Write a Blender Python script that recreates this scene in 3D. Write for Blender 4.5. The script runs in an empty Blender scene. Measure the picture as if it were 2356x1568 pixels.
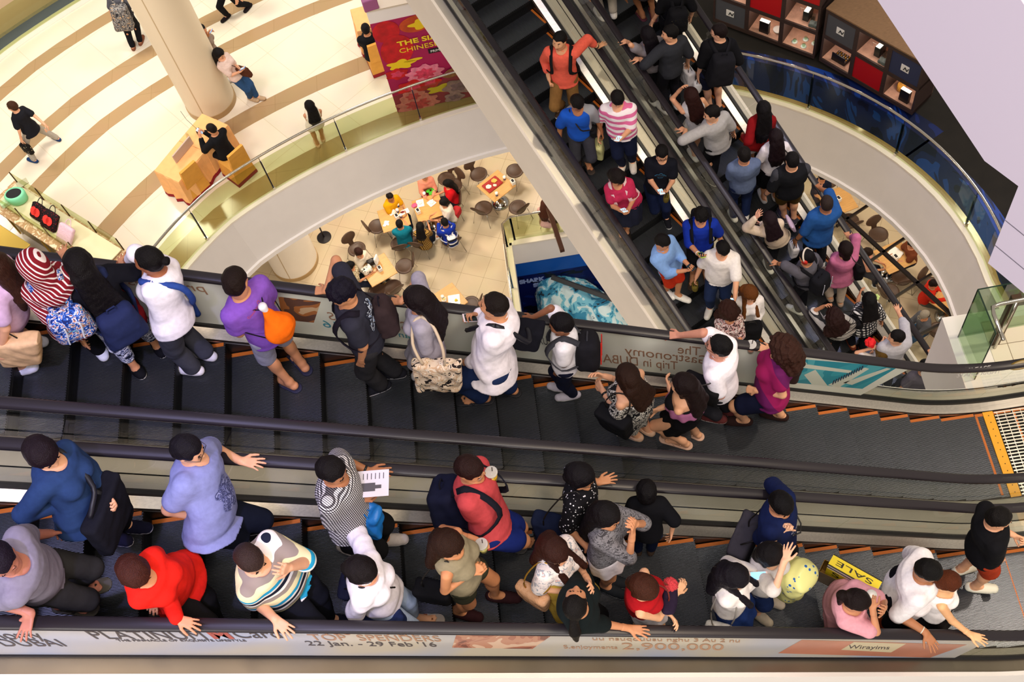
import bpy, math, random
import numpy as np
from mathutils import Matrix, Vector
random.seed(7); np.random.seed(7)
SC = bpy.context.scene
COL = SC.collection
# ------------------------------------------------------------------ camera, light, exposure
FPX = 2742.4; CXP, CYP = 1178.0, 784.0
CR = np.array([[0.98639902,-0.11019606,-0.12195821],[-0.15591697,-0.86215972,-0.48204825],[-0.05202764,0.49450728,-0.86761494]])
_u,_s,_v = np.linalg.svd(CR); CR = _u@_v                # rows: image right, image down, view direction
CZ = 24.9
L0, L1, L2 = 0.0, 6.3, 12.55
cam = bpy.data.cameras.new('camera'); cam.sensor_width = 36.0; cam.lens = FPX*36/2356
cam.clip_start = 0.1; cam.clip_end = 200
camo = bpy.data.objects.new('camera', cam); COL.objects.link(camo); SC.camera = camo
m = Matrix.Identity(4)
for i in range(3):
    m[i][0] = CR[0][i]; m[i][1] = -CR[1][i]; m[i][2] = -CR[2][i]
m[2][3] = CZ
camo.matrix_world = m
SC.view_settings.view_transform = 'Standard'; SC.view_settings.look = 'None'
SC.view_settings.gamma = 1.0; SC.view_settings.use_curve_mapping = False
SC.view_settings.exposure = 0.0
w = bpy.data.worlds.new('world'); SC.world = w; w.use_nodes = True
w.node_tree.nodes['Background'].inputs[0].default_value = (0.86,0.76,0.66,1)
w.node_tree.nodes['Background'].inputs[1].default_value = 0.50
def lamp(name, kind, loc, tgt, power, col, size=1.0, size_y=None, spot=1.2, blend=.5):
    l = bpy.data.lights.new(name, kind); l.energy = power; l.color = col
    if kind == 'AREA':
        l.size = size
        if size_y: l.shape = 'RECTANGLE'; l.size_y = size_y
    elif kind == 'SPOT': l.spot_size = spot; l.spot_blend = blend; l.shadow_soft_size = size
    else: l.shadow_soft_size = size
    o = bpy.data.objects.new(name, l); COL.objects.link(o); o.location = loc
    o.rotation_euler = (Vector(tgt)-Vector(loc)).to_track_quat('-Z','Y').to_euler()
    return o
WARM = (1.0,.80,.58); WHITE = (1.0,.93,.86); VIO = (.52,.50,1.0)
# atrium ceiling lamps high above the camera
lamp('atrium_lamp','AREA',(0,-3.0,32),(0.5,4,12),1600,WHITE,7,6)
lamp('atrium_lamp','AREA',(7,2,31),(1,5,12),1100,WARM,3,3)
lamp('atrium_lamp','AREA',(-8,5,29),(-2,5,12),500,VIO,3,3)
lamp('atrium_spot','SPOT',(-2.5,-2,30),(-4.5,3.5,15),5200,(.50,.48,1.0),.25,spot=.42)
lamp('atrium_spot','SPOT',(9,6,28),(3,7,9),3500,(1,.85,.66),.3,spot=.7)
lamp('atrium_spot','SPOT',(6,13,24),(5,10,7),2200,(.70,.68,1.0),.3,spot=.5)
lamp('fill_light','AREA',(0,-13,21),(1,12,6),1500,WHITE,9,5)  # unseen fill added behind the camera to brighten upright surfaces facing it
lamp('fill_light','AREA',(-12,-6,20),(4,14,5),700,WHITE,6,4)  # second added fill, from the left, no visible source
# lamps of the middle floor
for p,e in (((-9,19,12.2),1000),((-4,20,12.2),900),((-13,13,12.2),900),((-8,13.5,12.2),650),((0,19.5,12.2),500),((-15,20,12.2),700)):
    lamp('downlight','AREA',p,(p[0],p[1],0),e*.22,WHITE,1.4,1.4)
for p,e in (((9.5,15,12.2),140),((10,9,12.2),140)):
    lamp('downlight','AREA',p,(p[0],p[1],0),e,WHITE,1.0,1.0)
# lamps under the middle slab, above the food court
for p,e in (((-5.5,19,5.0),250),((0,21,5.0),250),((5,19,5.0),150),((9,13,5.0),150),((-9,13,5.0),120),((-3,16.8,5.0),220),((7.2,16,5.0),100),((11,9,5),120)):
    lamp('downlight','AREA',p,(p[0],p[1],0),e*.7,(1,.86,.70),.8,.8)
for p in ((-2,13,13.5),(0.5,10,14.5)):
    pass
# ------------------------------------------------------------------ picture to place
def ray(x, y):
    return CR.T @ np.array([(x-CXP)/FPX, (y-CYP)/FPX, 1.0])
def at_z(x, y, z):
    r = ray(x, y); return r*((z-CZ)/r[2]) + np.array([0,0,CZ])
T30 = math.tan(math.pi/6); PH = math.radians(-60.3)
HB = np.array([math.cos(PH), math.sin(PH), 0.0]); LB = np.array([-HB[1], HB[0], 0.0])
def front_map(s, l, z): return np.array([s, l, z])
def back_map(s, l, z): return HB*s + LB*l + np.array([0,0,z])
def unmap(esc, P):
    return (P[0], P[1]) if esc['front'] else (float(P@HB), float(P@LB))
def make_path(z0, zl, s_from, R=2.2, tail=2.0):
    si = (z0-zl)/T30; T = R*math.tan(math.pi/12)
    pts = [(s_from, z0-s_from*T30)]
    n = 14; sa = si-T*math.cos(math.pi/6)
    cxs, czs = si+T, zl+R
    for i in range(n+1):
        a = math.pi/6*(1-i/n)
        pts.append((cxs-R*math.sin(a), czs-R*math.cos(a)))
    pts.append((si+T+tail, zl))
    return pts
ESC = {
 'E1': dict(front=True, c=3.166, z0=14.82, zl=L2, s0=-9.0, ph=None),
 'E2': dict(front=True, c=4.715, z0=14.82, zl=L2, s0=-9.0, ph=None),
 'BL': dict(front=False, c=6.03, z0=5.70, zl=L1, s0=-12.9),
 'BR': dict(front=False, c=7.63, z0=5.70, zl=L1, s0=-12.9),
}
for k, e in ESC.items():
    e['path'] = make_path(e['z0'], e['zl'], e['s0'])
    e['map'] = front_map if e['front'] else back_map
    P = e['path']; e['cum'] = [0.0]
    for a, b in zip(P, P[1:]): e['cum'].append(e['cum'][-1]+math.hypot(b[0]-a[0], b[1]-a[1]))
def path_at(e, d):
    P, C = e['path'], e['cum']
    i = 0
    while i < len(C)-2 and C[i+1] < d: i += 1
    t = (d-C[i])/(C[i+1]-C[i]); a, b = P[i], P[i+1]
    return a[0]+(b[0]-a[0])*t, a[1]+(b[1]-a[1])*t
def path_z(e, s):
    P = e['path']
    if s <= P[0][0]: return P[0][1]-(s-P[0][0])*T30
    for a, b in zip(P, P[1:]):
        if s <= b[0]: return a[1]+(b[1]-a[1])*(s-a[0])/(b[0]-a[0])
    return P[-1][1]
PITCH = .406
# phase: a nosing sits at these s values
for k, s in (('E1',-4.693*.879), ('E2',-3.302*.879), ('BL',-12.271*.879), ('BR',-9.410*.879)):
    e = ESC[k]; e['nos'] = []
    d0 = (s-e['path'][0][0])/math.cos(math.pi/6)
    d = d0-math.floor(d0/PITCH)*PITCH
    while d < e['cum'][-1]-1.2:
        e['nos'].append(path_at(e, d)); d += PITCH
def ground(on, P):
    if on in ESC:
        e = ESC[on]; s, l = unmap(e, P)
        for (a, z) in e['nos']:
            if s <= a+.004: return z
        return e['zl']
    return {'L0':L0,'L1':L1,'L2':L2}[on]
def on_floor(px, on, dz=0.0):
    """where the sight line of a picture point meets the floor (or steps) plus dz"""
    if on in ESC:
        e = ESC[on]; r = ray(*px); C = np.array([0,0,CZ])
        sr = r[0] if e['front'] else r@HB
        k = (e['z0']+dz-CZ)/(r[2]+T30*sr); P = C+r*k
        for _ in range(8):
            g = max(ground(on, P)+dz, e['zl']+dz); Q = C+r*((g-CZ)/r[2]); P = P*.5+Q*.5
        return P
    return at_z(px[0], px[1], {'L0':L0,'L1':L1,'L2':L2}[on]+dz)
def on_rail(px, on):
    e = ESC[on]; r = ray(*px); sr = r[0] if e['front'] else r@HB
    k = (e['z0']+.90-CZ)/(r[2]+T30*sr); P = np.array([0,0,CZ])+r*k
    for _ in range(6):
        s,_l = unmap(e,P); g = path_z(e,s)+.90; Q = np.array([0,0,CZ])+r*((g-CZ)/r[2]); P=(P+Q)/2
    return P
# ------------------------------------------------------------------ materials
_mats = {}
def srgb(c):
    if isinstance(c, str):
        c = c.lstrip('#'); c = ''.join(x*2 for x in c) if len(c)==3 else c; c = [int(c[i:i+2],16)/255 for i in (0,2,4)]
    return tuple((x/12.92 if x <= .04045 else ((x+.055)/1.055)**2.4) for x in c)
def mat(name, col, rough=.6, metal=0.0, spec=.4, bump=0, bscale=60, var=0, vscale=8, emit=None, estr=1, alpha=1, trans=0, stretch=None, coat=0):
    key = (name, str(col), rough, metal, bump, bscale, var, emit, estr, trans, str(stretch))
    if key in _mats: return _mats[key]
    M = bpy.data.materials.new(name); M.use_nodes = True; nt = M.node_tree; b = nt.nodes['Principled BSDF']
    c = srgb(col); b.inputs['Base Color'].default_value = (*c,1); b.inputs['Roughness'].default_value = rough
    b.inputs['Metallic'].default_value = metal; b.inputs['Specular IOR Level'].default_value = spec
    if trans: b.inputs['Transmission Weight'].default_value = trans
    if coat: b.inputs['Coat Weight'].default_value = coat
    if alpha < 1: b.inputs['Alpha'].default_value = alpha
    if emit: b.inputs['Emission Color'].default_value = (*srgb(emit),1); b.inputs['Emission Strength'].default_value = estr
    if bump or var:
        tc = nt.nodes.new('ShaderNodeTexCoord'); mp = nt.nodes.new('ShaderNodeMapping'); nt.links.new(tc.outputs['Object'], mp.inputs[0])
        if stretch: mp.inputs['Scale'].default_value = stretch
    if var:
        n = nt.nodes.new('ShaderNodeTexNoise'); n.inputs['Scale'].default_value = vscale; n.inputs['Detail'].default_value = 4
        nt.links.new(mp.outputs[0], n.inputs['Vector'])
        r = nt.nodes.new('ShaderNodeValToRGB'); e = r.color_ramp.elements
        e[0].position=.3; e[1].position=.7
        e[0].color = (*[x*(1-var) for x in c],1); e[1].color = (*[min(1,x*(1+var)) for x in c],1)
        nt.links.new(n.outputs['Fac'], r.inputs[0]); nt.links.new(r.outputs[0], b.inputs['Base Color'])
    if bump:
        n2 = nt.nodes.new('ShaderNodeTexNoise'); n2.inputs['Scale'].default_value = bscale; n2.inputs['Detail'].default_value = 3
        nt.links.new(mp.outputs[0], n2.inputs['Vector'])
        bp = nt.nodes.new('ShaderNodeBump'); bp.inputs['Strength'].default_value = min(1,bump); bp.inputs['Distance'].default_value = .02
        nt.links.new(n2.outputs['Fac'], bp.inputs['Height']); nt.links.new(bp.outputs[0], b.inputs['Normal'])
    _mats[key] = M; return M
def ramp_mat(name, kind, cols, scale=10, rough=.85, direction=(0,0,1), warp=.3, widths=None):
    """cloth with a woven or printed pattern: stripes, check, dots, blotch"""
    key = ('R',name,kind,str(cols),scale,str(direction))
    if key in _mats: return _mats[key]
    M = bpy.data.materials.new(name); M.use_nodes = True; nt = M.node_tree; N = nt.nodes.new; LK = nt.links.new
    b = nt.nodes['Principled BSDF']; b.inputs['Roughness'].default_value = rough; b.inputs['Specular IOR Level'].default_value=.2
    tc = N('ShaderNodeTexCoord'); cols = [srgb(c) for c in cols]
    def ramp(src, cs, pos=None):
        r = N('ShaderNodeValToRGB'); r.color_ramp.interpolation = 'CONSTANT'; e = r.color_ramp.elements
        n = len(cs); pos = pos or [i/n for i in range(n)]
        while len(e) < n: e.new(1)
        for i in range(n): e[i].position = pos[i]; e[i].color = (*cs[i],1)
        LK(src, r.inputs[0]); return r.outputs[0]
    if kind == 'stripes':
        d = N('ShaderNodeVectorMath'); d.operation='DOT_PRODUCT'; LK(tc.outputs['Object'], d.inputs[0]); d.inputs[1].default_value = direction
        nz = N('ShaderNodeTexNoise'); nz.inputs['Scale'].default_value = 5; LK(tc.outputs['Object'], nz.inputs['Vector'])
        a = N('ShaderNodeMath'); a.operation='MULTIPLY_ADD'; LK(nz.outputs['Fac'], a.inputs[0]); a.inputs[1].default_value = warp*.2; LK(d.outputs['Value'], a.inputs[2])
        m1 = N('ShaderNodeMath'); m1.operation='MULTIPLY'; LK(a.outputs[0], m1.inputs[0]); m1.inputs[1].default_value = scale
        fr = N('ShaderNodeMath'); fr.operation='FRACT'; LK(m1.outputs[0], fr.inputs[0])
        LK(ramp(fr.outputs[0], cols, widths), b.inputs['Base Color'])
    elif kind == 'check':
        sx = N('ShaderNodeSeparateXYZ'); LK(tc.outputs['Object'], sx.inputs[0])
        su = N('ShaderNodeMath'); su.operation='ADD'; LK(sx.outputs[0], su.inputs[0]); LK(sx.outputs[1], su.inputs[1])
        fs = []
        for o in (su.outputs[0], sx.outputs[2]):
            m1 = N('ShaderNodeMath'); m1.operation='MULTIPLY'; LK(o, m1.inputs[0]); m1.inputs[1].default_value = scale
            fr = N('ShaderNodeMath'); fr.operation='FRACT'; LK(m1.outputs[0], fr.inputs[0])
            g = N('ShaderNodeMath'); g.operation='GREATER_THAN'; LK(fr.outputs[0], g.inputs[0]); g.inputs[1].default_value = .5; fs.append(g.outputs[0])
        ad = N('ShaderNodeMath'); ad.operation='ADD'; LK(fs[0], ad.inputs[0]); LK(fs[1], ad.inputs[1])
        m2 = N('ShaderNodeMath'); m2.operation='MULTIPLY'; LK(ad.outputs[0], m2.inputs[0]); m2.inputs[1].default_value = .4
        LK(ramp(m2.outputs[0], cols, [0,.3,.7][:len(cols)]), b.inputs['Base Color'])
    elif kind == 'dots':
        v = N('ShaderNodeTexVoronoi'); v.inputs['Scale'].default_value = scale; LK(tc.outputs['Object'], v.inputs['Vector'])
        LK(ramp(v.outputs['Distance'], cols, [0,.22]), b.inputs['Base Color'])
    elif kind == 'blotch':
        n = N('ShaderNodeTexNoise'); n.inputs['Scale'].default_value = scale; n.inputs['Detail'].default_value = 2; n.inputs['Distortion'].default_value = 1.2
        mp = N('ShaderNodeMapping'); mp.inputs['Scale'].default_value = direction if direction != (0,0,1) else (1,1,1)
        LK(tc.outputs['Object'], mp.inputs[0]); LK(mp.outputs[0], n.inputs['Vector'])
        k = len(cols); LK(ramp(n.outputs['Fac'], cols, widths or [0]+[.42+.16*i/(max(1,k-2)) for i in range(k-1)]), b.inputs['Base Color'])
    _mats[key] = M; return M
def cloth(c, bump=.35):
    if isinstance(c, tuple) and c and c[0] == 'P':
        return ramp_mat('patterned_cloth', *c[1:3], **(c[3] if len(c) > 3 else {}))
    return mat('cloth', c, rough=.88, spec=.15, bump=bump, bscale=9, var=.08, vscale=30)
def skin_m(c): return mat('skin', c, rough=.5, spec=.35, var=.05, vscale=14)
def hair_m(c): return mat('hair', '#%02x%02x%02x'%tuple(int(int(c[i:i+2],16)*.8) for i in (1,3,5)), rough=.5, spec=.14, bump=.5, bscale=30, var=.35, vscale=30, stretch=(6,6,.5))
# ------------------------------------------------------------------ mesh helpers
def link_mesh(name, V, F, mats, parent=None, origin=None, mi=None, smooth=False, quads=None):
    me = bpy.data.meshes.new(name)
    V = np.asarray(V, dtype=np.float32)
    if origin is not None: V = V - np.asarray(origin, dtype=np.float32)
    if quads is not None:
        n = len(quads); me.vertices.add(len(V)); me.vertices.foreach_set('co', V.ravel())
        me.loops.add(4*n); me.loops.foreach_set('vertex_index', quads.astype(np.int32).ravel())
        me.polygons.add(n); me.polygons.foreach_set('loop_start', np.arange(0,4*n,4,dtype=np.int32))
        me.update(calc_edges=True)
    else:
        me.from_pydata([tuple(map(float,v)) for v in V], [], F)
    if not isinstance(mats, (list,tuple)): mats = [mats]
    for mm in mats: me.materials.append(mm)
    if mi is not None: me.polygons.foreach_set('material_index', np.asarray(mi, dtype=np.int32))
    if smooth: me.polygons.foreach_set('use_smooth', np.ones(len(me.polygons), dtype=bool))
    me.update()
    o = bpy.data.objects.new(name, me); COL.objects.link(o)
    if parent is not None: o.parent = parent
    if origin is not None and parent is None: o.location = origin
    return o
def tag(o, label=None, cat=None, group=None, kind=None):
    if label: o['label'] = label
    if cat: o['category'] = cat
    if group: o['group'] = group
    if kind: o['kind'] = kind
    return o
def empty(name, loc, label=None, cat=None, group=None, rz=0):
    o = bpy.data.objects.new(name, None); COL.objects.link(o); o.location = loc; o.rotation_euler = (0,0,rz)
    o.empty_display_size = .1
    return tag(o, label, cat, group)
class MB:
    """collects boxes, prisms and tubes, then links them as one mesh"""
    def __init__(s): s.V=[]; s.F=[]; s.mi=[]
    def poly(s, V, F, m=0):
        o=len(s.V); s.V += [tuple(map(float,v)) for v in V]; s.F += [tuple(i+o for i in f) for f in F]; s.mi += [m]*len(F); return s
    def box(s, c, d, m=0, R=None):
        c=np.array(c,float); d=np.array(d,float)/2
        V=[]
        for x in (-1,1):
            for y in (-1,1):
                for z in (-1,1):
                    v=np.array([x,y,z])*d
                    if R is not None: v=R@v
                    V.append(c+v)
        return s.poly(V,[(0,1,3,2),(4,6,7,5),(0,4,5,1),(2,3,7,6),(0,2,6,4),(1,5,7,3)],m)
    def prism(s, pts, z0, z1, m=0):
        n=len(pts); V=[(p[0],p[1],z0) for p in pts]+[(p[0],p[1],z1) for p in pts]
        F=[tuple(range(n-1,-1,-1)), tuple(range(n,2*n))]+[(i,(i+1)%n,n+(i+1)%n,n+i) for i in range(n)]
        return s.poly(V,F,m)
    def tube(s, P, r, n=10, m=0, caps=True):
        P=[np.array(p,float) for p in P]; rs = r if isinstance(r,(list,tuple)) else [r]*len(P)
        V=[];up=np.array([0,0,1.0])
        for i,p in enumerate(P):
            t=P[min(i+1,len(P)-1)]-P[max(i-1,0)]; t/=np.linalg.norm(t)+1e-9
            if abs(t@up)>.95: up=np.array([1.0,0,0])
            a=np.cross(t,up); a/=np.linalg.norm(a); b=np.cross(t,a); up=-b if False else up
            for k in range(n):
                q=2*math.pi*k/n; V.append(p+rs[i]*(math.cos(q)*a+math.sin(q)*b))
        F=[]
        for i in range(len(P)-1):
            for k in range(n): F.append((i*n+k,i*n+(k+1)%n,(i+1)*n+(k+1)%n,(i+1)*n+k))
        if caps: F+=[tuple(range(n-1,-1,-1)),tuple(range((len(P)-1)*n,len(P)*n))]
        return s.poly(V,F,m)
    def lathe(s, c, prof, n=20, m=0, sc=(1,1)):
        V=[];c=np.array(c,float)
        for (r,z) in prof:
            for k in range(n):
                q=2*math.pi*k/n; V.append(c+np.array([r*sc[0]*math.cos(q),r*sc[1]*math.sin(q),z]))
        F=[]
        for i in range(len(prof)-1):
            for k in range(n): F.append((i*n+k,i*n+(k+1)%n,(i+1)*n+(k+1)%n,(i+1)*n+k))
        F+=[tuple(range(n-1,-1,-1)),tuple(range((len(prof)-1)*n,len(prof)*n))]
        return s.poly(V,F,m)
    def obj(s, name, mats, parent=None, origin=None, smooth=False, bevel=0):
        o=link_mesh(name,s.V,s.F,mats,parent,origin,s.mi,smooth)
        if bevel:
            b=o.modifiers.new('b','BEVEL'); b.width=bevel; b.segments=2; b.limit_method='ANGLE'
        return o
def text_mesh(name, txt, M, size, O, U, V_, parent=None, depth=.002, origin=None, mirror=False, align='LEFT', fn=None, shear=0, weight=0):
    """lettering: O is the start of the baseline, U its direction, V_ the letters' up"""
    c = bpy.data.curves.new(name,'FONT'); c.body = txt; c.size = size; c.extrude = depth; c.align_x = align; c.shear = shear; c.offset = weight
    o = bpy.data.objects.new(name, c); COL.objects.link(o)
    dg = bpy.context.evaluated_depsgraph_get(); dg.update()
    me = bpy.data.meshes.new_from_object(o.evaluated_get(dg)); bpy.data.objects.remove(o); bpy.data.curves.remove(c)
    U=np.array(U,float);V_=np.array(V_,float); W=np.cross(U,V_); W/=np.linalg.norm(W)
    O=np.array(O,float); sg = -1 if mirror else 1
    org = np.zeros(3) if origin is None else np.asarray(origin,float)
    for v in me.vertices:
        p = O+U*v.co.x*sg+V_*v.co.y+W*v.co.z
        if fn is not None: p = fn(p)
        v.co = p-org
    me.materials.clear(); me.materials.append(M)
    ob = bpy.data.objects.new(name, me); COL.objects.link(ob)
    if parent is not None: ob.parent = parent
    elif origin is not None: ob.location = origin
    return ob
# ------------------------------------------------------------------ signed distance modelling
def _n(v): v=np.asarray(v,float); return v/(np.linalg.norm(v)+1e-9)
class Field:
    def __init__(s, lo, hi, h):
        s.h=h; s.lo=np.asarray(lo,float)-3*h; s.n=np.ceil((np.asarray(hi,float)+3*h-s.lo)/h).astype(int)+1
        s.D=np.full(s.n,.25,np.float32); s.M=np.zeros(s.n,np.uint8)
    def sub(s, lo, hi, m):
        a=np.clip(np.floor((np.minimum(lo,hi)-m-s.lo)/s.h).astype(int),0,s.n-1); b=np.clip(np.ceil((np.maximum(lo,hi)+m-s.lo)/s.h).astype(int)+1,1,s.n)
        if (b<=a).any(): return None,None
        ax=[s.lo[i]+s.h*np.arange(a[i],b[i]) for i in range(3)]
        X,Y,Z=np.meshgrid(*ax,indexing='ij',sparse=True)
        return (slice(a[0],b[0]),slice(a[1],b[1]),slice(a[2],b[2])),(X,Y,Z)
    def put(s, sl, d, k, mt, op='u'):
        D=s.D[sl]; d=d.astype(np.float32)
        if op=='u':
            M=s.M[sl]; M[d<D]=mt
            if k>0:
                hh=np.maximum(k-np.abs(D-d),0)/k; s.D[sl]=np.minimum(D,d)-hh*hh*k*.25
            else: s.D[sl]=np.minimum(D,d)
        elif op=='s':
            if k>0:
                hh=np.maximum(k-np.abs(D+d),0)/k; s.D[sl]=np.maximum(D,-d)+hh*hh*k*.25
            else: s.D[sl]=np.maximum(D,-d)
        else: s.D[sl]=np.maximum(D,d)
    def cone(s, a, b, ra, rb, k=.02, mt=0, op='u', flat=None):
        a=np.asarray(a,float); b=np.asarray(b,float); r=max(ra,rb)
        sl,P=s.sub(np.minimum(a,b)-r,np.maximum(a,b)+r,k+3*s.h)
        if sl is None: return s
        ba=b-a; q=[P[i]-a[i] for i in range(3)]; L=ba@ba+1e-9
        t=np.clip((q[0]*ba[0]+q[1]*ba[1]+q[2]*ba[2])/L,0,1)
        e=[q[i]-t*ba[i] for i in range(3)]
        if flat is not None:      # squash along one direction: (dir, factor>1)
            dv,fa=flat; dd=e[0]*dv[0]+e[1]*dv[1]+e[2]*dv[2]
            d2=e[0]**2+e[1]**2+e[2]**2+dd*dd*(fa*fa-1)
        else: d2=e[0]**2+e[1]**2+e[2]**2
        s.put(sl,np.sqrt(d2)-(ra+(rb-ra)*t),k,mt,op); return s
    def ell(s, c, R, r, k=.02, mt=0, op='u'):
        """R rows are the axes"""
        c=np.asarray(c,float); r=np.asarray(r,float); ext=np.sqrt(((R.T*r)**2).sum(1))
        sl,P=s.sub(c-ext,c+ext,k+3*s.h)
        if sl is None: return s
        q=[P[i]-c[i] for i in range(3)]; k0=0;k1=0
        for j in range(3):
            u=q[0]*R[j][0]+q[1]*R[j][1]+q[2]*R[j][2]; k0=k0+(u/r[j])**2; k1=k1+(u/r[j]**2)**2
        k0=np.sqrt(k0); s.put(sl,k0*(k0-1)/(np.sqrt(k1)+1e-6),k,mt,op); return s
    def loft(s, O, R, L, prof, k=.02, mt=0, op='u', off=0, cut=None, flute=None):
        """R rows: side, front, up. prof rows: t, half width, half depth[, front shift]; t measured along up in units of L"""
        O=np.asarray(O,float); pr=np.array([list(p)+[0]*(4-len(p)) for p in prof],float)
        A=pr[:,1].max()+off+.05; B=pr[:,2].max()+off+.05+abs(pr[:,3]).max()
        cs=[O+R[2]*t*L+R[0]*x*A+R[1]*y*B for t in (pr[0,0],pr[-1,0]) for x in (-1,1) for y in (-1,1)]
        sl,P=s.sub(np.min(cs,0),np.max(cs,0),k+3*s.h)
        if sl is None: return s
        q=[P[i]-O[i] for i in range(3)]
        u,v,w_=[q[0]*R[j][0]+q[1]*R[j][1]+q[2]*R[j][2] for j in range(3)]
        t=w_/L; a=np.interp(t,pr[:,0],pr[:,1])+off; b=np.interp(t,pr[:,0],pr[:,2])+off; sh=np.interp(t,pr[:,0],pr[:,3]); v=v-sh
        e=np.sqrt((u/a)**2+(v/b)**2)+1e-6
        if flute:
            ang=np.arctan2(v,u); e=e-flute[1]*np.sin(ang*flute[0]+w_*6)*np.clip((flute[2]-t)*2,0,1)
        d=(e-1)*np.minimum(a,b)*(.5+.5/np.maximum(e,1))
        c_=np.maximum((pr[0,0]-t)*L,(t-pr[-1,0])*L); hh_=np.maximum(.024-np.abs(d-c_),0)/.024; d=np.maximum(d,c_)+hh_*hh_*.006
        if cut is not None: d=cut(d,u,v,w_,P)
        s.put(sl,d,k,mt,op); return s
    def rbox(s, c, R, hs, rr=.02, k=.01, mt=0, op='u', taper=0, bulge=0):
        c=np.asarray(c,float); hs=np.asarray(hs,float); ext=np.abs(R.T)@hs+rr
        sl,P=s.sub(c-ext,c+ext,k+3*s.h)
        if sl is None: return s
        q=[P[i]-c[i] for i in range(3)]; U=[q[0]*R[j][0]+q[1]*R[j][1]+q[2]*R[j][2] for j in range(3)]
        f=1-taper*(U[2]/hs[2]) if taper else 1
        bb=bulge*(1-(U[0]/hs[0])**2)*(1-(U[2]/hs[2])**2) if bulge else 0
        x=np.abs(U[0])-(hs[0]*f-rr); y=np.abs(U[1])-(hs[1]*f-rr)-bb; z=np.abs(U[2])-(hs[2]-rr)
        d=np.sqrt(np.maximum(x,0)**2+np.maximum(y,0)**2+np.maximum(z,0)**2)+np.minimum(np.maximum(x,np.maximum(y,z)),0)-rr
        s.put(sl,d,k,mt,op); return s
    def plane(s, p, n_, k=0):          # keep the side n points away from
        X,Y,Z=[s.lo[i]+s.h*np.arange(s.n[i]) for i in range(3)]
        d=((X-p[0])*n_[0])[:,None,None]+((Y-p[1])*n_[1])[None,:,None]+((Z-p[2])*n_[2])[None,None,:]
        s.D=np.maximum(s.D,d.astype(np.float32)); return s
    def wrinkle(s, amp, f=30, seed=0, ax=None):
        X,Y,Z=[s.lo[i]+s.h*np.arange(s.n[i]) for i in range(3)]
        X=X[:,None,None];Y=Y[None,:,None];Z=Z[None,None,:]; a=seed*1.7
        g=np.sin(f*(X+.6*Z)+a)*np.sin(f*.8*(Y-.5*Z)+a*2)+.6*np.sin(f*1.7*(Z+.3*X-.4*Y)+a*3)*np.sin(f*1.1*(X-Y)+a)
        s.D=s.D+(amp*g).astype(np.float32)*(np.abs(s.D)<.06); return s
    def mesh(s):
        D=s.D; S=D<0; n=np.array(D.shape)
        C=sum(S[i:n[0]-1+i,j:n[1]-1+j,k:n[2]-1+k].astype(np.uint8) for i in (0,1) for j in (0,1) for k in (0,1))
        act=(C>0)&(C<8); I=np.argwhere(act)
        if len(I)==0: return np.zeros((0,3)),np.zeros((0,4),int),np.zeros(0,int)
        idx=np.full(act.shape,-1,np.int64); idx[act]=np.arange(len(I))
        cor=[(i,j,k) for i in (0,1) for j in (0,1) for k in (0,1)]
        cd=np.stack([D[I[:,0]+c[0],I[:,1]+c[1],I[:,2]+c[2]] for c in cor],1)
        pos=np.zeros((len(I),3)); cnt=np.zeros(len(I))
        for a in range(8):
            for b in range(a+1,8):
                df=np.array(cor[b])-np.array(cor[a])
                if np.abs(df).sum()!=1: continue
                m=(cd[:,a]<0)!=(cd[:,b]<0); t=np.where(m,cd[:,a]/np.where(m,cd[:,a]-cd[:,b],1),0)
                pos+=m[:,None]*(np.array(cor[a])[None]+t[:,None]*df[None]); cnt+=m
        V=s.lo+s.h*(I+pos/cnt[:,None])
        mid=s.M[tuple(np.clip(np.round(I+pos/cnt[:,None]).astype(int),0,n-1).T)]
        F=[];o=[(1,2),(2,0),(0,1)]
        for ax in range(3):
            e=[0,0,0]; e[ax]=1
            A=S[:n[0]-e[0],:n[1]-e[1],:n[2]-e[2]]; B=S[e[0]:,e[1]:,e[2]:]
            u,v=o[ax]; ch=A!=B
            g=np.argwhere(ch); g=g[(g[:,u]>0)&(g[:,v]>0)&(g[:,u]<n[u]-1)&(g[:,v]<n[v]-1)]
            du=np.zeros(3,int);du[u]=1;dv=np.zeros(3,int);dv[v]=1
            q=np.stack([idx[tuple((g-du-dv).T)],idx[tuple((g-dv).T)],idx[tuple(g.T)],idx[tuple((g-du).T)]],1)
            fl=~A[tuple(g.T)]; q[fl]=q[fl][:,::-1]; F.append(q)
        F=np.vstack(F); F=F[(F>=0).all(1)]
        return V,F,mid[F[:,0]]
def sdf_obj(name, fields, mats, parent=None, origin=None):
    Vs=[];Fs=[];Ms=[];o=0
    for f in (fields if isinstance(fields,list) else [fields]):
        V,F,M=f.mesh(); Vs.append(V);Fs.append(F+o);Ms.append(M);o+=len(V)
    V=np.vstack(Vs);F=np.vstack(Fs).astype(np.int64)
    if len(F)==0: return None
    return link_mesh(name,V,None,mats,parent,origin,np.concatenate(Ms),True,quads=F)
def ik(a, b, l1, l2, pole):
    d=b-a; L=np.linalg.norm(d); mx=(l1+l2)*.985
    if L>mx: b=a+d*(mx/L); L=mx
    d=_n(b-a); L=max(L,abs(l1-l2)*1.05+.01)
    c=(l1*l1+L*L-l2*l2)/(2*L); h=math.sqrt(max(l1*l1-c*c,0)); p=pole-d*(pole@d); p=_n(p)
    return a+d*c+p*h, b
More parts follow.
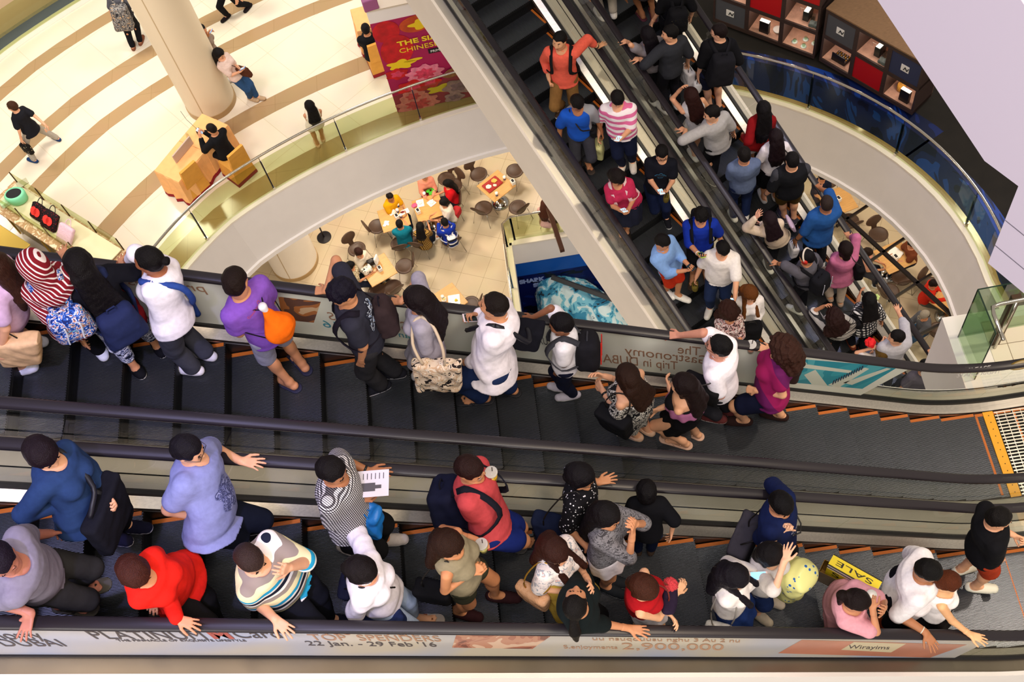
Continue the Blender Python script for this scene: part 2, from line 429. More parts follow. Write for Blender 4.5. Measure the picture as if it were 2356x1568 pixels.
def hand_field(W, d, n_, side, s, mode, h, curl=None):
    """W wrist, d finger direction, n_ palm normal (out of the palm), side +1 when the thumb lies on cross(d,n_)"""
    d=_n(d); n_=_n(n_-d*(n_@d)); u=np.cross(d,n_)*side      # u points to the thumb
    f=Field(W-.24*s,W+.24*s,h); base=W+d*.012*s
    C={'flat':(.12,.15,.1),'relax':(.45,.55,.35),'grip':(1.1,1.25,.8),'fist':(1.35,1.5,1.0),'phone':(.75,.8,.5)}[mode] if curl is None else curl
    kn=[]
    for i,(x,l,w_) in enumerate(((.030,.088,.0095),(.010,.094,.0098),(-.011,.089,.0095),(-.030,.079,.0085))):
        k=base+d*l*s+u*x*s; kn.append(k); f.cone(W+u*x*.45*s,k,.015*s,.0125*s,.014*s,0,flat=(n_,1.15))
    sp=.10 if mode!='flat' else .24
    for i,(k,L) in enumerate(zip(kn,(.072,.080,.074,.058))):
        dd=_n(d+u*(1.5-i)*sp*.8); p=k; r=(.0096,.0098,.0094,.0084)[i]*s; a=0; q=(1+.12*(i-1.5))
        for j,(fr,c) in enumerate(zip((.44,.31,.25),C)):
            a+=c*q; e=_n(dd*math.cos(a)+n_*math.sin(a)); p2=p+e*L*fr*s
            f.cone(p,p2,r*(1-.08*j),r*(.93-.09*j),.004*s,0); p=p2
    t0=base+d*.018*s+u*.022*s; tc=.9 if mode in('grip','fist','phone') else .35
    e1=_n(u*.85+d*.75+n_*.3*tc); t1=t0+e1*.045*s; e2=_n(u*(.55-.5*tc)+d*.8+n_*.9*tc); t2=t1+e2*.034*s; t3=t2+_n(e2+d*.3+n_*.3*tc)*.026*s
    f.cone(t0,t1,.0155*s,.0115*s,.012*s); f.cone(t1,t2,.0112*s,.0102*s,.004*s); f.cone(t2,t3,.0100*s,.0085*s,.003*s)
    return f,dict(W=W,d=d,n=n_,u=u,palm=base+d*.07*s+n_*.03*s)
LIP='#9c5049'
def person(label, hd, H=1.7, f=(1,0), on='E1', look=None, pitch=0.25, g=1.0, sex='m', skin='#c98f6b', hair=('short','#15100e'),
           top=None, bot=None, shoe=None, la='down', ra='down', feet=None, q=1.0, glasses=False, sit=False, lean=(0,0), name='person', st=0.0, group=None, extra=None, cap=None, torso_turn=0, roll=0):
    """hd: picture point of the head centre; f: picture direction the body faces; look: picture direction of the face"""
    k=H/1.75; hz=.93*H if not sit else .45+.47*H
    C=on_floor(hd,on,hz) if on in ESC else at_z(hd[0],hd[1],{'L0':L0,'L1':L1,'L2':L2}[on]+hz)
    def hdir(v,z):
        v=np.array(v,float); v=v/np.linalg.norm(v)*12
        d=at_z(hd[0]+v[0],hd[1]+v[1],z)-at_z(hd[0],hd[1],z); d[2]=0; return _n(d)
    F=hdir(f,C[2]); U=np.array([0,0,1.0]); Rt=np.cross(F,U)
    LF=hdir(look,C[2]) if look is not None else F
    # ---- feet
    if feet is None:
        b=C-F*.02-np.array([0,0,C[2]])+0
        base=np.array([C[0],C[1],0])-F*(.02)-Rt*lean[0]-F*lean[1]
        if sit: ft=[base+F*.42*k-Rt*.10*k,base+F*.38*k+Rt*.10*k]
        else: ft=[base-Rt*.095*k+F*(st/2),base+Rt*.095*k-F*(st/2)]
        ft=[np.array([p[0],p[1],ground(on,p)]) for p in ft]
    else:
        ft=[on_floor(p,on) for p in feet]
        for p in ft: p[2]=ground(on,p)
    if on in ESC and not sit:
        e_=ESC[on]
        for p in ft:
            s_,l_=unmap(e_,p); l2=min(max(l_,e_['c']-.36),e_['c']+.38)
            if abs(l2-l_)>1e-6: q_=e_['map'](s_,l2,0); p[0],p[1]=q_[0],q_[1]; p[2]=ground(on,p)
        if abs((ft[0]-ft[1])@Rt)<.08: ft=[ft[0]-F*.05,ft[1]+F*.05]
    bx=(ft[0]+ft[1])/2
    tl,sl_=.235*H,.225*H; ank=.045*H
    hipw=.052*H; HL=[]
    # ---- pelvis
    if sit:
        P=np.array([C[0],C[1],0])-F*.10*k; P[2]={'L0':L0,'L1':L1,'L2':L2}.get(on,0)+.50
    else:
        P=bx*.55+np.array([C[0],C[1],0])*.45; zs=[]
        if on in ESC:
            s_,l_=unmap(e_,P); lim=.44-.095*H*g; q_=e_['map'](s_,min(max(l_,e_['c']-lim),e_['c']+lim),0); P[0],P[1]=q_[0],q_[1]
        for p in ft:
            dx=math.hypot(P[0]-p[0],P[1]-p[1]); zs.append(p[2]+ank+math.sqrt(max(((tl+sl_)*.992)**2-dx*dx,.05)))
        P[2]=min(min(zs),C[2]-.41*H)
    N0=C-U*.088*H-LF*.012*H; T=.325*H
    up=_n(N0-P); N=P+up*T; C=N+(C-N0)
    FT=F if not torso_turn else _n(F*math.cos(torso_turn)+Rt*math.sin(torso_turn))
    Fr=_n(FT-up*(FT@up)); Rr=np.cross(Fr,up); RT=np.array([Rr,Fr,up])
    org=np.array([bx[0],bx[1],min(ft[0][2],ft[1][2])])
    root=empty(name,org,label,'person',group)
    male=sex=='m'; child=H<1.4
    sw=(.118 if male else .104)*H*(.94+.06*g); hip=(.094 if male else .100)*H*g; wa=(.086 if male else .074)*H*g; ch=(.098 if male else .086)*H*(.6+.4*g)
    dp=.066*H*(.5+.5*g); belly=(g-1)*.09*H
    prof=[(-.16,hip*.62,dp*.8),(-.06,hip*.97,dp*1.12),(.05,hip,dp*1.16,belly*.4),(.30,wa*1.03,dp*.98,belly),(.42,wa,dp*.95,belly*.9),(.62,ch*.98,dp*1.08,.004),(.78,ch*1.04,dp*1.12),(.90,ch*.95,dp*.98),(.965,ch*.62,dp*.72),(1.02,.038*H,.036*H)]
    ra_=dict(s=.031,e=.0245,w=.0165); gs=(.55+.45*g)
    if not male: ra_={'s':.026,'e':.0215,'w':.0145}
    hb=.010*q+.0015
    lo=np.minimum(np.minimum(P,N),np.minimum(ft[0],ft[1])); hi=np.maximum(np.maximum(P,N),np.maximum(ft[0],ft[1]))
    # ---- arms
    sh=[N-up*.052*H-Rr*sw*.93, N-up*.052*H+Rr*sw*.93]; ua,fa=.170*H,.150*H; arms=[]
    G0=P[2]-.49*H if not sit else {'L0':L0,'L1':L1}.get(on,0)
    for i,spec in enumerate((la,ra)):
        sg=-1 if i==0 else 1
        sp=spec if isinstance(spec,dict) else {'p':spec}; p=sp.get('p','down'); mode=sp.get('m'); pole=-U*.9-Fr*.45+Rr*sg*.3; hdv=None; pn=None
        if 'rail' in sp:
            w_=on_rail(sp['rail'],sp.get('on',on)); w_=w_+U*.035; 
            e=ESC[sp.get('on',on)]; 
            mode=mode or 'flat'; pn=-U; near_=unmap(e,w_)[1]<e['c'] and e['front']; pole=(-Fr*.9+U*.10-Rr*sg*.35) if near_ else U*.33-Fr*.55+Rr*sg*.08
            back=_n(np.array([sh[i][0]-w_[0],sh[i][1]-w_[1],0])); w_=w_+back*.045; hdv=-back-U*.22
            if 'hd' in sp: hdv=hdir(sp['hd'],w_[2])-U*.1
        elif 'px' in sp:
            zz=sp['z']*1.0; w_=at_z(sp['px'][0],sp['px'][1],org[2]+zz) ; mode=mode or 'relax'
        else:
            loc={'down':(.155*gs+.02,.02,.455),'pocket':(.115,.05,.52),'phone':(.03,.215,.665),'phone2':(.055,.19,.64),'front':(.03,.15,.56),'face':(.035,.135,.865),'mouth':(.03,.15,.835),'top':(.06,.05,.99),
                 'hip':(.13,.02,.575),'shoulder':(.05,.11,.80),'table':(.06,.26,.43+.0),'fwd':(.14,.30,.62),'out':(.30,.10,.60),'bag':(.17,.03,.50),'chest':(.01,.17,.70),'back':(.04,-.13,.55),'neck':(.03,-.06,.86),'cross':(-.07,.13,.60),'headside':(.115,.03,.95)}[p]
            if sit: w_=P+(Rr*sg*loc[0]+Fr*loc[1])*H+U*((loc[2]-.5)*H if p!='table' else .30)
            else: w_=np.array([P[0],P[1],0])*(1)+(Rr*sg*loc[0]+Fr*loc[1])*H; 
            if not sit:
                tt=(P[2]-.49*H)+loc[2]*H; fr=max(0,(loc[2]-.49))/.33; w_=w_+(N-P)*np.array([1,1,0])*min(fr,1.2); w_[2]=tt
            mode=mode or {'down':'relax','bag':'grip','phone':'phone','phone2':'phone','face':'relax','mouth':'relax','hip':'relax','pocket':'fist','top':'flat','front':'grip','chest':'relax','headside':'flat'}.get(p,'relax')
            if p in ('face','top','neck','headside','mouth'): pole=-U*1.0+Rr*sg*.45+Fr*.1 if p in('face','mouth') else -U*.6+Rr*sg*.9+Fr*.15
        if 'pole' in sp: q_=sp['pole']; pole=Rr*sg*q_[0]+Fr*q_[1]+U*q_[2]
        el,wr=ik(sh[i],w_,ua,fa,pole)
        fd=_n(wr-el); 
        if hdv is None: hdv=fd
        if pn is None:
            pn={'down':-Rr*sg,'bag':-Rr*sg,'phone':U-Rr*sg*.5,'phone2':U-Rr*sg*.5,'top':-U-Rr*sg*.3,'face':-Fr-Rr*sg*.4,'mouth':-Fr,'headside':-Rr*sg,'neck':Fr}.get(p,-Rr*sg-Fr*.3)
            if 'px' in sp: pn=sp.get('n',None); pn=-Rr*sg*.7-U*.5 if pn is None else (Rr*sg*pn[0]+Fr*pn[1]+U*pn[2])
            if p in('phone','phone2'): hdv=_n(fd+Fr*.2+U*.25)
        arms.append(dict(sh=sh[i],el=el,wr=wr,d=_n(hdv),n=pn,mode=mode,sg=sg))
    # ---- legs
    hips=[P-Rr*hipw-up*.01,P+Rr*hipw-up*.01]; legs=[]
    if feet is not None and (ft[0]-ft[1])@Rr>0: ft=ft[::-1]
    for i in range(2):
        kn,an=ik(hips[i],ft[i]+U*ank,tl,sl_,Fr+Rr*(-.15 if i==0 else .15)); fdir=_n(F*1.0+Rr*(-.18 if i==0 else .18)*(1 if male else .5)); fdir[2]=0; legs.append((hips[i],kn,an,fdir))
    allp=[P,N]+[a[x] for a in arms for x in('el','wr','sh')]+[x for l in legs for x in l[:3]]
    lo=np.min(allp,0)-.16*gs-.03; hi=np.max(allp,0)+.16*gs+.03; lo[2]=org[2]-.02
    sh_kind=(shoe or ('sneaker','#e8e4de'))[0]
    # ---- body
    B=Field(lo,hi,hb)
    cov=.0 if (not top or top[0] in('vest','strapless')) else .010; covl=.010 if bot and bot[0]=='trousers' else .0; cova=.007 if top and (top[2] if len(top)>2 else {}).get('slv',{'long':2,'jacket':2}.get(top[0],0))>1 else 0
    B.loft(P,RT,T,[p if p[0]>.93 else (p[0],p[1]-cov,p[2]-cov,*p[3:]) for p in prof],.03)
    B.cone(N-up*.03*H,C-U*.02*H-LF*.01*H,.037*H*(.8+.2*g),.032*H*(.8+.2*g),.03)
    if not male and not child:
        for sg in(-1,1): B.ell(P+up*T*.66+Rr*sg*.042*H+Fr*dp*.85,RT,(.036*H*g,.034*H*g,.036*H*g),.03)
    for a in arms:
        B.cone(a['sh'],a['el'],ra_['s']*H*gs-cova,ra_['e']*H*gs-cova,.03); B.cone(a['el'],a['wr'],ra_['e']*H*gs*1.02,ra_['w']*H*(.8+.2*gs),.012)
    for (hp,kn,an,fd) in legs:
        B.cone(hp,kn,.051*H*g-covl,.035*H*gs-covl,.03); B.cone(kn,an,.033*H*gs-covl,.0205*H-covl*.3,.012)
        m_=kn+(an-kn)*.3-fd*.012*H; B.ell(m_,np.array([np.cross(fd,U),fd,_n(kn-an)]),(.031*H*gs-covl,.031*H*gs-covl,.06*H),.02)
        B.cone(an-fd*.02*H-U*.022*H,an+fd*.075*H-U*.030*H,.024*H,.021*H,.015,flat=(U,1.15)); B.cone(an+U*.01,an+fd*.05*H-U*.022*H,.024*H,.018*H,.02)
        if sh_kind in('flip','sandal'):
            rr=np.cross(fd,U)
            for j in range(5): 
                b0=an+fd*(.088-.006*abs(j-1))*H-U*.033*H+rr*(j-2)*.0105*H*(1 if (an-P)@Rr<0 else -1); B.cone(b0,b0+fd*.022*H,.0072*H,.0058*H,.004)
    fields=[B]
    for a in arms:
        hf,hi_=hand_field(a['wr'],a['d'],a['n'],1 if np.cross(a['d'],a['n'])@( _n(np.cross(a['d'],a['n']))*1)>0 else 1,(.9+.1*k)*k**.5 if not child else k**.7,a['mode'],.0052*q+.0006) if False else hand_field(a['wr'],a['d'],a['n'],a['sg']*-1,(k**.6),a['mode'],.0052*q+.0006)
        a.update(hi_); hf.cone(a['wr']-_n(a['wr']-a['el'])*.05,a['wr']+a['d']*.01,.0185*H*(.8+.2*gs),.0160*H,.012); fields.append(hf)
    # ---- head
    hs=.232*(.72+.28*k) if not child else .215; hs*=1.06
    R0h=np.cross(LF,U); cp,sp_=math.cos(pitch),math.sin(pitch); Fh=LF*cp-U*sp_; Uh=U*cp+LF*sp_
    if roll: R0h,Uh=R0h*math.cos(roll)+Uh*math.sin(roll),Uh*math.cos(roll)-R0h*math.sin(roll)
    RH=np.array([R0h,Fh,Uh]); A=lambda x,y,z: C+(R0h*x+Fh*y+Uh*z)*hs
    Hd=Field(C-.2,C+.2,.0068*q); I=.9 if not male else 1.0
    Hd.ell(A(0,-.05,.12),RH,(.335*hs,.415*hs,.355*hs),.02); Hd.ell(A(0,.10,-.12),RH,(.265*hs*I,.275*hs,.34*hs),.05)
    Hd.ell(A(0,.19,-.40),RH,(.12*hs,.12*hs,.09*hs),.05); Hd.cone(A(-.17,.05,-.30),A(.17,.05,-.30),.09*hs,.09*hs,.05)
    for sg in(-1,1):
        Hd.ell(A(sg*.145,.405,.035),RH,(.075*hs,.06*hs,.05*hs),.02,op='s')
        Hd.ell(A(sg*.16,.26,-.08),RH,(.10*hs,.10*hs,.09*hs),.04)
        Hd.ell(A(sg*.335,-.03,-.04),RH,(.04*hs,.085*hs,.125*hs),.006)
    Hd.cone(A(0,.355,.06),A(0,.45,-.12),.035*hs,.055*hs,.02); Hd.ell(A(0,.40,-.145),RH,(.085*hs,.06*hs,.045*hs),.015)
    Hd.ell(A(0,.365,-.245),RH,(.105*hs,.05*hs,.032*hs),.01,mt=1); Hd.ell(A(0,.355,-.29),RH,(.085*hs,.05*hs,.03*hs),.01,mt=1)
    for sg in(-1,1):
        Hd.ell(A(sg*.145,.345,.035),RH,(.056*hs,.042*hs,.019*hs),.004,mt=2)
        Hd.ell(A(sg*.15,.385,.125),RH,(.085*hs,.028*hs,.013*hs),.006,mt=3)
    Hd.cone(A(0,-.06,-.25),N+up*.01,.036*H*(.8+.2*g),.037*H*(.8+.2*g),.03)
    fields.append(Hd)
    hc=hair[1] if hair else '#15100e'
    sm=skin_m(skin); dk=mat('eye','#1c1210',rough=.25,spec=.5)
    lipm=mat('lips',LIP,rough=.4)
    ob=sdf_obj('body',fields,[sm,lipm,dk,hair_m(hc if isinstance(hc,str) else '#15100e')],root,org)
    # ---- hair
    hk=hair[0] if hair else None; hh=.0085*q
    if hk and hk not in('hijab',):
        rot=RH; Hf=Field(C-np.array([.42,.42,.62])*1.0,C+np.array([.42,.42,.3]),hh); vol={'short':.045,'crop':.022,'bob':.075,'long':.075,'curly':.10,'bun':.035,'pony':.045,'bald':.012,'spiky':.07}[hk]
        Hf.ell(A(0,-.055,.13),rot,((.335+vol)*hs,(.415+vol)*hs,(.36+vol)*hs),.0)
        if hk in('short','spiky','crop'): Hf.ell(A(0,-.22,-.10),rot,(.30*hs,.24*hs,.26*hs),.04)
        if hk in('bun','pony'): Hf.ell(A(0,-.2,-.08),rot,(.31*hs,.26*hs,.26*hs),.04)
        # clear the face
        cz={'short':.0,'crop':.03,'spiky':-.02,'bob':-.07,'long':.0,'curly':-.02,'bun':.03,'pony':.02,'bald':.08}[hk]
        Hf.rbox(A(0,.56,cz-.09),rot,(.29*hs,.40*hs,.34*hs),.10*hs,.02,op='s')
        if hk in('short','crop','spiky','bun','pony','bald'):
            for sg in(-1,1): Hf.ell(A(sg*.34,.04,-.12),rot,(.12*hs,.14*hs,.17*hs),.01,op='s')
        if hk in('bob','long','curly'):
            for sg in(-1,1): Hf.cone(A(sg*.27,-.02,.02),A(sg*.27,.02,-.42 if hk!='curly' else -.5),.13*hs,.10*hs,.04)
            Hf.cone(A(0,-.26,.0),A(0,-.24,-.42),.27*hs,.24*hs,.05)
        if hk=='long':
            dn=_n(-U*.9-LF*.25); ln=hair[2] if len(hair)>2 else .42; c0=A(0,-.30,-.25); e0=N-Fr*(dp+.03)-up*.02
            c1=e0+ -up*ln*.35*H/1.6 ; c2=c1-up*ln*.45*H/1.6+Fr*.0
            for x,r_ in((-.075,.045),(0,.055),(.075,.045)):
                Hf2=Rr*x; Hf.cone(c0+Hf2*.6,c1+Hf2,r_*1.25,r_*1.1,.03); Hf.cone(c1+Hf2,c2+Hf2*.7,r_*1.1,r_*.55,.02)
            if len(hair)>3:
                for sg in(-1,1): Hf.cone(A(sg*.25,.02,-.35),N+Fr*(dp*1.35+.045)+Rr*sg*.06*H-up*.12*H,.035,.028,.03)
        if hk=='curly':
            Hf.cone(A(0,-.3,-.1),N-Fr*.10-up*.05,.13,.12,.05); Hf.cone(N-Fr*.10-up*.03-Rr*.1,N-Fr*.10-up*.06+Rr*.1,.09,.09,.05); Hf.wrinkle(.010,75,3)
        if hk=='bun': Hf.ell(A(0,-.56,.02),rot,(.15*hs,.13*hs,.14*hs),.01)
        if hk=='pony':
            t=A(0,-.5,.10); Hf.ell(t,rot,(.1*hs,.1*hs,.1*hs),.01); m1=t-Fh*.06-U*.10; Hf.cone(t,m1,.03,.045,.01); Hf.cone(m1,m1-U*.16+Rr*.02,.045,.018,.01)
        if hk=='spiky': Hf.wrinkle(.006,85,2)
        elif hk not in('bald','crop','curly'): Hf.wrinkle(.0028,70,int(hd[0])%7)
        hm=hair_m(hc)
        sdf_obj('hair',Hf,[hm],root,org)
    if hk=='hijab':
        Hf=Field(C-np.array([.4,.4,.6]),C+np.array([.4,.4,.3]),hh)
        Hf.ell(A(0,-.07,.10),RH,(.42*hs,.52*hs,.46*hs),.0); Hf.cone(A(0,-.1,-.2),N-up*.02,.36*hs,.10*k+.02,.06)
        Hf.loft(N-up*.30*T,RT,T,[(0,sw*1.12,dp*1.5),(.2,sw*1.05,dp*1.4),(.34,.05,.05)],.05)
        Hf.rbox(A(0,.50,-.02),RH,(.23*hs,.3*hs,.30*hs),.1*hs,.02,op='s'); Hf.wrinkle(.004,28,2)
        sdf_obj('headscarf',Hf,[cloth(hc)],root,org)
    if glasses:
        G=MB(); gm=mat('glasses_frame','#1a1614',rough=.3)
        for sg in(-1,1):
            cc=A(sg*.15,.43,.03); ring=[cc+(R0h*math.cos(t)*.105+Uh*math.sin(t)*.075)*hs for t in np.linspace(0,2*math.pi,15)]
            G.tube(ring,.0022,5); G.tube([A(sg*.26,.42,.05),A(sg*.36,.1,.03),A(sg*.36,-.05,.0)],.0022,5)
        G.tube([A(-.05,.44,.05),A(.05,.44,.05)],.0022,5); G.obj('glasses',gm,root,org)
    if cap:
        Cf=Field(C-.25,C+.25,hh); Cf.ell(A(0,-.05,.16),RH,(.40*hs,.48*hs,.42*hs),0); Cf.rbox(A(0,0,-.35),RH,(.6*hs,.7*hs,.42*hs),.02,0,op='s')
        Cf.ell(A(0,.45,.12),RH,(.3*hs,.35*hs,.03*hs),.01); sdf_obj('cap',Cf,[cloth(cap)],root,org)
    # ---- top
    topo=None
    seed=int(hd[0])%11; hcl=.0115*q
    if top:
        tk,tc=top[0],top[1]; opt=top[2] if len(top)>2 else {}
        off=opt.get('off',.023); hem=opt.get('hem',-.10); slv=opt.get('slv',{'tee':.62,'shirt':.7,'long':2,'vest':0,'strapless':0,'jacket':2,'dress':.55}.get(tk,.6))
        Tf=Field(lo,hi+.03,hcl); pr=[list(p)+[0]*(4-len(p)) for p in prof if p[0]>=hem]; 
        a_,b_=np.interp(hem,[p[0] for p in prof],[p[1] for p in prof]),np.interp(hem,[p[0] for p in prof],[p[2] for p in prof])
        fl=opt.get('flare',1.04); fl=max(fl,1.14) if hem<-.15 else fl; pr=[[hem,max(a_,hip)*fl,max(b_,dp*1.1)*fl+abs(belly)*.5,belly*.4]]+[p for p in pr if p[0]>max(hem+.02,-.07)]
        if tk=='strapless': pr=[p for p in pr if p[0]<.74]+[[.74,ch*1.04,dp*1.12,0]]
        else: pr=[p for p in pr if p[0]<1.0]+[[1.0,.05*H,.045*H,0]]
        Tf.loft(P,RT,T,pr,0,off=off)
        if not male and not child:
            for sg in(-1,1): Tf.ell(P+up*T*.66+Rr*sg*.042*H+Fr*dp*.85,RT,np.array([.036,.036,.037])*H*g+off,.03)
        if slv>0:
            for a in arms:
                l=min(slv,1); e=a['sh']+(a['el']-a['sh'])*l; so=off+opt.get('puff',.006)
                Tf.cone(a['sh']-Rr*a['sg']*.02,e,(ra_['s'])*H*gs+so,(ra_['s']*(1-l)+ra_['e']*l)*H*gs+so+.004,.03)
                if slv>1:
                    l2=min(slv-1,1)*.97; e2=a['el']+(a['wr']-a['el'])*l2; Tf.cone(a['el'],e2,ra_['e']*H*gs+so+.003,(ra_['e']*(1-l2)+ra_['w']*l2)*H*gs+so*.8,.012)
                    dn=_n(a['wr']-a['el']); Tf_end=e2
                # square sleeve end
                nd=_n(a['el']-a['sh']) if slv<=1 else _n(a['wr']-a['el']); ee=e if slv<=1 else e2
                Tf.cone(ee+nd*.045,ee+nd*.047,.060*gs+.01,.060*gs+.01,0,op='s') if False else None
        elif tk=='vest':
            for a in arms: Tf.ell(a['sh']+Rr*a['sg']*.012,RT,(.03,.06,.055),.02,op='s')
        Tf.wrinkle(opt.get('wr',.0028),26,seed)
        nk=opt.get('neck',.052)
        if tk!='strapless': Tf.cone(N+up*.0+Fr*.005,N+up*.2,nk*H*.75,nk*H*1.6,.01,op='s'); Tf.ell(N+Fr*.055*k,RT,(nk*H*.75,nk*H*.7,opt.get('vneck',.035)*H),.01,op='s')
        mats=[cloth(tc)]
        topo=sdf_obj({'tee':'t_shirt','shirt':'shirt','long':'sweater','vest':'sleeveless_top','strapless':'strapless_top','jacket':'jacket','dress':'dress'}[tk],Tf,mats,root,org)
        if tk in('shirt','jacket') and opt.get('collar',True):
            cf=Field(N-.13,N+.13,.008*q); cf.cone(N-up*.015,N+up*.022,.058*H*.82,.046*H*.82,0); cf.cone(N-up*.03,N+up*.06,.048*H*.82,.040*H*.82,.003,op='s'); cf.cone(N+Fr*.02,N+Fr*.12-up*.05,.012,.045,.004,op='s')
            sdf_obj('collar',cf,[cloth(opt.get('cc',tc))],topo or root,org)
    # ---- bottom
    if bot:
        bk,bc=bot[0],bot[1]; bo=bot[2] if len(bot)>2 else {}; off=bo.get('off',.010)
        Bf=Field(lo-.12,hi+.02,hcl)
        pr=[(-.20,hip*.5,dp*.7),(-.06,hip,dp*1.14),(.05,hip*1.02,dp*1.18,belly*.4),(.17,hip*.94,dp*1.04,belly*.6)]
        if top and top[0] not in('strapless',) and (top[2] if len(top)>2 else {}).get('hem',-.1)<.05: pr=pr[:3]+[(.10,hip*.93,dp*1.02,belly*.4)]
        Bf.loft(P,RT,T,pr,0,off=off)
        if bk in('trousers','shorts'):
            le=bo.get('len',1.92 if bk=='trousers' else .85)
            for (hp,kn,an,fd) in legs:
                l=min(le,1); e=hp+(kn-hp)*l; r1=.0515*H*g+off; r2=(.0515*(1-l)*g+.036*gs*l)*H+off+bo.get('wide',.006 if bk=='trousers' else .016)
                Bf.cone(hp,e,r1,r2,.03)
                if le>1: l2=le-1; e2=kn+(an-kn)*l2; Bf.cone(kn,e2,.036*H*gs+off+.006,(.030+.002)*H+off*.6+bo.get('hemw',.002),.015)
        else:
            zl=bo.get('len',.52); Lk=zl*.5*H; fl=bo.get('flare',1.35); vz=np.array([Rr,Fr,U]); vz[1]=_n(Fr-U*(Fr@U)); vz[0]=np.cross(vz[1],U)
            mk=(legs[0][1]+legs[1][1])/2; ofs=_n(P-mk); vz=np.array([Rr,_n(Fr-ofs*(Fr@ofs)),ofs]); vz[0]=np.cross(vz[1],ofs)
            Bf.loft(P,vz,Lk,[(-1,hip*fl,dp*1.15*fl),(-.4,hip*(1+(fl-1)*.6),dp*1.15*(1+(fl-1)*.6)),(.08,hip,dp*1.14)],.03,off=off,flute=(9,bo.get('fl',.05),.1))
        Bf.wrinkle(bo.get('wr',.003),22,seed+1)
        sdf_obj({'trousers':'trousers','shorts':'shorts','skirt':'skirt'}[bk],Bf,[cloth(bc)],root,org)
    # ---- shoes
    sk=sh_kind; scol=(shoe or ('sneaker','#e8e4de'))[1]; sole=(shoe[2] if shoe and len(shoe)>2 else '#e6e2dc')
    if sk!='none':
        for (hp,kn,an,fd) in legs:
            rr=np.cross(fd,U); g0=an-U*ank; sf=Field(g0-.26,g0+.26,.0075*q)
            if sk in('sneaker','boot','croc','flat'):
                sf.cone(g0-fd*.026*H+U*.030,g0+fd*.105*H+U*.026,.027*H,.0275*H,0,0,flat=(U,1.02)); sf.cone(g0+U*.03,g0+fd*.07*H+U*.02,.030*H,.030*H,.02)
                if sk in('sneaker','boot'): sf.cone(g0+U*.05,an+U*(.005 if sk=='sneaker' else .06),.027*H,.026*H,.02)
                if sk=='croc': sf.cone(g0+U*.075,an+U*.05,.028*H,.03*H,.01,op='s')
                if sk=='flat': sf.ell(g0+fd*.01+U*.085,np.array([rr,fd,U]),(.04,.075,.045),.01,op='s')
                sf.plane(g0+U*.001,-U); zz=sf.lo[2]+sf.h*np.arange(sf.n[2]); sf.M[:,:,zz<g0[2]+.022]=1
                sho=sdf_obj('shoe',sf,[cloth(scol) if sk!='croc' else mat('rubber',scol,rough=.5),mat('rubber_sole',sole,rough=.6)],root,org)
                if sk=='sneaker' and q<=1.05:
                    lc=MB(); 
                    for j in range(4): c=g0+fd*(.045+.022*j)*k+U*(.078-.012*j)*k; lc.tube([c-rr*.022,c+U*.006,c+rr*.022+fd*.008],.0028,5)
                    lc.obj('shoelace',mat('lace','#d8d4cc' if scol!='#e8e4de' else '#bfb9b0',rough=.9),sho,org)
            else:
                sf.cone(g0-fd*.028*H+U*.0,g0+fd*.118*H,.031*H,.034*H,0,1); sf.plane(g0+U*.014,U); sf.plane(g0-U*.004,-U)
                for sg in(-1,1): sf.cone(g0+fd*.095*H+U*.028*H,g0+fd*.045*H+rr*sg*.028*H+U*.018,.006,.007,.002,0)
                if sk=='sandal': sf.cone(g0+fd*.01*H-rr*.03*H+U*.05,g0+fd*.01*H+rr*.03*H+U*.05,.007,.007,.002,0)
                sdf_obj('sandal',sf,[mat('sandal_strap',scol,rough=.6),mat('sandal_sole',sole,rough=.7)],root,org)
    info=dict(root=root,org=org,P=P,N=N,C=C,Rr=Rr,Fr=Fr,up=up,RT=RT,F=F,U=U,H=H,arms=arms,legs=legs,dp=dp,ch=ch,hip=hip,T=T,sw=sw,A=A,k=k,RH=RH,hs=hs,q=q,prof=prof,belly=belly,ground=org[2],top=topo or root)
    return info
# ------------------------------------------------------------------ the place: measured floors and edges
from bpy import data as _d
def steel(name='brushed_steel', c='#d6cfc4', r=.36, sx=(1,30,30)):
    return mat(name, c, rough=r, metal=.9, spec=.5, bump=.06, bscale=40, stretch=sx, var=.1, vscale=3)
STEEL = steel(); DECKM = mat('satin_deck_steel','#bdb5a9',rough=.42,metal=.65,var=.06,vscale=2); BLACK = mat('black_rubber','#171417',rough=.35,spec=.5); DARK = mat('dark_gap','#08080a',rough=.7)
HRAIL = mat('handrail_rubber','#221d22',rough=.38,spec=.5); SKIRT = mat('dark_skirt_steel','#3b332f',rough=.32,metal=.7)
RIB = mat('step_aluminium','#5f6269',rough=.34,metal=.8); GROOVE = mat('step_groove','#07080b',rough=.8)
ORANGE = mat('step_border_paint','#b8621c',rough=.55); YEL = mat('comb_yellow','#e2a01a',rough=.5)
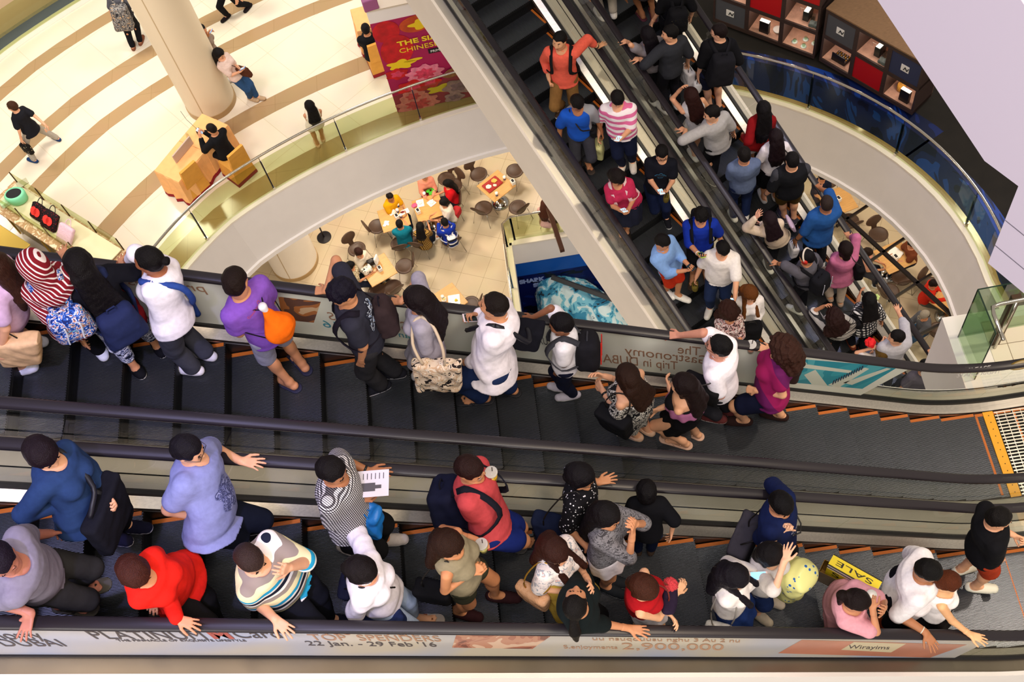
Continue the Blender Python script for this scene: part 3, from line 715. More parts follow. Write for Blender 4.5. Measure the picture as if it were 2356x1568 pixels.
def glass_m(name='clear_glass', c='#fafcf8', a=.2, r=.03):
    M = bpy.data.materials.get(name)
    if M: return M
    M = bpy.data.materials.new(name); M.use_nodes=True; nt=M.node_tree
    for n in list(nt.nodes): nt.nodes.remove(n)
    o=nt.nodes.new('ShaderNodeOutputMaterial'); t=nt.nodes.new('ShaderNodeBsdfTransparent'); g=nt.nodes.new('ShaderNodeBsdfGlossy'); mx=nt.nodes.new('ShaderNodeMixShader'); fr=nt.nodes.new('ShaderNodeLayerWeight'); geo=nt.nodes.new('ShaderNodeNewGeometry')
    t.inputs[0].default_value=(*srgb(c),1); g.inputs['Roughness'].default_value=r; fr.inputs[0].default_value=.25
    pw=nt.nodes.new('ShaderNodeMath'); pw.operation='POWER'; pw.inputs[1].default_value=2.5; nt.links.new(fr.outputs['Facing'],pw.inputs[0])
    ad=nt.nodes.new('ShaderNodeMath'); ad.operation='MULTIPLY_ADD'; ad.inputs[1].default_value=.55; ad.inputs[2].default_value=a*.3; nt.links.new(pw.outputs[0],ad.inputs[0])
    sb=nt.nodes.new('ShaderNodeMath'); sb.operation='SUBTRACT'; sb.inputs[0].default_value=1; nt.links.new(geo.outputs['Backfacing'],sb.inputs[1]); ml=nt.nodes.new('ShaderNodeMath'); ml.operation='MULTIPLY'; nt.links.new(ad.outputs[0],ml.inputs[0]); nt.links.new(sb.outputs[0],ml.inputs[1])
    nt.links.new(ml.outputs[0],mx.inputs[0]); nt.links.new(t.outputs[0],mx.inputs[1]); nt.links.new(g.outputs[0],mx.inputs[2]); nt.links.new(mx.outputs[0],o.inputs[0])
    return M
GLASS = glass_m(); GGLASS = glass_m('green_glass','#e9edd6',.2)
WHITEP = mat('white_panel','#efe9e4',rough=.55,var=.02,vscale=2)
CREAMP = mat('cream_plaster','#e9dfd0',rough=.7,var=.02,vscale=3)
GREYP = mat('grey_plaster','#d9d2cb',rough=.75,var=.02,vscale=3)
def sweep(mb, e, prof, s0, s1, m=0, n_in=1, closed=True):
    """carries a profile of (lateral, height above the nosing line) along an escalator"""
    P=[p for p in e['path'] if s0 < p[0] < s1]; P=[(s0,path_z(e,s0))]+P+[(s1,path_z(e,s1))]
    V=[]; n=len(prof)
    for (s,z) in P:
        for (l,h) in prof: V.append(e['map'](s,e['c']+l,z+h))
    F=[]
    for i in range(len(P)-1):
        for k in range(n if closed else n-1): F.append((i*n+k,i*n+(k+1)%n,(i+1)*n+(k+1)%n,(i+1)*n+k))
    if closed: F+=[tuple(range(n-1,-1,-1)),tuple(range((len(P)-1)*n,len(P)*n))]
    mb.poly(V,F,m)
def rect(l0,l1,h0,h1): return [(l0,h0),(l1,h0),(l1,h1),(l0,h1)]
def rail_prof(l):
    a=[]; 
    for q in range(12):
        t=2*math.pi*q/12; a.append((l+.050*math.copysign(abs(math.cos(t))**.7,math.cos(t)), .865+.027*math.copysign(abs(math.sin(t))**.7,math.sin(t))))
    return a
_step_me = {}
def step_mesh(e, h):
    """one tread with its ribs, riser ribs, dark body and orange border lines; side +-.5"""
    key=('F' if e['front'] else 'B',round(h,3))
    if key in _step_me: return _step_me[key]
    mb=MB(); mp=(lambda s,l,z: front_map(s,l,z)) if e['front'] else (lambda s,l,z: HB*s+LB*l+np.array([0,0,z]))
    def bx(s0,s1,l0,l1,z0,z1,m):
        V=[mp(s,l,z) for s in(s0,s1) for l in(l0,l1) for z in(z0,z1)]
        mb.poly(V,[(0,1,3,2),(4,6,7,5),(0,4,5,1),(2,3,7,6),(0,2,6,4),(1,5,7,3)],m)
    bx(-.405,-.004,-.495,.495,-.05,-.011,1)
    n=88 if e['front'] else 62; p=.97/n
    for i in range(n):
        l=-.485+p*(i+.5); bx(-.403,0 if i%2 else -.006,l-p*.25,l+p*.25,-.011,0,0)
    # curved riser going down under the front edge
    R=[( -.006,-.012),(-.014,-.06),(-.018,-.12),(-.014,-.18),(-.006,-h-.03)]
    for (a,b) in zip(R,R[1:]):
        V=[mp(s,l,z) for (s,z) in (a,b) for l in(-.495,.495)]; mb.poly(V,[(0,1,3,2)],1)
    for i in range(n):
        l=-.485+p*(i+.5)
        for (a,b) in zip(R,R[1:]):
            V=[mp(s+.006,l+d,z) for (s,z) in (a,b) for d in(-p*.22,p*.22)]; mb.poly(V,[(0,1,3,2)],3)
    for l0,l1 in((.462,.495),): bx(-.40,-.012,l0,l1,-.011,.003,2)
    bx(-.403,-.375,-.46,.46,-.009,.0015,2)
    me=bpy.data.meshes.new('step'); me.from_pydata([tuple(map(float,v)) for v in mb.V],[],mb.F)
    for x in (RIB,GROOVE,ORANGE,mat('riser_rib','#15161a',rough=.5,metal=.4)): me.materials.append(x)
    me.polygons.foreach_set('material_index',np.array(mb.mi,dtype=np.int32)); me.update(); _step_me[key]=me
    return me
def film_m(seed, base='#cfd0c4', cols=None, c2=None):
    M=bpy.data.materials.new('printed_film'); M.use_nodes=True; nt=M.node_tree; b=nt.nodes['Principled BSDF']; b.inputs['Roughness'].default_value=.18; b.inputs['Base Color'].default_value=(*srgb(base),1)
    if c2:
        tc=nt.nodes.new('ShaderNodeTexCoord'); n=nt.nodes.new('ShaderNodeTexNoise'); n.inputs['Scale'].default_value=1.3; n.inputs['Detail'].default_value=1; r=nt.nodes.new('ShaderNodeValToRGB'); nt.links.new(tc.outputs['Object'],n.inputs['Vector']); nt.links.new(n.outputs['Fac'],r.inputs[0]); nt.links.new(r.outputs[0],b.inputs['Base Color'])
        r.color_ramp.elements[0].position=.35; r.color_ramp.elements[1].position=.65; r.color_ramp.elements[0].color=(*srgb(base),1); r.color_ramp.elements[1].color=(*srgb(c2),1)
    return M
FILM = film_m(1,'#c9cabd',c2='#d8cfb4')
def escalator(key, label, s0, s1, film=None, clad=None, outl=True):
    e=ESC[key]; o=e['map'](s1 if s1<e['path'][-1][0] else e['path'][-1][0], e['c'], path_z(e,s1)); o=np.array(o)
    root=empty('escalator',o,label,'escalator','pair of escalators in the foreground' if e['front'] else 'pair of escalators crossing behind')
    P=e['path']; s_end=s1
    nos=e['nos']
    for i,(s,z) in enumerate(nos):
        if s<s0 or s>s_end: continue
        h=z-nos[i+1][1] if i+1<len(nos) else 0
        h=round(max(h,.02),2); me=step_mesh(e,.21)
        so=bpy.data.objects.new('step',me); COL.objects.link(so); so.parent=root
        q=np.array(e['map'](s,e['c'],z))-o; so.location=q
    for sg,side in((-1,'near'),(1,'far')):
        mb=MB(); sweep(mb,e,rail_prof(sg*.62),s0,s_end); mb.obj('handrail',HRAIL,root,o,smooth=True)
        mb=MB(); sweep(mb,e,rect(sg*.62-.018,sg*.62+.018,.822,.852),s0,s_end); mb.obj('handrail_track',STEEL,root,o)
        # glass in panels with thin joints
        L=s_end-s0; pw=1.02; k0=s0+.37; n=int(L/pw)+2; mb=MB()
        for i in range(n):
            a=s0 if i==0 else k0+(i-1)*pw; b=min(k0+i*pw-.008,s_end)
            if b<=a: break
            Q=[(a,.05),(b,.05),(b,.83),(a,.83)]; V=[]
            for l in(sg*.62-.006,sg*.62+.006):
                for (s,h) in Q:
                    ds=-(h)*.45*.9 if False else h*.50   # joints stand square to the slope
                    V.append(e['map'](s+ds*.866*1.0-.0,e['c']+l,path_z(e,s+ds*.866)+h))
            mb.poly(V,[(0,1,2,3),(7,6,5,4),(0,4,5,1),(1,5,6,2),(2,6,7,3),(3,7,4,0)],0)
        mb.obj('glass_panel',GLASS,root,o)
        mb=MB(); sweep(mb,e,rect(sg*.62-.022,sg*.62+.022,.02,.085),s0,s_end); mb.obj('glass_clamp',BLACK,root,o)
        mb=MB(); sweep(mb,e,[(sg*.502,-.03),(sg*.506,.0),(sg*.60,.045),(sg*.60,.0),(sg*.55,-.04)][::1],s0,s_end); mb.obj('inner_deck',STEEL,root,o)
        mb=MB(); sweep(mb,e,rect(sg*.504 if sg>0 else -.512,.512 if sg>0 else -.504,-.34,.005),s0,s_end); mb.obj('skirt_panel',SKIRT,root,o)
        if key=='E1' and sg<0: ow=-.75
        elif key=='BL' and sg<0: ow=-.75
        elif key=='BR' and sg>0: ow=.72
        else: ow=sg*.80 if e['front'] and False else sg*((4.715-3.166)/2 if e['front'] else .8)
        mb=MB(); a,b=sorted((sg*.64,ow)); sweep(mb,e,rect(a,b,.015,.045),s0,s_end)
        mb.obj('outer_deck',mat('warm_deck_steel','#8f8474',rough=.34,metal=.85,var=.15,vscale=1.2) if abs(ow)<.76 and e['front'] else DECKM,root,o)
        mb=MB(); mm=(a+b)/2
        if abs(ow)>.755: sweep(mb,e,rect(ow-.005,ow+.005,.046,.05),s0,s_end); mb.obj('deck_joint',DARK,root,o)
    if clad is not None:
        for (l,h0,h1,mt) in clad:
            mb=MB(); sweep(mb,e,rect(l-.02,l+.02,h0,h1),s0,s_end); mb.obj('side_cladding',mt,root,o)
    mb=MB(); sweep(mb,e,rect(-.72,.72,-.75,-.62),s0,s_end); mb.obj('truss_underside',GREYP,root,o)
    return root,o
RE1,OE1=escalator('E1','black-stepped escalator with steel decks crossing the bottom of the picture, lower of the front pair',-7.4,5.5,clad=[(-.77,-1.4,.05,WHITEP)])
RE2,OE2=escalator('E2','black-stepped escalator with mirrored printed glass, upper of the front pair',-7.4,5.5,clad=[(.77,-.7,.045,WHITEP)])
RBL,OBL=escalator('BL','descending escalator with broad cream side panel, left one of the pair crossing behind',-12.9,-1.7,clad=[(-.77,-1.15,.05,CREAMP)])
RBR,OBR=escalator('BR','crowded rising escalator beside the curved balcony, right one of the pair crossing behind',-12.9,-1.7,clad=[(.74,-.45,.045,CREAMP)])
# landing of the front pair
SMAXN=ESC['E2']['path'][-1][0]-2.0
def landing(key, root, o):
    e=ESC[key]; last=[n for n in e['nos']]; 
    return last[-1][0]
# comb plates and grille floor plates, parts of each front escalator
for key,root,o in (('E1',RE1,OE1),('E2',RE2,OE2)):
    e=ESC[key]; sc=4.28
    mb=MB(); mb.box((sc+.055,e['c'],L2+.004),(.11,1.0,.02),0)
    for i in range(12): mb.lathe((sc+.055,e['c']-.45+i*.082,L2+.015),[(.006,0),(.004,.003)],8,1)
    mb.obj('comb_plate',[YEL,DARK],root,o)
    mb=MB(); mb.box((sc+.11+.6,e['c'],L2-.01),(1.2,1.0,.02),0)
    for i in range(26): mb.box((sc+.11+.6,e['c']-.48+i*.0384,L2+.004),(1.18,.014,.012),1)
    for i in range(14): mb.box((sc+.15+i*.085,e['c'],L2+.003),(.008,.98,.010),1)
    mb.obj('floor_plate',[mat('plate_dark','#191715',rough=.5,metal=.5),STEEL],root,o)
# ------------------------------------------------------------------ floors
def stone(name, base, scale=.6, gap='#b59a74', rot=0, rough=.16, var=.05, stripes=None, ctr=None):
    M=bpy.data.materials.new(name); M.use_nodes=True; nt=M.node_tree; N=nt.nodes.new; LK=nt.links.new; b=nt.nodes['Principled BSDF']
    tc=N('ShaderNodeTexCoord'); mp=N('ShaderNodeMapping'); mp.inputs['Rotation'].default_value=(0,0,rot); LK(tc.outputs['Object'],mp.inputs[0])
    br=N('ShaderNodeTexBrick'); br.offset=0; br.inputs['Scale'].default_value=1; br.inputs['Brick Width'].default_value=scale; br.inputs['Row Height'].default_value=scale; br.inputs['Mortar Size'].default_value=.004
    br.inputs['Mortar Smooth'].default_value=.1
    c=srgb(base); br.inputs['Color1'].default_value=(*c,1); br.inputs['Color2'].default_value=(*[x*(1-var) for x in c],1); br.inputs['Mortar'].default_value=(*srgb(gap),1); LK(mp.outputs[0],br.inputs['Vector'])
    n=N('ShaderNodeTexNoise'); n.inputs['Scale'].default_value=1.6; n.inputs['Detail'].default_value=5; LK(tc.outputs['Object'],n.inputs['Vector'])
    mx=N('ShaderNodeMixRGB'); mx.blend_type='MULTIPLY'; mx.inputs[0].default_value=.12; LK(br.outputs['Color'],mx.inputs[1]); LK(n.outputs['Color'],mx.inputs[2]); LK(mx.outputs[0],b.inputs['Base Color'])
    b.inputs['Roughness'].default_value=rough; b.inputs['Specular IOR Level'].default_value=.5
    return M
OC=np.array([-1.45,8.75])      # middle of the atrium opening
EDGE_PX=[(543,513),(610,460),(679,411),(740,378),(800,353),(917,299),(1010,278),(1121,261.5)]
EDGE_PR=[(1750,206),(1860.6,253),(1950,306),(2038,370),(2125,445),(2202,528.6),(2250,592),(2286,651)]
pts=[at_z(x,y,L1) for x,y in EDGE_PX]+[at_z(x,y,L1) for x,y in EDGE_PR]
ang=[math.atan2(p[1]-OC[1],p[0]-OC[0]) for p in pts]; rad=[math.hypot(p[1]-OC[1],p[0]-OC[0]) for p in pts]
o_=np.argsort(ang); AN=np.array(ang)[o_]; RD=np.array(rad)[o_]
cf=np.polyfit(AN,RD,4)
def redge(a):
    r=float(np.polyval(cf,np.clip(a,AN[0],AN[-1]))); return r+(0 if a<AN[-1] else .02*(a-AN[-1]))

A0,A1=-.75,math.pi+.95
def epts(dr=0,n=90,a0=A0,a1=A1): 
    return [(OC[0]+(redge(a)+dr)*math.cos(a),OC[1]+(redge(a)+dr)*math.sin(a)) for a in np.linspace(a0,a1,n)]
def ring(name, din, dout, z0, z1, M, kind='structure', a0=A0, a1=A1, n=90, label=None, cat=None, parent=None, origin=None, din1=None, dout1=None):
    I=epts(din,n,a0,a1);O=epts(dout,n,a0,a1);I1=epts(din if din1 is None else din1,n,a0,a1);O1=epts(dout if dout1 is None else dout1,n,a0,a1)
    V=[(*p,z0) for p in I]+[(*p,z0) for p in O]+[(*p,z1) for p in I1]+[(*p,z1) for p in O1]; F=[]
    for i in range(n-1):
        F+=[(i,i+1,n+i+1,n+i),(2*n+i,3*n+i,3*n+i+1,2*n+i+1),(i,2*n+i,2*n+i+1,i+1),(n+i,n+i+1,3*n+i+1,3*n+i)]
    F+=[(0,n,3*n,2*n),(n-1,3*n-1,4*n-1,2*n-1)]
    o=link_mesh(name,V,F,M,parent,origin); 
    if kind and parent is None: o['kind']=kind
    return o
CREAMF=stone('cream_marble','#f2e6cd',1.2,'#d9c6a2',rot=.9,rough=.13); TANF=stone('tan_marble','#b3946a',.9,'#9c8056',rough=.14)
# middle floor: a wide ring around the opening
ring('floor_middle_level',0.0,7.72,L1-.25,L1,CREAMF)
GF=stone('food_court_tiles','#cdbb9c',.603,'#9a8768',rot=.4236,rough=.3)
fl=MB(); pass
# tan bands laid in the middle floor, following the opening
for j,(d0,d1) in enumerate(((.10,.55),(1.90,2.32),(3.98,4.34),(5.02,5.37),(6.68,7.0))):
    ring('trim_%d'%(j+1),d0,d1,L1-.01,L1+.004+.0005*j,TANF)
# fascia with its white lip
ring('wall_fascia_ring',-.31,.0,L1-1.1,L1-.0,GREYP,din1=-.02,dout1=.1)
ring('trim_11',-.36,-.26,L1-1.2,L1-1.08,WHITEP)
ring('trim_12',-.03,.10,L1-.005,L1+.035,CREAMP)
# ------------------------------------------------------------------ upper level panel near the camera
LATP=4.0
def lp(s,l,z): return HB*s+LB*l+np.array([0,0,z])
def lat_pt(px,l):
    r=ray(*px); k=l/(r@LB); P=r*k+np.array([0,0,CZ]); return float(P@HB),float(P[2])
ts,tz=lat_pt((2350,2),LATP)
LIL=mat('white_cladding','#c6bdcd',rough=.6)
def slab_poly(name,pts,l0,l1,M,origin=None):
    n=len(pts); V=[lp(s,l0,z) for s,z in pts]+[lp(s,l1,z) for s,z in pts]
    F=[tuple(range(n)),tuple(range(2*n-1,n-1,-1))]+[(i,n+i,n+(i+1)%n,(i+1)%n) for i in range(n)]
    o=link_mesh(name,V,F,M); return o
q0=lat_pt((2265,370),LATP); q1=lat_pt((2343,428),LATP); q2=lat_pt((2273,605),LATP); q3=lat_pt((2356,675),LATP); q4=lat_pt((2020,0),LATP)
up=[(q0[0]-4,q0[1]+4*T30),q0,q1,q2,(q3[0]+2,q2[1]),(q3[0]+2,tz-(q3[0]+2-ts)*T30),(q0[0]-4,tz+(ts-q0[0]+4)*T30)]
o=slab_poly('wall_upper_escalator_cladding',up,LATP,LATP+.4,LIL); tag(o,kind='structure')
mb=MB()
for a,b in (((2313,505),(2356,545)),((2265,370),(2150,390))):
    if a[0]<2300: continue
    s0,z0=lat_pt(a,LATP); V=[lp(s0,LATP-.003,z0),lp(s0+1.5,LATP-.003,z0),lp(s0+1.5,LATP-.003,z0-.005),lp(s0,LATP-.003,z0-.005)]; mb.poly(V,[(0,1,2,3)])
s0,z0=lat_pt((2290,563),LATP); V=[lp(s0,LATP-.003,z0),lp(s0+1.5,LATP-.003,z0),lp(s0+1.5,LATP-.003,z0-.005),lp(s0,LATP-.003,z0-.005)]; mb.poly(V,[(0,1,2,3)])
tag(mb.obj('trim_13',mat('cladding_joint','#5a5560',rough=.9)),kind='structure')  # dark joint lines between the cladding panels
# ------------------------------------------------------------------ glass guard rail round the opening
def guard(name,label,dr,z,a0,a1,npan,M_glass,topz=1.05,foot=True):
    A=[a0+(a1-a0)*i/npan for i in range(npan+1)]
    P=lambda a,d,zz: np.array([OC[0]+(redge(a)+d)*math.cos(a),OC[1]+(redge(a)+d)*math.sin(a),zz])
    mid=P((a0+a1)/2,dr,z); root=empty(name,mid,label,'railing')
    mb=MB(); mb.tube([P(a,dr+.05,z+topz) for a in np.linspace(a0,a1,npan*8)],.026,10); mb.obj('top_rail',mat('polished_steel','#cfcac0',rough=.15,metal=1),root,mid,smooth=True)
    for i in range(npan):
        aa=np.linspace(A[i]+.002,A[i+1]-.002,6); V=[];n=len(aa)
        for d in(0,.012):
            for zz in(z+.02,z+.97): V+=[P(a,dr+d,zz) for a in aa]
        F=[]
        for k in range(n-1): F+=[(k,k+1,n+k+1,n+k),(2*n+k,3*n+k,3*n+k+1,2*n+k+1),(n+k,n+k+1,3*n+k+1,3*n+k)]
        o=link_mesh('glass_panel',V,F,M_glass,root,mid)
    for a in A:
        mb=MB(); p0,p1=P(a,dr+.035,z),P(a,dr+.035,z+.92); R=np.array([[math.cos(a),math.sin(a),0],[-math.sin(a),math.cos(a),0],[0,0,1]]).T
        mb.box((p0+p1)/2,(.045,.022,.92),0,R); mb.box(P(a,dr+.045,z+.97),(.02,.012,.14),1,R); mb.box(P(a,dr+.03,z+.05),(.07,.05,.12),1,R)
        mb.obj('post',[mat('dark_post','#1b2230',rough=.3,metal=.6),mat('polished_steel','#cfcac0',rough=.15,metal=1)],root,mid)
    return root
def ang_at(px,z): 
    p=at_z(px[0],px[1],z); return math.atan2(p[1]-OC[1],p[0]-OC[0])
aP=[ang_at(p,L1) for p in ((970,282),(798,339),(638,424),(479,553))]
step=(aP[3]-aP[0])/3
guard('glass_railing','curved glass railing with dark posts in front of the seated attendant and the banner',.06,L1,aP[0]-3*step,aP[0]+5*step,8,GGLASS)
aR=[ang_at(p,L1) for p in ((1860,253),(2040,371),(2202,529))]; step=(aR[2]-aR[0])/2
guard('glass_railing','curved glass railing over the blue floor picture by the wooden display cabinets',.06,L1,aR[0]-2*step,aR[0]+5*step,7,GGLASS)
# outer edge of the middle floor, top left corner
ring('trim_21',7.6,7.85,L1-.02,L1+.03,CREAMP,a0=1.6,a1=A1)
ring('wall_outer_fascia',7.86,9.32,L1-1.3,L1-.9,mat('blue_grey_carpet','#5c6790',rough=.9),a0=1.6,a1=A1)
ring('wall_far_balcony',9.3,9.9,L1-.8,L1+.4,mat('peach_plaster','#e0bf9c',rough=.7),a0=1.6,a1=A1)
ring('floor_far',8.2,14,-.4,-.3,mat('blue_grey_carpet','#565a66',rough=.9),a0=1.6,a1=A1)
rr=empty('glass_edge_guard',(-12,20,L1),'low glass guard at the far edge of the floor, top left corner','railing')
def arc_glass(root,dr,z0,z1,a0,a1,o):
    V=[];aa=np.linspace(a0,a1,30);n=30
    for d in(0,.015):
        for zz in(z0,z1): V+=[(OC[0]+(redge(a)+dr+d)*math.cos(a),OC[1]+(redge(a)+dr+d)*math.sin(a),zz) for a in aa]
    F=[]
    for k in range(n-1): F+=[(k,k+1,n+k+1,n+k),(2*n+k,3*n+k,3*n+k+1,2*n+k+1),(n+k,n+k+1,3*n+k+1,3*n+k)]
    return link_mesh('glass_panel',V,F,GGLASS,root,o)
arc_glass(rr,7.74,L1,L1+.95,1.9,2.8,(-12,20,L1))
# ------------------------------------------------------------------ columns
def column(px,z0,z1,r,label,M):
    b=at_z(px[0],px[1],z0) if len(px)==2 else np.array(px); b=np.array([b[0],b[1],z0])
    root=empty('column',b,label,'column'); mb=MB(); mb.lathe(b,[(r,0.12),(r,z1-z0)],48); mb.obj('shaft',M,root,b,smooth=True).modifiers.new('e','EDGE_SPLIT')
    mb=MB(); mb.lathe(b,[(r+.015,0),(r+.015,.13)],48); mb.obj('base_band',mat('tan_base','#a98a5c',rough=.4),root,b,smooth=True).modifiers.new('e','EDGE_SPLIT')
    for a in (-1.75,):
        mb=MB(); c=b+np.array([math.cos(a)*r,math.sin(a)*r,(z1-z0)/2]); mb.box(c,(.02,.008,z1-z0),0); mb.obj('panel_joint',mat('cream_joint','#b9a17c',rough=.8),root,b)
    return b
CB=column((487,235),L1,15.5,.52,'round cream column on the marble floor beside the leaning woman',mat('column_cream','#dccbae',rough=.55))
column((CB[0]+.0,CB[1]+.05,0),0,5.0,.60,'round cream column in the food court below, just under the curved fascia',CREAMP)
# ------------------------------------------------------------------ counters with cloths and covered chairs
PEACH=mat('peach_cloth','#f0b272',rough=.85,bump=.3,bscale=6,var=.05); GOLD=mat('gold_cloth','#d99a40',rough=.85,bump=.3,bscale=6,var=.06); MAR=mat('maroon_hem','#8f1420',rough=.85)
def cloth_table(corners,label,h=.75,Ls=L1):
    P=[at_z(x,y,Ls+h) for x,y in corners]; c=sum(P)/len(P); c[2]=Ls; root=empty('table',c,label,'table','cloth covered tables on the marble floor')
    n=24; V=[];F=[]
    ring_=[]
    for i in range(4):
        for t in range(n//4):
            a=P[i]+(P[(i+1)%4]-P[i])*t/(n//4); ring_.append(a)
    for k,(ex,z) in enumerate(((0,h),(.012,h-.03),(.03,.35),(.045,.10))):
        for i,p in enumerate(ring_):
            d=_n(np.array([p[0]-c[0],p[1]-c[1],0])); w_=math.sin(i*2.6)*.012*k; V.append(np.array([p[0],p[1],Ls+z])+d*(ex+w_))
    for k in range(3):
        for i in range(n): F.append((k*n+i,k*n+(i+1)%n,(k+1)*n+(i+1)%n,(k+1)*n+i))
    F.append(tuple(range(n))); link_mesh('tablecloth',V,F,PEACH,root,c,None,False)
    V2=[v for v in V[3*n:4*n]]+[np.array([v[0],v[1],Ls+.015])+_n(np.array([v[0]-c[0],v[1]-c[1],0]))*.01 for v in V[3*n:4*n]]
    link_mesh('hem',V2,[(i,(i+1)%n,n+(i+1)%n,n+i) for i in range(n)],MAR,root,c)
    return root,c,P
e0,e1,e2,e3=(355,392),(411,419),(524,287),(465,261)
mid1=(440,322-31); 
cloth_table([e0,e1,(471,348),(411,324)],'peach cloth table, end nearer the glass railing, beside the empty covered chair')
cloth_table([(412,323),(472,347),e2,e3],'peach cloth table at which the attendant in black sits')
def covered_chair(px,dirpx,label,grp='cloth covered chairs'):
    c=at_z(px[0],px[1],L1+.45); c[2]=L1; a=at_z(px[0],px[1],L1); b=at_z(px[0]+dirpx[0],px[1]+dirpx[1],L1); F=_n(b-a); Rr_=np.cross(F,[0,0,1]); R=np.array([Rr_,F,[0,0,1]]).T
    root=empty('chair',c,label,'chair',grp)
    mb=MB(); n=4; V=[]
    for z,k in((.47,1.0),(.10,1.14)):
        for sx,sy in((-1,-1),(1,-1),(1,1),(-1,1)): V.append(c+R@np.array([sx*.22*k,sy*.22*k,z]))
    mb.poly(V,[(0,1,5,4),(1,2,6,5),(2,3,7,6),(3,0,4,7),(3,2,1,0)]); mb.obj('seat_cover',GOLD,root,c)
    mb=MB(); V=[c+R@np.array([x,y,z]) for x,z in((-.22,.44),(.22,.44),(.19,.98),(-.19,.98)) for y in(-.27+(-.06 if z>.5 else 0),-.21+(-.06 if z>.5 else 0))]
    mb.poly(V,[(0,2,4,6),(7,5,3,1),(0,1,3,2),(2,3,5,4),(4,5,7,6),(6,7,1,0)]); mb.obj('back_cover',GOLD,root,c)
    mb=MB(); V=[]
    for z,k in((.10,1.145),(.01,1.17)):
        for sx,sy in((-1,-1),(1,-1),(1,1),(-1,1)): V.append(c+R@np.array([sx*.22*k,sy*.22*k,z]))
    mb.poly(V,[(0,1,5,4),(1,2,6,5),(2,3,7,6),(3,0,4,7)]); mb.obj('hem',MAR,root,c)
    return root
covered_chair((430,405),(-60,-44),'empty gold covered chair with maroon hem at the table end')
covered_chair((537,368),(-60,-44),'gold covered chair with maroon hem under the attendant in black')
# small things on the cloth table
def box_thing(name,px,z,size,M,label,cat,rot=0,group=None,M2=None):
    p=at_z(px[0],px[1],z); root=MB(); c,s=math.cos(rot),math.sin(rot); R=np.array([[c,-s,0],[s,c,0],[0,0,1]])
    root.box((p[0],p[1],z+size[2]/2),size,0,R); o=root.obj(name,M,None,(p[0],p[1],z),bevel=min(size)*.15); return tag(o,label,cat,group)
TB=L1+.755
def rot_of(a,b,z=L1): p=at_z(*a,z);q=at_z(*b,z); return math.atan2(q[1]-p[1],q[0]-p[0])
RT1=rot_of(e0,e3,TB)
box_thing('name_board',(425,352),TB,(.55,.03,.22),mat('grey_board','#b9a291',rough=.6),'long low grey sign board standing on the cloth table','sign',RT1)
mb=MB(); p=at_z(437,322,TB); mb.lathe(p,[(.032,0),(.034,.12),(.03,.17),(.012,.2),(.012,.22)],14); tag(mb.obj('water_bottle',glass_m('bottle_plastic','#e6eee8',.3),None,p,True),'clear water bottle on the cloth table','bottle')
mb=MB(); p=at_z(458,305,TB); mb.box(p+np.array([0,0,.05]),(.06,.09,.1)); mb.tube([p+np.array([0,0,.1]),p+np.array([-.15,.12,.3]),p+np.array([-.2,.18,.5])],.004,5); tag(mb.obj('radio_handset',mat('black_plastic','#141414',rough=.4),None,p),'black radio with a long aerial on the cloth table','radio')
# desk, banner wall
dk=[(828,18),(905,-6),(1000,-30),(940,-60)]
P0=at_z(835,62,L1+.75); 
cloth_table([(806,22),(822,72),(900,60),(886,0)],'peach cloth desk behind the flowery banner')
covered_chair((868,118),(-30,-70),'gold covered chair behind the left edge of the banner','cloth covered chairs')
bl=at_z(915,258,L1); br=at_z(1083,222,L1); Ux=_n(br-bl); 
# height of the banner wall from its top left corner
def vheight(base,px):
    best=min(((np.hypot(*(np.array(project(base+np.array([0,0,h])))-np.array(px))),h) for h in np.arange(.5,4,.02))); return best[1]
def project(P):
    c=CR@(np.asarray(P)-np.array([0,0,CZ])); return CXP+FPX*c[0]/c[2],CYP+FPX*c[1]/c[2]
bh=vheight(bl,(848,56)); th=vheight(bl,(842,28)); print('banner h',bh,th)
BW=3.4; nb=np.cross(Ux,[0,0,1]); root=empty('banner_wall',bl+Ux*BW/2,'white stand wall carrying a magenta banner with flowers and lanterns','banner stand'); oo=np.array(bl+Ux*BW/2)
def wallpt(u,z,d=0): return bl+Ux*u+np.array([0,0,z])+nb*d
def quadbox(mb,u0,u1,z0,z1,d0,d1,m=0):
    V=[wallpt(u,z,d) for u in(u0,u1) for z in(z0,z1) for d in(d0,d1)]; mb.poly(V,[(0,1,3,2),(4,6,7,5),(0,4,5,1),(2,3,7,6),(0,2,6,4),(1,5,7,3)],m)
mb=MB(); quadbox(mb,0,BW,0,th,-.25,0); mb.obj('wall_panel',WHITEP,root,oo)
mb=MB(); quadbox(mb,0,BW,th,th+.03,-.28,.03); mb.obj('cap_strip',mat('stone_cap','#d2c3ae',rough=.5),root,oo)
MAG=mat('magenta_print','#a3104e',rough=.55,var=.1,vscale=1.2)
mb=MB(); quadbox(mb,0,BW,0.01,bh,0,.01); bo=mb.obj('banner',MAG,root,oo)
def wall_blob(name,cu,cz,ru,rz,n,M,d,wob=.2,seed=0,depth=.006):
    rnd=random.Random(seed); pts=[]
    ph=rnd.random()*6
    for i in range(40):
        a=2*math.pi*i/40; r=1+wob*math.sin(n*a+ph); pts.append((cu+ru*r*math.cos(a),cz+rz*r*math.sin(a)))
    V=[wallpt(u,z,d) for u,z in pts]+[wallpt(u,z,d+depth) for u,z in pts]; k=len(pts)
    return link_mesh(name,V,[tuple(range(k,2*k))]+[(i,(i+1)%k,k+(i+1)%k,k+i) for i in range(k)],M,bo,oo)
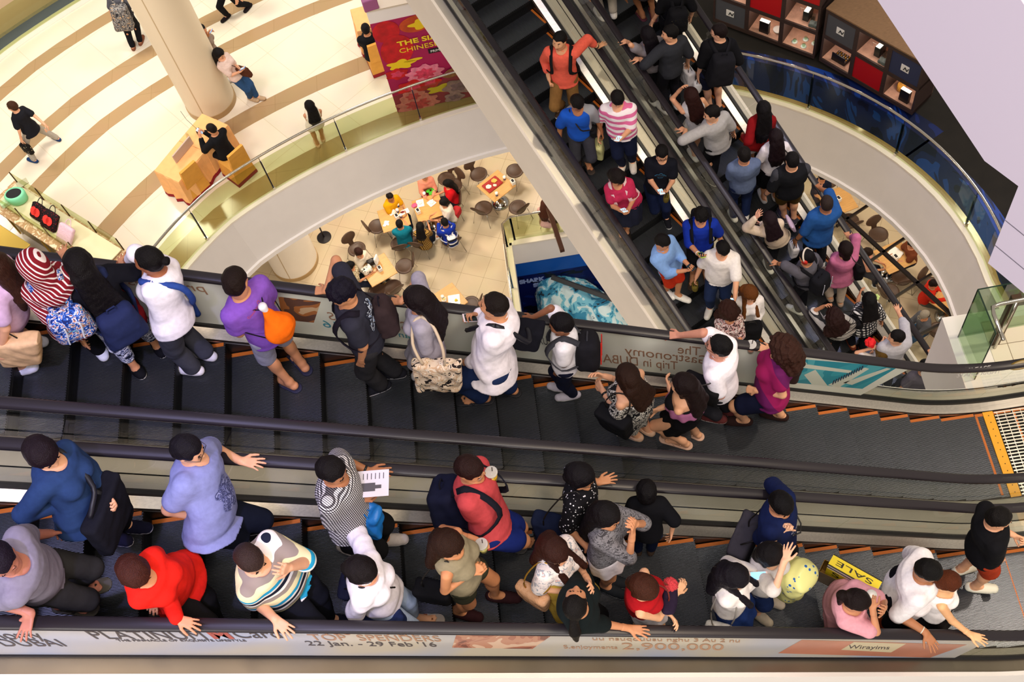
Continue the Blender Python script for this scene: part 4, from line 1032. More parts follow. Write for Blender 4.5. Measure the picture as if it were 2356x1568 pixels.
RED=mat('print_red','#c2151f',rough=.6,var=.3,vscale=6); PNK=mat('print_pink','#e27a93',rough=.6,var=.25,vscale=12); YL=mat('print_yellow','#e8c51b',rough=.6); LAN=mat('print_orange','#b5421a',rough=.6,var=.4,vscale=5); LILP=mat('print_lilac','#a77aa5',rough=.6,var=.3,vscale=9)
k=bh/2.4
for j,(u,z,ru,rz,M) in enumerate(((.25,2.15,.35,.3,RED),(.85,2.2,.40,.26,LAN),(.35,1.65,.42,.45,RED))): wall_blob('lantern_print',u*1.0,z*k,ru*.8,rz*k*.8,2,M,.011+.001*j,.08,j)
for j,(u,z,ru,rz) in enumerate(((.95,2.17,.30,.11),(.35,1.28,.32,.11),(1.62,.62,.25,.08),(1.0,.42,.36,.10))): 
    wall_blob('cloud_print',u,z*k,ru*.8,rz*k,5,YL,.016,.22,j); wall_blob('cloud_print',u+.25,z*k+.05,ru*.5,rz*.35*k,2,YL,.016,.2,j)
for j,(u,z,r_,M,n) in enumerate(((.22,1.05,.22,RED,6),(.75,.92,.36,PNK,9),(.45,.62,.30,RED,6),(.80,.65,.22,RED,5),(1.35,.38,.32,LILP,6),(.45,.15,.42,PNK,10),(.4,.38,.25,PNK,7),(1.2,.12,.2,LILP,5))):
    wall_blob('flower_print',u,z*k,r_,r_*.62*k,n,M,.018+.002*j,.14,j); wall_blob('flower_print',u,z*k,r_*.55,r_*.34*k,n-1,mat('print_deep','#d43b5c' if M is not LILP else '#8a5f94',rough=.6,var=.3,vscale=14),.0195+.002*j,.2,j+3)
wall_blob('bird_print',1.28,.80*k,.22,.10*k,2,mat('print_brown','#8a5a3a',rough=.7,var=.3,vscale=20),.036,.25,2); wall_blob('bird_print',1.46,.90*k,.07,.05*k,1,mat('print_brown','#8a5a3a',rough=.7,var=.3,vscale=20),.037,.1,2)
VZ=np.array([0,0,1.0])
def fit_text(txt,M,p0,p1,hgt,V_,parent=None,origin=None,mirror=False,depth=.003,weight=0,shear=0,name='lettering'):
    """letters stretched to run exactly from p0 to p1 with cap height hgt"""
    p0=np.array(p0,float);p1=np.array(p1,float)
    c=bpy.data.curves.new('t','FONT'); c.body=txt; c.size=1; o=bpy.data.objects.new('t',c); COL.objects.link(o); bpy.context.evaluated_depsgraph_get().update()
    wd=o.dimensions.x; bpy.data.objects.remove(o); bpy.data.curves.remove(c)
    U=(p1-p0)/max(wd,.01); 
    if mirror: return text_mesh(name,txt,M,1,p1,U,np.array(V_)*hgt/.7,parent,depth,origin,mirror=True,weight=weight,shear=shear)
    return text_mesh(name,txt,M,1,p0,U,np.array(V_)*hgt/.7,parent,depth,origin,weight=weight,shear=shear)
YT=mat('gold_letters','#f0cf2a',rough=.5)
hB=lambda px: (lambda r,: r)(None)
def wall_uv(px):   # picture point on the banner plane
    r=ray(*px); n_=nb; k_=((bl-np.array([0,0,CZ]))@n_)/(r@n_); P=r*k_+np.array([0,0,CZ]); return float((P-bl)@Ux),float(P[2]-bl[2])
for txt,a,b,hh,wt in (('THE SIA',(915,104),(1006,82),.115,.03),('CHINESE',(919,120),(1008,100),.115,.0)):
    ua,za=wall_uv(a);ub,zb=wall_uv(b); print('txt',ua,za,ub,zb); fit_text(txt,YT,wallpt(ua,za,.03),wallpt(ub,za,.03),hh,VZ,bo,oo,weight=wt)
ua,za=wall_uv((986,120)); mb=MB(); quadbox(mb,ua,ua+.6,za-.02,za+.10,.02,.024); mb.obj('caption_box',mat('black_print','#151015',rough=.6),bo,oo); fit_text('PRIMA ART',WHITEP,wallpt(ua+.04,za+.01,.028),wallpt(ua+.45,za+.01,.028),.055,VZ,bo,oo)
box_thing('leaflet_holder',(855,20),L1+th+.03,(.28,.12,.25),mat('pink_leaflet','#a05a86',rough=.6),'pink leaflet holder on top of the banner wall','leaflet holder',.2)
# ------------------------------------------------------------------ glass display kiosk, left edge
ka=at_z(20,447,L1+.9); kb=at_z(262,600,L1+.9); kd=_n(kb-ka); kn=np.cross(kd,[0,0,1]); kc=(ka+kb)/2; kc[2]=L1
root=empty('display_kiosk',kc,'marble-topped display kiosk with glass case at the left edge','kiosk'); R=np.array([kd,-kn,[0,0,1]]).T; KL=np.linalg.norm(kb-ka)+.3
def kbx(mb,u,v,z,du,dv,dz,m=0): mb.box(kc+R@np.array([u,v,z]),(du,dv,dz),m,R)
MRB=ramp_mat('veined_marble','blotch',['#cbb089','#b08c63','#e0cfae'],7)
mb=MB(); kbx(mb,0,-.06,.89,KL,.72,.06); mb.obj('counter_top',MRB,root,kc,bevel=.02)
mb=MB(); kbx(mb,0,0,.43,KL-.2,.60,.86); mb.obj('cabinet_body',mat('gold_panel','#8d7420',rough=.35,metal=.6),root,kc)
for i in range(4): mb=MB(); kbx(mb,-KL/2+.25+i*(KL-.5)/3,-.34,.45,.04,.03,.80); mb.obj('cabinet_frame',mat('gold_frame','#c2a24a',rough=.3,metal=.8),root,kc)
for i in range(5):
    for v in(-.26,.28):
        mb=MB(); kbx(mb,-KL/2+.15+i*(KL-.3)/4,v,1.10,.02,.02,.38); mb.obj('case_post',mat('bronze_post','#4a321c',rough=.4,metal=.7),root,kc)
mb=MB(); kbx(mb,0,.29,1.1,KL-.3,.008,.34); mb.obj('case_glass',GGLASS,root,kc); mb=MB(); kbx(mb,0,-.27,1.1,KL-.3,.008,.34); mb.obj('case_glass',GGLASS,root,kc)
mb=MB(); kbx(mb,0,.0,.96,KL-.3,.5,.02); mb.obj('case_shelf',mat('cream_shelf','#d9cfa8',rough=.4),root,kc)
mb=MB(); kbx(mb,-.75,-1.1,.45,1.0,.9,.9); kbx(mb,-.75,-1.1,.91,1.1,1.0,.03,1); tag(mb.obj('gold_cabinet',[mat('gold_panel','#8d7420',rough=.35,metal=.6),mat('gold_frame','#c2a24a',rough=.3,metal=.8)],None,kc,bevel=.01),'olive gold cabinet standing against the kiosk, cut by the left edge','cabinet')
# goods
zt=L1+.98
p=at_z(38,452,zt+.12); p[2]=zt
root=empty('mint_bag',p,'round mint green bag with a black oval opening on the kiosk','bag'); mb=MB(); mb.lathe(p,[(.13,0),(.19,.03),(.21,.2),(.18,.24)],24,0,(1,.8)); mb.obj('body',mat('mint_leather','#7fd3a4',rough=.5),root,p,True)
mb=MB(); mb.lathe(p+np.array([0,-.01,.235]),[(.16,0),(.15,.012)],24,0,(1,.75)); mb.obj('opening',mat('black_lining','#0d0c0e',rough=.7),root,p); 
def flat_bag(px,lab,ang_px,wd,ht,M,M2,prt=None):
    p=at_z(px[0],px[1],zt+.1); p[2]=zt; a=rot_of((0,0),(0,0)) if False else math.atan2(kd[1],kd[0]); u=kd; v=-kn
    root=empty('handbag',p,lab,'bag'); R2=np.array([u,_n(v*.75+np.array([0,0,.66])),_n(np.cross(u,_n(v*.75+np.array([0,0,.66]))))]).T
    f=Field(p-.5,p+.5,.02); f.rbox(p+np.array([0,0,.12])+v*.0,R2.T,(wd,ht,.045),.02,0,bulge=.02); sdf_obj('body',f,[M],root,p)
    mb=MB(); c=p+np.array([0,0,.12])+R2@np.array([0,ht,0]); mb.tube([c+R2@np.array([wd*.4*math.cos(t),.14*math.sin(t),0]) for t in np.linspace(0,math.pi,12)],.008,6); mb.obj('handle',M2,root,p)
    if prt:
        mb=MB(); 
        for x in(-.05,.05): mb.lathe((0,0,0),[(.085,0),(.085,.004)],18); 
        V=[(R2@np.array([v_[0]+(-.045 if i<36 else .045),v_[1]*1.0,v_[2]+.062+.0]))+p+np.array([0,0,.12]) for i,v_ in enumerate(mb.V)]; mb.V=V; mb.obj('apple_print',prt,root,p)
APB=ramp_mat('dotted_leather','dots',['#b5262a','#1a1012'],38); BL_=mat('black_leather','#151013',rough=.4)
flat_bag((88,488),'black handbag with red apple print on the kiosk, nearer the mint bag',0,.16,.15,APB,BL_,mat('apple_red','#e8322a',rough=.5))
flat_bag((116,508),'larger black handbag with red apple print on the kiosk, beside the pink bag',0,.20,.17,APB,BL_,mat('apple_red','#e8322a',rough=.5))
flat_bag((152,540),'pale pink quilted bag lying on the kiosk',0,.19,.17,mat('pink_quilt','#d9b3bd',rough=.7,bump=.5,bscale=30),mat('pink_quilt','#d9b3bd',rough=.7,bump=.5,bscale=30))
box_thing('green_box',(16,470),zt,(.2,.12,.1),mat('pale_green','#b7d1a8',rough=.6),'small pale green box under the mint bag','box',.5)
box_thing('grey_card',(52,422),zt,(.22,.16,.02),mat('grey_card','#b7b194',rough=.6),'grey card lying behind the mint bag','card',.5)
# ------------------------------------------------------------------ blue floor picture, black carpet and wooden display cabinets (right)
BLUEF=ramp_mat('sea_print_floor','blotch',['#0a1433','#101f52','#15398a','#0a1a45'],2.2,rough=.4,direction=(1,.35,1),widths=[0,.42,.55,.66])
ring('trim_31',.22,1.15,L1-.0,L1+.006,BLUEF,a0=.50,a1=1.12,n=40)
ring('trim_34',.22,.80,L1-.0,L1+.006,BLUEF,a0=.15,a1=.505,n=40)
ring('trim_32',.7,7.6,L1-.0,L1+.005,mat('black_carpet','#1b1712',rough=.95,var=.2,vscale=3),a0=A0,a1=1.15,n=60)
ring('trim_33',.22,.80,L1-.0,L1+.0055,ramp_mat('reef_print_floor','blotch',['#0a1420','#13233a','#2b5a2a','#8a8a1c','#0e1c3c'],2.0,rough=.4,widths=[0,.45,.57,.63,.7]),a0=A0,a1=.16,n=40)
WOODD=mat('dark_wood','#3a2a26',rough=.5,var=.2,vscale=9,stretch=(1,1,6)); WOODM=mat('brown_wood_top','#7d5f42',rough=.5,var=.2,vscale=14,stretch=(1,8,1)); WOODL=mat('pink_wood','#c79b84',rough=.5,var=.12,vscale=14)
GPAN=mat('grey_leather_panel','#4a4a50',rough=.6); BPAN=mat('blue_leather_panel','#2b3150',rough=.6); RPAN=mat('red_panel','#b50d14',rough=.45)
zc=L1+.10
def cabinet(pa,pb,ncol,cells,label,lw=None):
    A=at_z(*pa,zc);B=at_z(*pb,zc); U=_n(B-A); Lw=np.linalg.norm(B-A); nn=-np.cross(U,[0,0,1]); 
    if nn@(A-np.array([0,0,CZ]))<0: nn=-nn         # away from the camera
    org=(A+B)/2; root=empty('display_cabinet',org,label,'cabinet','wooden display cabinets'); rowh=.66; nr=2 if ncol==3 and cells.get('rows',2)==2 else 3
    H_=nr*rowh+.09; D=.62
    def bx(mb,u0,u1,v0,v1,z0,z1,m=0):
        V=[A+U*u+nn*v+np.array([0,0,z]) for u in(u0,u1) for v in(v0,v1) for z in(z0,z1)]; mb.poly(V,[(0,1,3,2),(4,6,7,5),(0,4,5,1),(2,3,7,6),(0,2,6,4),(1,5,7,3)],m)
    cw=Lw/ncol; t=.045; mb=MB()
    for i in range(ncol+1): bx(mb,i*cw-t if i else 0,i*cw+t if i<ncol else Lw,0,D,0,H_)
    for j in range(nr+1): bx(mb,0,Lw,-.003,D,j*rowh,j*rowh+.09)
    mb.obj('frame',WOODD,root,org)
    mb=MB(); bx(mb,0,Lw,D-.03,D,0,H_); mb.obj('back_board',WOODL,root,org)
    mb=MB(); bx(mb,-.0,Lw,-.01,D+.25,H_,H_+.03); mb.obj('cabinet_top',WOODM,root,org)
    for (i,j),kind in cells.items() if False else [(k_,v_) for k_,v_ in cells.items() if k_!='rows']:
        u0,u1=i*cw+t,(i+1)*cw-t; z0=j*rowh+.09; z1=(j+1)*rowh
        if kind in('g','b','r'):
            mb=MB(); bx(mb,u0,u1,.012,.05,z0,z1); dp_=mb.obj('door_panel',{'g':GPAN,'b':BPAN,'r':RPAN}[kind],root,org)
            if kind!='r':
                mb=MB(); cu,cz=(u0+u1)/2,(z0+z1)/2; bx(mb,cu-.085,cu+.085,.004,.012,cz-.08,cz+.08); mb.obj('logo_plate',mat('logo_plate','#e8e4e0',rough=.5),dp_,org)
                fit_text('N',mat('logo_ink','#26262a',rough=.6),A+U*(cu-.04)-nn*.0+np.array([0,0,zc*0+cz-.04]),A+U*(cu+.045)+np.array([0,0,cz-.04]),.08,[0,0,1],dp_,org,weight=.02,depth=.004,shear=.3,name='logo')
        else:
            mb=MB(); bx(mb,u0,u1,.03,D-.03,z0,z0+.006); mb.obj('shelf_board',WOODL,root,org)
            base=lambda u,v: A+U*(u0+(u1-u0)*u)+nn*v+np.array([0,0,z0+.006])
            l=bpy.data.lights.new('niche_lamp','POINT'); l.energy=5; l.color=(1,.82,.68); l.shadow_soft_size=.05; lo_=bpy.data.objects.new('niche_lamp',l); COL.objects.link(lo_); lo_.location=base(.5,.18)+np.array([0,0,rowh-.2])
            if kind=='cups':
                for (u,v) in((.3,.15),(.55,.30),(.62,.12),(.85,.28)):
                    q=base(u,v); mb=MB(); mb.lathe(q,[(.055,0),(.062,.008),(.03,.010)],18); mb.lathe(q+np.array([0,0,.012]),[(.022,0),(.032,.03),(.034,.06),(.030,.06)],16,1); tag(mb.obj('glass_cup',[mat('white_saucer','#e6efe6',rough=.3),glass_m('cup_glass','#dff0e2',.4)],None,q,True),'glass cup on a saucer in the lower niche of the left cabinet','cup','glass cups on saucers in the display niche')
            if kind in('book','jar'):
                q=base(.45 if kind=='book' else .62,.12); mb=MB(); Rb=np.array([U,nn,[0,0,1]]).T; mb.box(q+np.array([0,0,.15]),(.20,.08,.30),0,Rb); mb.box(q+np.array([0,0,.302]),(.20,.08,.01),1,Rb)
                tag(mb.obj('boxed_book',[BL_,mat('page_white','#f2eeea',rough=.6)],None,q),'tall black box with white top beside the round dish' if kind=='book' else 'tall black box with white top beside the jar of capsules','box')
                if kind=='book':
                    q=base(.8,.26); mb=MB(); mb.lathe(q,[(.05,0),(.09,.02),(.1,.05),(.08,.05)],20); tag(mb.obj('white_dish',mat('china','#ece8e2',rough=.25),None,q,True),'round white dish in the cabinet niche','dish')
                else:
                    q=base(.3,.3); mb=MB(); mb.lathe(q,[(.07,0),(.08,.02),(.08,.15),(.076,.15)],20); jr=tag(mb.obj('capsule_jar',ramp_mat('capsules_in_glass','dots',['#f2d9a0','#c98f3a'],40,rough=.2),None,q,True),'glass jar of golden capsules in the right cabinet','jar')
            if kind=='machine':
                q=base(.55,.25); Rb=np.array([U,nn,[0,0,1]]).T; f=empty('coffee_machine',q,'small chrome coffee machine in the '+('left' if 'left' in label else 'right')+' cabinet','coffee machine')
                mb=MB(); mb.box(q+np.array([0,0,.12]),(.12,.22,.24),0,Rb); mb.box(q+np.array([0,0,.245])+nn*-.02,(.10,.18,.012),1,Rb); mb.obj('body',[mat('dark_metal','#3f4644',rough=.3,metal=.7),mat('white_cover','#dfe9e4',rough=.3)],f,q,bevel=.01)
                mb=MB(); mb.lathe(q+U*.12+nn*-.02,[(.04,0),(.045,.14)],16); mb.obj('water_tank',glass_m('tank_glass','#cfd8d4',.4),f,q); mb=MB(); mb.tube([q-U*.06-nn*.05+np.array([0,0,.24]),q-U*.14-nn*.08+np.array([0,0,.28]),q-U*.13-nn*.1+np.array([0,0,.2])],.006,6); mb.obj('lever',STEEL,f,q)
                q=base(.85,.10); Fz=Field(q-.14,q+.14,.012); Fz.rbox(q+np.array([0,0,.05]),np.array([U,nn,[0,0,1]]),(.09,.06,.045),.02,0); Fz.wrinkle(.008,60,1); tag(sdf_obj('grey_bag',Fz,[mat('grey_fabric','#5b6460',rough=.6)],None,q),'small crumpled grey pouch beside the coffee machine, '+('left' if 'left' in label else 'right')+' cabinet','pouch')
            if kind=='caps':
                q=base(.5,.22); Rb=np.array([U,nn,[0,0,1]]).T; f=empty('capsule_box',q,'open black box of shiny coffee capsules','box'); mb=MB(); mb.box(q+np.array([0,0,.03]),(.30,.22,.06),0,Rb); mb.box(q+np.array([0,0,.11])-nn*.12,(.30,.015,.2),0,Rb); mb.obj('box',BL_,f,q)
                mb=MB()
                for a in range(6):
                    for b in range(4): mb.lathe(q+U*(-.12+.048*a)+nn*(-.075+.05*b)+np.array([0,0,.06]),[(.019,0),(.014,.018),(.006,.02)],10,(a+b)%2)
                mb.obj('capsules',[mat('gold_capsule','#d9a545',rough=.25,metal=.8),mat('silver_capsule','#cfc7bb',rough=.25,metal=.8)],f,q)
    return root
cabinet((1640,48),(1873,136),3,{'rows':3,(0,0):'g',(1,0):'book',(2,0):'cups',(1,1):'r',(2,1):'machine',(0,1):'n',(0,2):'g',(1,2):'n',(2,2):'r'},'dark wooden display cabinet, the left one, with a red door and a cup niche')
cabinet((1884,139),(2098,265),3,{'rows':2,(0,0):'caps',(1,0):'r',(2,0):'jar',(0,1):'g',(1,1):'machine',(2,1):'b'},'dark wooden display cabinet, the right one, with a light brown top')
for pxx,rad in (((1908,155),.05),):
    pass
# ------------------------------------------------------------------ food court floor with its own opening, shark shop below
hl=at_z(1170,560,0)           # far left corner of the lower opening
Hp=[at_z(1172,561,0)[:2],at_z(1310,548,0)[:2]]
hx0,hy1=float(Hp[0][0]),float(Hp[0][1]); hx1,hy0=6.5,9.0
def floorpiece(n,x0,x1,y0,y1):
    mb=MB(); mb.box(((x0+x1)/2,(y0+y1)/2,-.125),(x1-x0,y1-y0,.25)); o=mb.obj('floor_food_court',GF); 
    o['kind']='structure'; return o
# one floor mesh: four rectangles round the hole
mb=MB()
for x0,x1,y0,y1 in ((-25,hx0,-5,40),(hx0,4.0,hy1,40),(4.0,25,-5,40),(hx0,4.0,-5,9)):
    mb.box(((x0+x1)/2,(y0+y1)/2,-.125),(x1-x0,y1-y0,.25))
tag(mb.obj('floor_food_court',GF),kind='structure')
hx1=4.0
mb=MB(); mb.box((hx0+.02,(9+hy1)/2,-.45),(.04,hy1-9,.9)); tag(mb.obj('wall_opening_left',WHITEP),kind='structure')
mb=MB(); mb.box(((hx0+hx1)/2,hy1-.02,-.45),(hx1-hx0,.04,.9)); tag(mb.obj('wall_opening_far',WHITEP),kind='structure')
SEA=ramp_mat('sea_mural','blotch',['#020418','#041050','#05206e','#02082c'],.9,rough=.5,direction=(1,1,2.2),widths=[0,.40,.56,.64])
mb=MB(); mb.box(((hx0+hx1)/2,hy1+.06,-1.25),(hx1-hx0+.6,.04,.75)); tag(mb.obj('wall_mural_band',mat('mural_blue','#0b55b5',rough=.5,var=.1,vscale=1)),kind='structure')
mb=MB(); mb.box(((hx0+hx1)/2,hy1+.07,-3.6),(hx1-hx0+.6,.04,4.0)); tag(mb.obj('wall_mural_sea',SEA),kind='structure')
mb=MB(); mb.box((hx0-.02,(9+hy1)/2,-3.2),(.04,hy1-9,4.6)); tag(mb.obj('wall_mural_side',SEA),kind='structure')
mb=MB(); mb.box((1,13,-5.6),(14,12,.1)); tag(mb.obj('floor_lower_level',mat('dark_blue_floor','#050a30',rough=.4)),kind='structure')
def yplane(px,y): r=ray(*px); return r*(y/r[1])+np.array([0,0,CZ])
ym=hy1+.045
s_root=empty('shop_sign',yplane((1235,648),ym),'SHARK SHOP lettering on the blue wall below the food court','sign'); so=np.array(s_root.location)
LW=mat('pale_letters','#8fa3d6',rough=.6)
for txt,a,b in (('SHARK',(1196,653),(1252,648)),('SHOP',(1228,660),(1274,657))):
    p=yplane(a,ym);q=yplane(b,ym); q[2]=p[2]; fit_text(txt,LW,p,q,.17,VZ,s_root,so,weight=.06)
mb=MB()
# iceberg display
ic=at_z(1335,700,-3.4); ia=at_z(1290,672,-2.7); ib=at_z(1395,735,-2.9); ic=(ia+ib)/2; f=Field(ic-np.array([2.6,2.2,2.0]),ic+np.array([2.6,2.2,1.6]),.06); f.cone(ia,ib,.75,.62,.1); f.cone(ia+np.array([0,-.5,-.5]),ib+np.array([0,-.5,-.5]),.8,.8,.2); f.wrinkle(.16,3.1,2); f.wrinkle(.07,9,4); f.wrinkle(.03,23,1)
ICE=ramp_mat('painted_ice','blotch',['#30414e','#3c8fb5','#7fc9e0','#d7eef2','#4a5a66'],2.6,rough=.6,widths=[0,.36,.46,.55,.68])
tag(sdf_obj('ice_rock',f,[ICE],None,ic),'big blue white painted ice rock in front of the shark shop wall','ice rock')
mb=MB(); pa=at_z(1270,637,-1.7);pb=at_z(1420,692,-1.7); mb.tube([pa,pb],.08,4); tag(mb.obj('rock_ledge',mat('grey_ledge','#3d3f42',rough=.8),None,(pa+pb)/2),'grey ledge behind the painted ice rock','ledge')
f=Field(ib-.6,ib+.6,.03); cc=at_z(1330,745,-4.2)
# glass guard of the lower opening
gp=[at_z(*p,1.08) for p in ((1140,690),(1143,500),(1165,497),(1280,488))]
root=empty('glass_railing',(hx0,hy1,0),'glass railing with steel tube round the lower opening beside the empty chairs','railing'); ro=np.array([hx0,hy1,0.0])
g0=[np.array([hx0-.06,9.5,0]),np.array([hx0-.06,hy1-.1,0]),np.array([hx0+.15,hy1+.07,0]),np.array([hx1,hy1+.07,0])]
mb=MB(); mb.tube([p+np.array([0,0,1.06]) for p in g0],.025,10); mb.obj('top_rail',mat('polished_steel','#cfcac0',rough=.15,metal=1),root,ro,True)
for a,b in zip(g0,g0[1:]):
    d=_n(b-a); L=np.linalg.norm(b-a); n=max(1,round(L/1.2))
    for i in range(n):
        p=a+d*(L*i/n+.01);q=a+d*(L*(i+1)/n-.01); w_=np.cross(d,[0,0,1])*.006; V=[x+w_*s+np.array([0,0,z]) for s in(-1,1) for x in(p,q) for z in(.03,1.0)]
        link_mesh('glass_panel',V,[(0,1,3,2),(4,6,7,5),(0,4,5,1),(2,3,7,6),(1,5,7,3)],GGLASS,root,ro)
    for i in range(n+1):
        p=a+d*L*i/n; mb=MB(); mb.box(p+np.array([0,0,.5]),(.05,.025,.95)); mb.obj('post',mat('blue_post','#2c4f80',rough=.35,metal=.5),root,ro)
mb=MB(); mb.box(((hx0+hx1)/2,hy1+.03,.02),(hx1-hx0,.22,.05)); tag(mb.obj('trim_41',CREAMP),kind='structure'); mb=MB(); mb.box((hx0-.05,(9+hy1)/2,.02),(.22,hy1-9,.05)); tag(mb.obj('trim_42',CREAMP),kind='structure')
pa=at_z(1262,480,2.2);
# hanging dark metal bars across the right gap
MET=mat('dark_bar','#2b2320',rough=.4,metal=.6)
def bar(a,b,z,label,wd=.045,h=.06,M=MET):
    p=at_z(*a,z);q=at_z(*b,z); mb=MB(); d=_n(q-p); R=np.array([d,np.cross([0,0,1],d),[0,0,1]]).T; c=(p+q)/2; mb.box(c,(np.linalg.norm(q-p),wd,h),0,R); tag(mb.obj('ceiling_bar',M,None,c),label,'metal bar','dark metal bars under the curved fascia')
ZB=4.9
bar((1922,478),(2245,775),ZB,'long dark metal bar running down through the gap right of the escalators',.07)
for a,b,l in (((1925,520),(2003,468),'upper short'),((1995,605),(2085,545),'second short'),((2045,692),(2156,622),'third short'),((2105,775),(2230,712),'lowest short')): bar(a,b,ZB,l+' dark metal cross bar beside the rising escalator')
bar((1262,480),(1294,577),3.4,'brown metal bar hanging above the shark shop opening',.10,.10,mat('brown_bar','#5b3d31',rough=.4,metal=.5))
# ------------------------------------------------------------------ landing of the front escalators
mb=MB(); mb.box((7.0,5.98,L2-.7),(5.6,.95,1.4)); o=mb.obj('floor_landing',[WHITEP]); tag(o,kind='structure')
mb=MB(); mb.box((7.2,6.02,L2+.006),(5.2,.6,.012)); tag(mb.obj('floor_landing_tiles',stone('landing_marble','#efe2cd',.6,'#8f7d66',rough=.2)),kind='structure')
mb=MB(); mb.box((6.9,3.3,L2-.35),(3.0,4.4,.58)); tag(mb.obj('floor_landing_slab',GREYP),kind='structure')
gr=empty('glass_guard',(4.45,6.2,L2),'frameless green glass guard standing at the landing corner','glass guard'); go=np.array([4.45,6.2,L2])
EDGEG=mat('glass_edge','#1d3328',rough=.2)
c0=at_z(2204,776,L2);c0t=at_z(2252,658,L2+1.05); 
def gpanel(p,q,h0,h1):
    d=_n(q-p); w_=np.cross(d,[0,0,1])*.007; V=[x+w_*s+np.array([0,0,z]) for s in(-1,1) for x in(p,q) for z in(h0,h1)]
    link_mesh('glass_panel',V,[(0,1,3,2),(4,6,7,5),(0,4,5,1),(2,3,7,6)],glass_m('landing_glass','#d3e3d0',.35),gr,go)
    mb=MB(); mb.tube([p+np.array([0,0,h1]),q+np.array([0,0,h1])],.008,6); mb.tube([p+np.array([0,0,h0]),p+np.array([0,0,h1])],.007,6); mb.tube([q+np.array([0,0,h0]),q+np.array([0,0,h1])],.007,6); mb.obj('glass_edge',EDGEG,gr,go)
c0=np.array([c0[0],c0[1],L2]); gpanel(c0,c0+np.array([.95,.03,0]),0.01,1.05); gpanel(c0,c0+np.array([.02,-.55,0]),.01,1.05)
mb=MB(); pp=at_z(2287,790,L2); mb.box((pp[0],pp[1],L2+.52),(.10,.05,1.04)); mb.obj('post',mat('bronze_post','#5d4a3c',rough=.3,metal=.8),gr,go)
zr=L2+1.05; mb=MB(); P=[at_z(*p,zr) for p in ((2400,680),(2356,688),(2300,699),(2284,706),(2286,722),(2309,782))]; mb.tube(P,.022,12); 
q=at_z(2340,691,zr); mb.tube([q,np.array([q[0],q[1],L2])],.02,10); tag(mb.obj('steel_handrail',mat('polished_steel','#cfcac0',rough=.15,metal=1),None,P[2],True),'bent steel tube handrail above the landing, right edge','handrail')
# ------------------------------------------------------------------ printed film on the glass, with its lettering
def film(key, side, s0, s1, slant, M, name='printed_film', h0=.10, h1=.815, d=.008):
    e=ESC[key]; root,o=(RE1,OE1) if key=='E1' else (RE2,OE2); l=e['c']+side*.62; l2=l-.0085 if True else l
    ss=np.linspace(s0,s1,40); V=[]
    for s in ss:
        for h in(h0,h1): V.append((s+(slant*(h-h0) if s==ss[-1] or abs(s-s1)<1e-6 else .5*(h-h0)*.0),l2,path_z(e,s)+h))
    V=[]
    for i,s in enumerate(ss):
        for h in(h0,h1): 
            s_=s+(slant*(h-h0))*(i/(len(ss)-1)); V.append((s_,l2,path_z(e,s_)+h))
    F=[(2*i,2*i+2,2*i+3,2*i+1) for i in range(len(ss)-1)]
    FILMO[key]=link_mesh(name,V,F,M,root,o); return FILMO[key]
FILMO={}
def fpt(key,side,px,d=-.0105):
    e=ESC[key]; y=e['c']+side*.62+d; r=ray(*px); return r*(y/r[1])+np.array([0,0,CZ])
def fquad(key,side,pxs,M,name,d):
    root,o=(RE1,OE1) if key=='E1' else (RE2,OE2); V=[fpt(key,side,p,d) for p in pxs]; return link_mesh(name,V,[tuple(range(len(V)))],M,FILMO[key],o)
SLP=_n(np.array([math.cos(math.pi/6),0,-.5])); PER=np.array([.5,0,math.cos(math.pi/6)])
FILM1=film_m(3,'#98a0b4',c2='#b3aa98'); FILM2=film_m(4,'#eeeee2',c2='#e3e4d2')
sE=fpt('E1',-1,(2190,1497))[0]; film('E1',-1,-6.6,fpt('E1',-1,(2215,1490))[0],.35,FILM1)
film('E2',1,-6.6,fpt('E2',1,(1985,893))[0],.62,FILM2)
BR_=mat('film_brown_ink','#a87f63',rough=.4); TEAL=mat('film_teal_ink','#3f8fa0',rough=.4); DKI=mat('film_dark_ink','#3c3436',rough=.4); REDI=mat('film_red_ink','#a3473d',rough=.4)
def ftext(key,side,txt,a,b,hgt,M,mirror=False,V_=None,weight=0):
    root,o=(RE1,OE1) if key=='E1' else (RE2,OE2); p,q=fpt(key,side,a,-.011),fpt(key,side,b,-.011)
    fit_text(txt,M,p,q,hgt,np.array([0,0,1.0]) if V_ is None else V_,FILMO[key],o,mirror=mirror,depth=.0008,weight=weight,name='film_lettering')
# readable ones on the near glass
ftext('E1',-1,'PLATINUM',(218,1469),(476,1470),.20,DKI,weight=.0); ftext('E1',-1,'M',(490,1468),(532,1468),.20,REDI,weight=.04); ftext('E1',-1,'Card',(545,1467),(650,1467),.22,DKI)
ftext('E1',-1,'THE PINNACLE OF EXQUISITE LIFESTYLE',(272,1475),(568,1475),.05,DKI)
ftext('E1',-1,'1st  -  7th',(738,1459),(942,1462),.17,BR_); ftext('E1',-1,'TOP  SPENDERS',(718,1472),(1016,1475),.16,BR_); ftext('E1',-1,"22 Jan. - 29 Feb '16",(708,1484),(1005,1487),.12,DKI)
ftext('E1',-1,'Gastronomy',(-150,1472),(104,1469),.19,DKI); ftext('E1',-1,'Trip in DUBAI',(-150,1486),(154,1486),.18,DKI)
ftext('E1',-1,'2,900,000',(1430,1493),(1662,1495),.20,BR_); ftext('E1',-1,'S.enjoyments',(1297,1491),(1420,1492),.10,BR_); ftext('E1',-1,'uu nsuqouusu nghu 3 Au 2 nu',(1362,1472),(1700,1477),.10,BR_)
ftext('E1',-1,'Wirayims',(1950,1491),(2045,1493),.12,DKI)
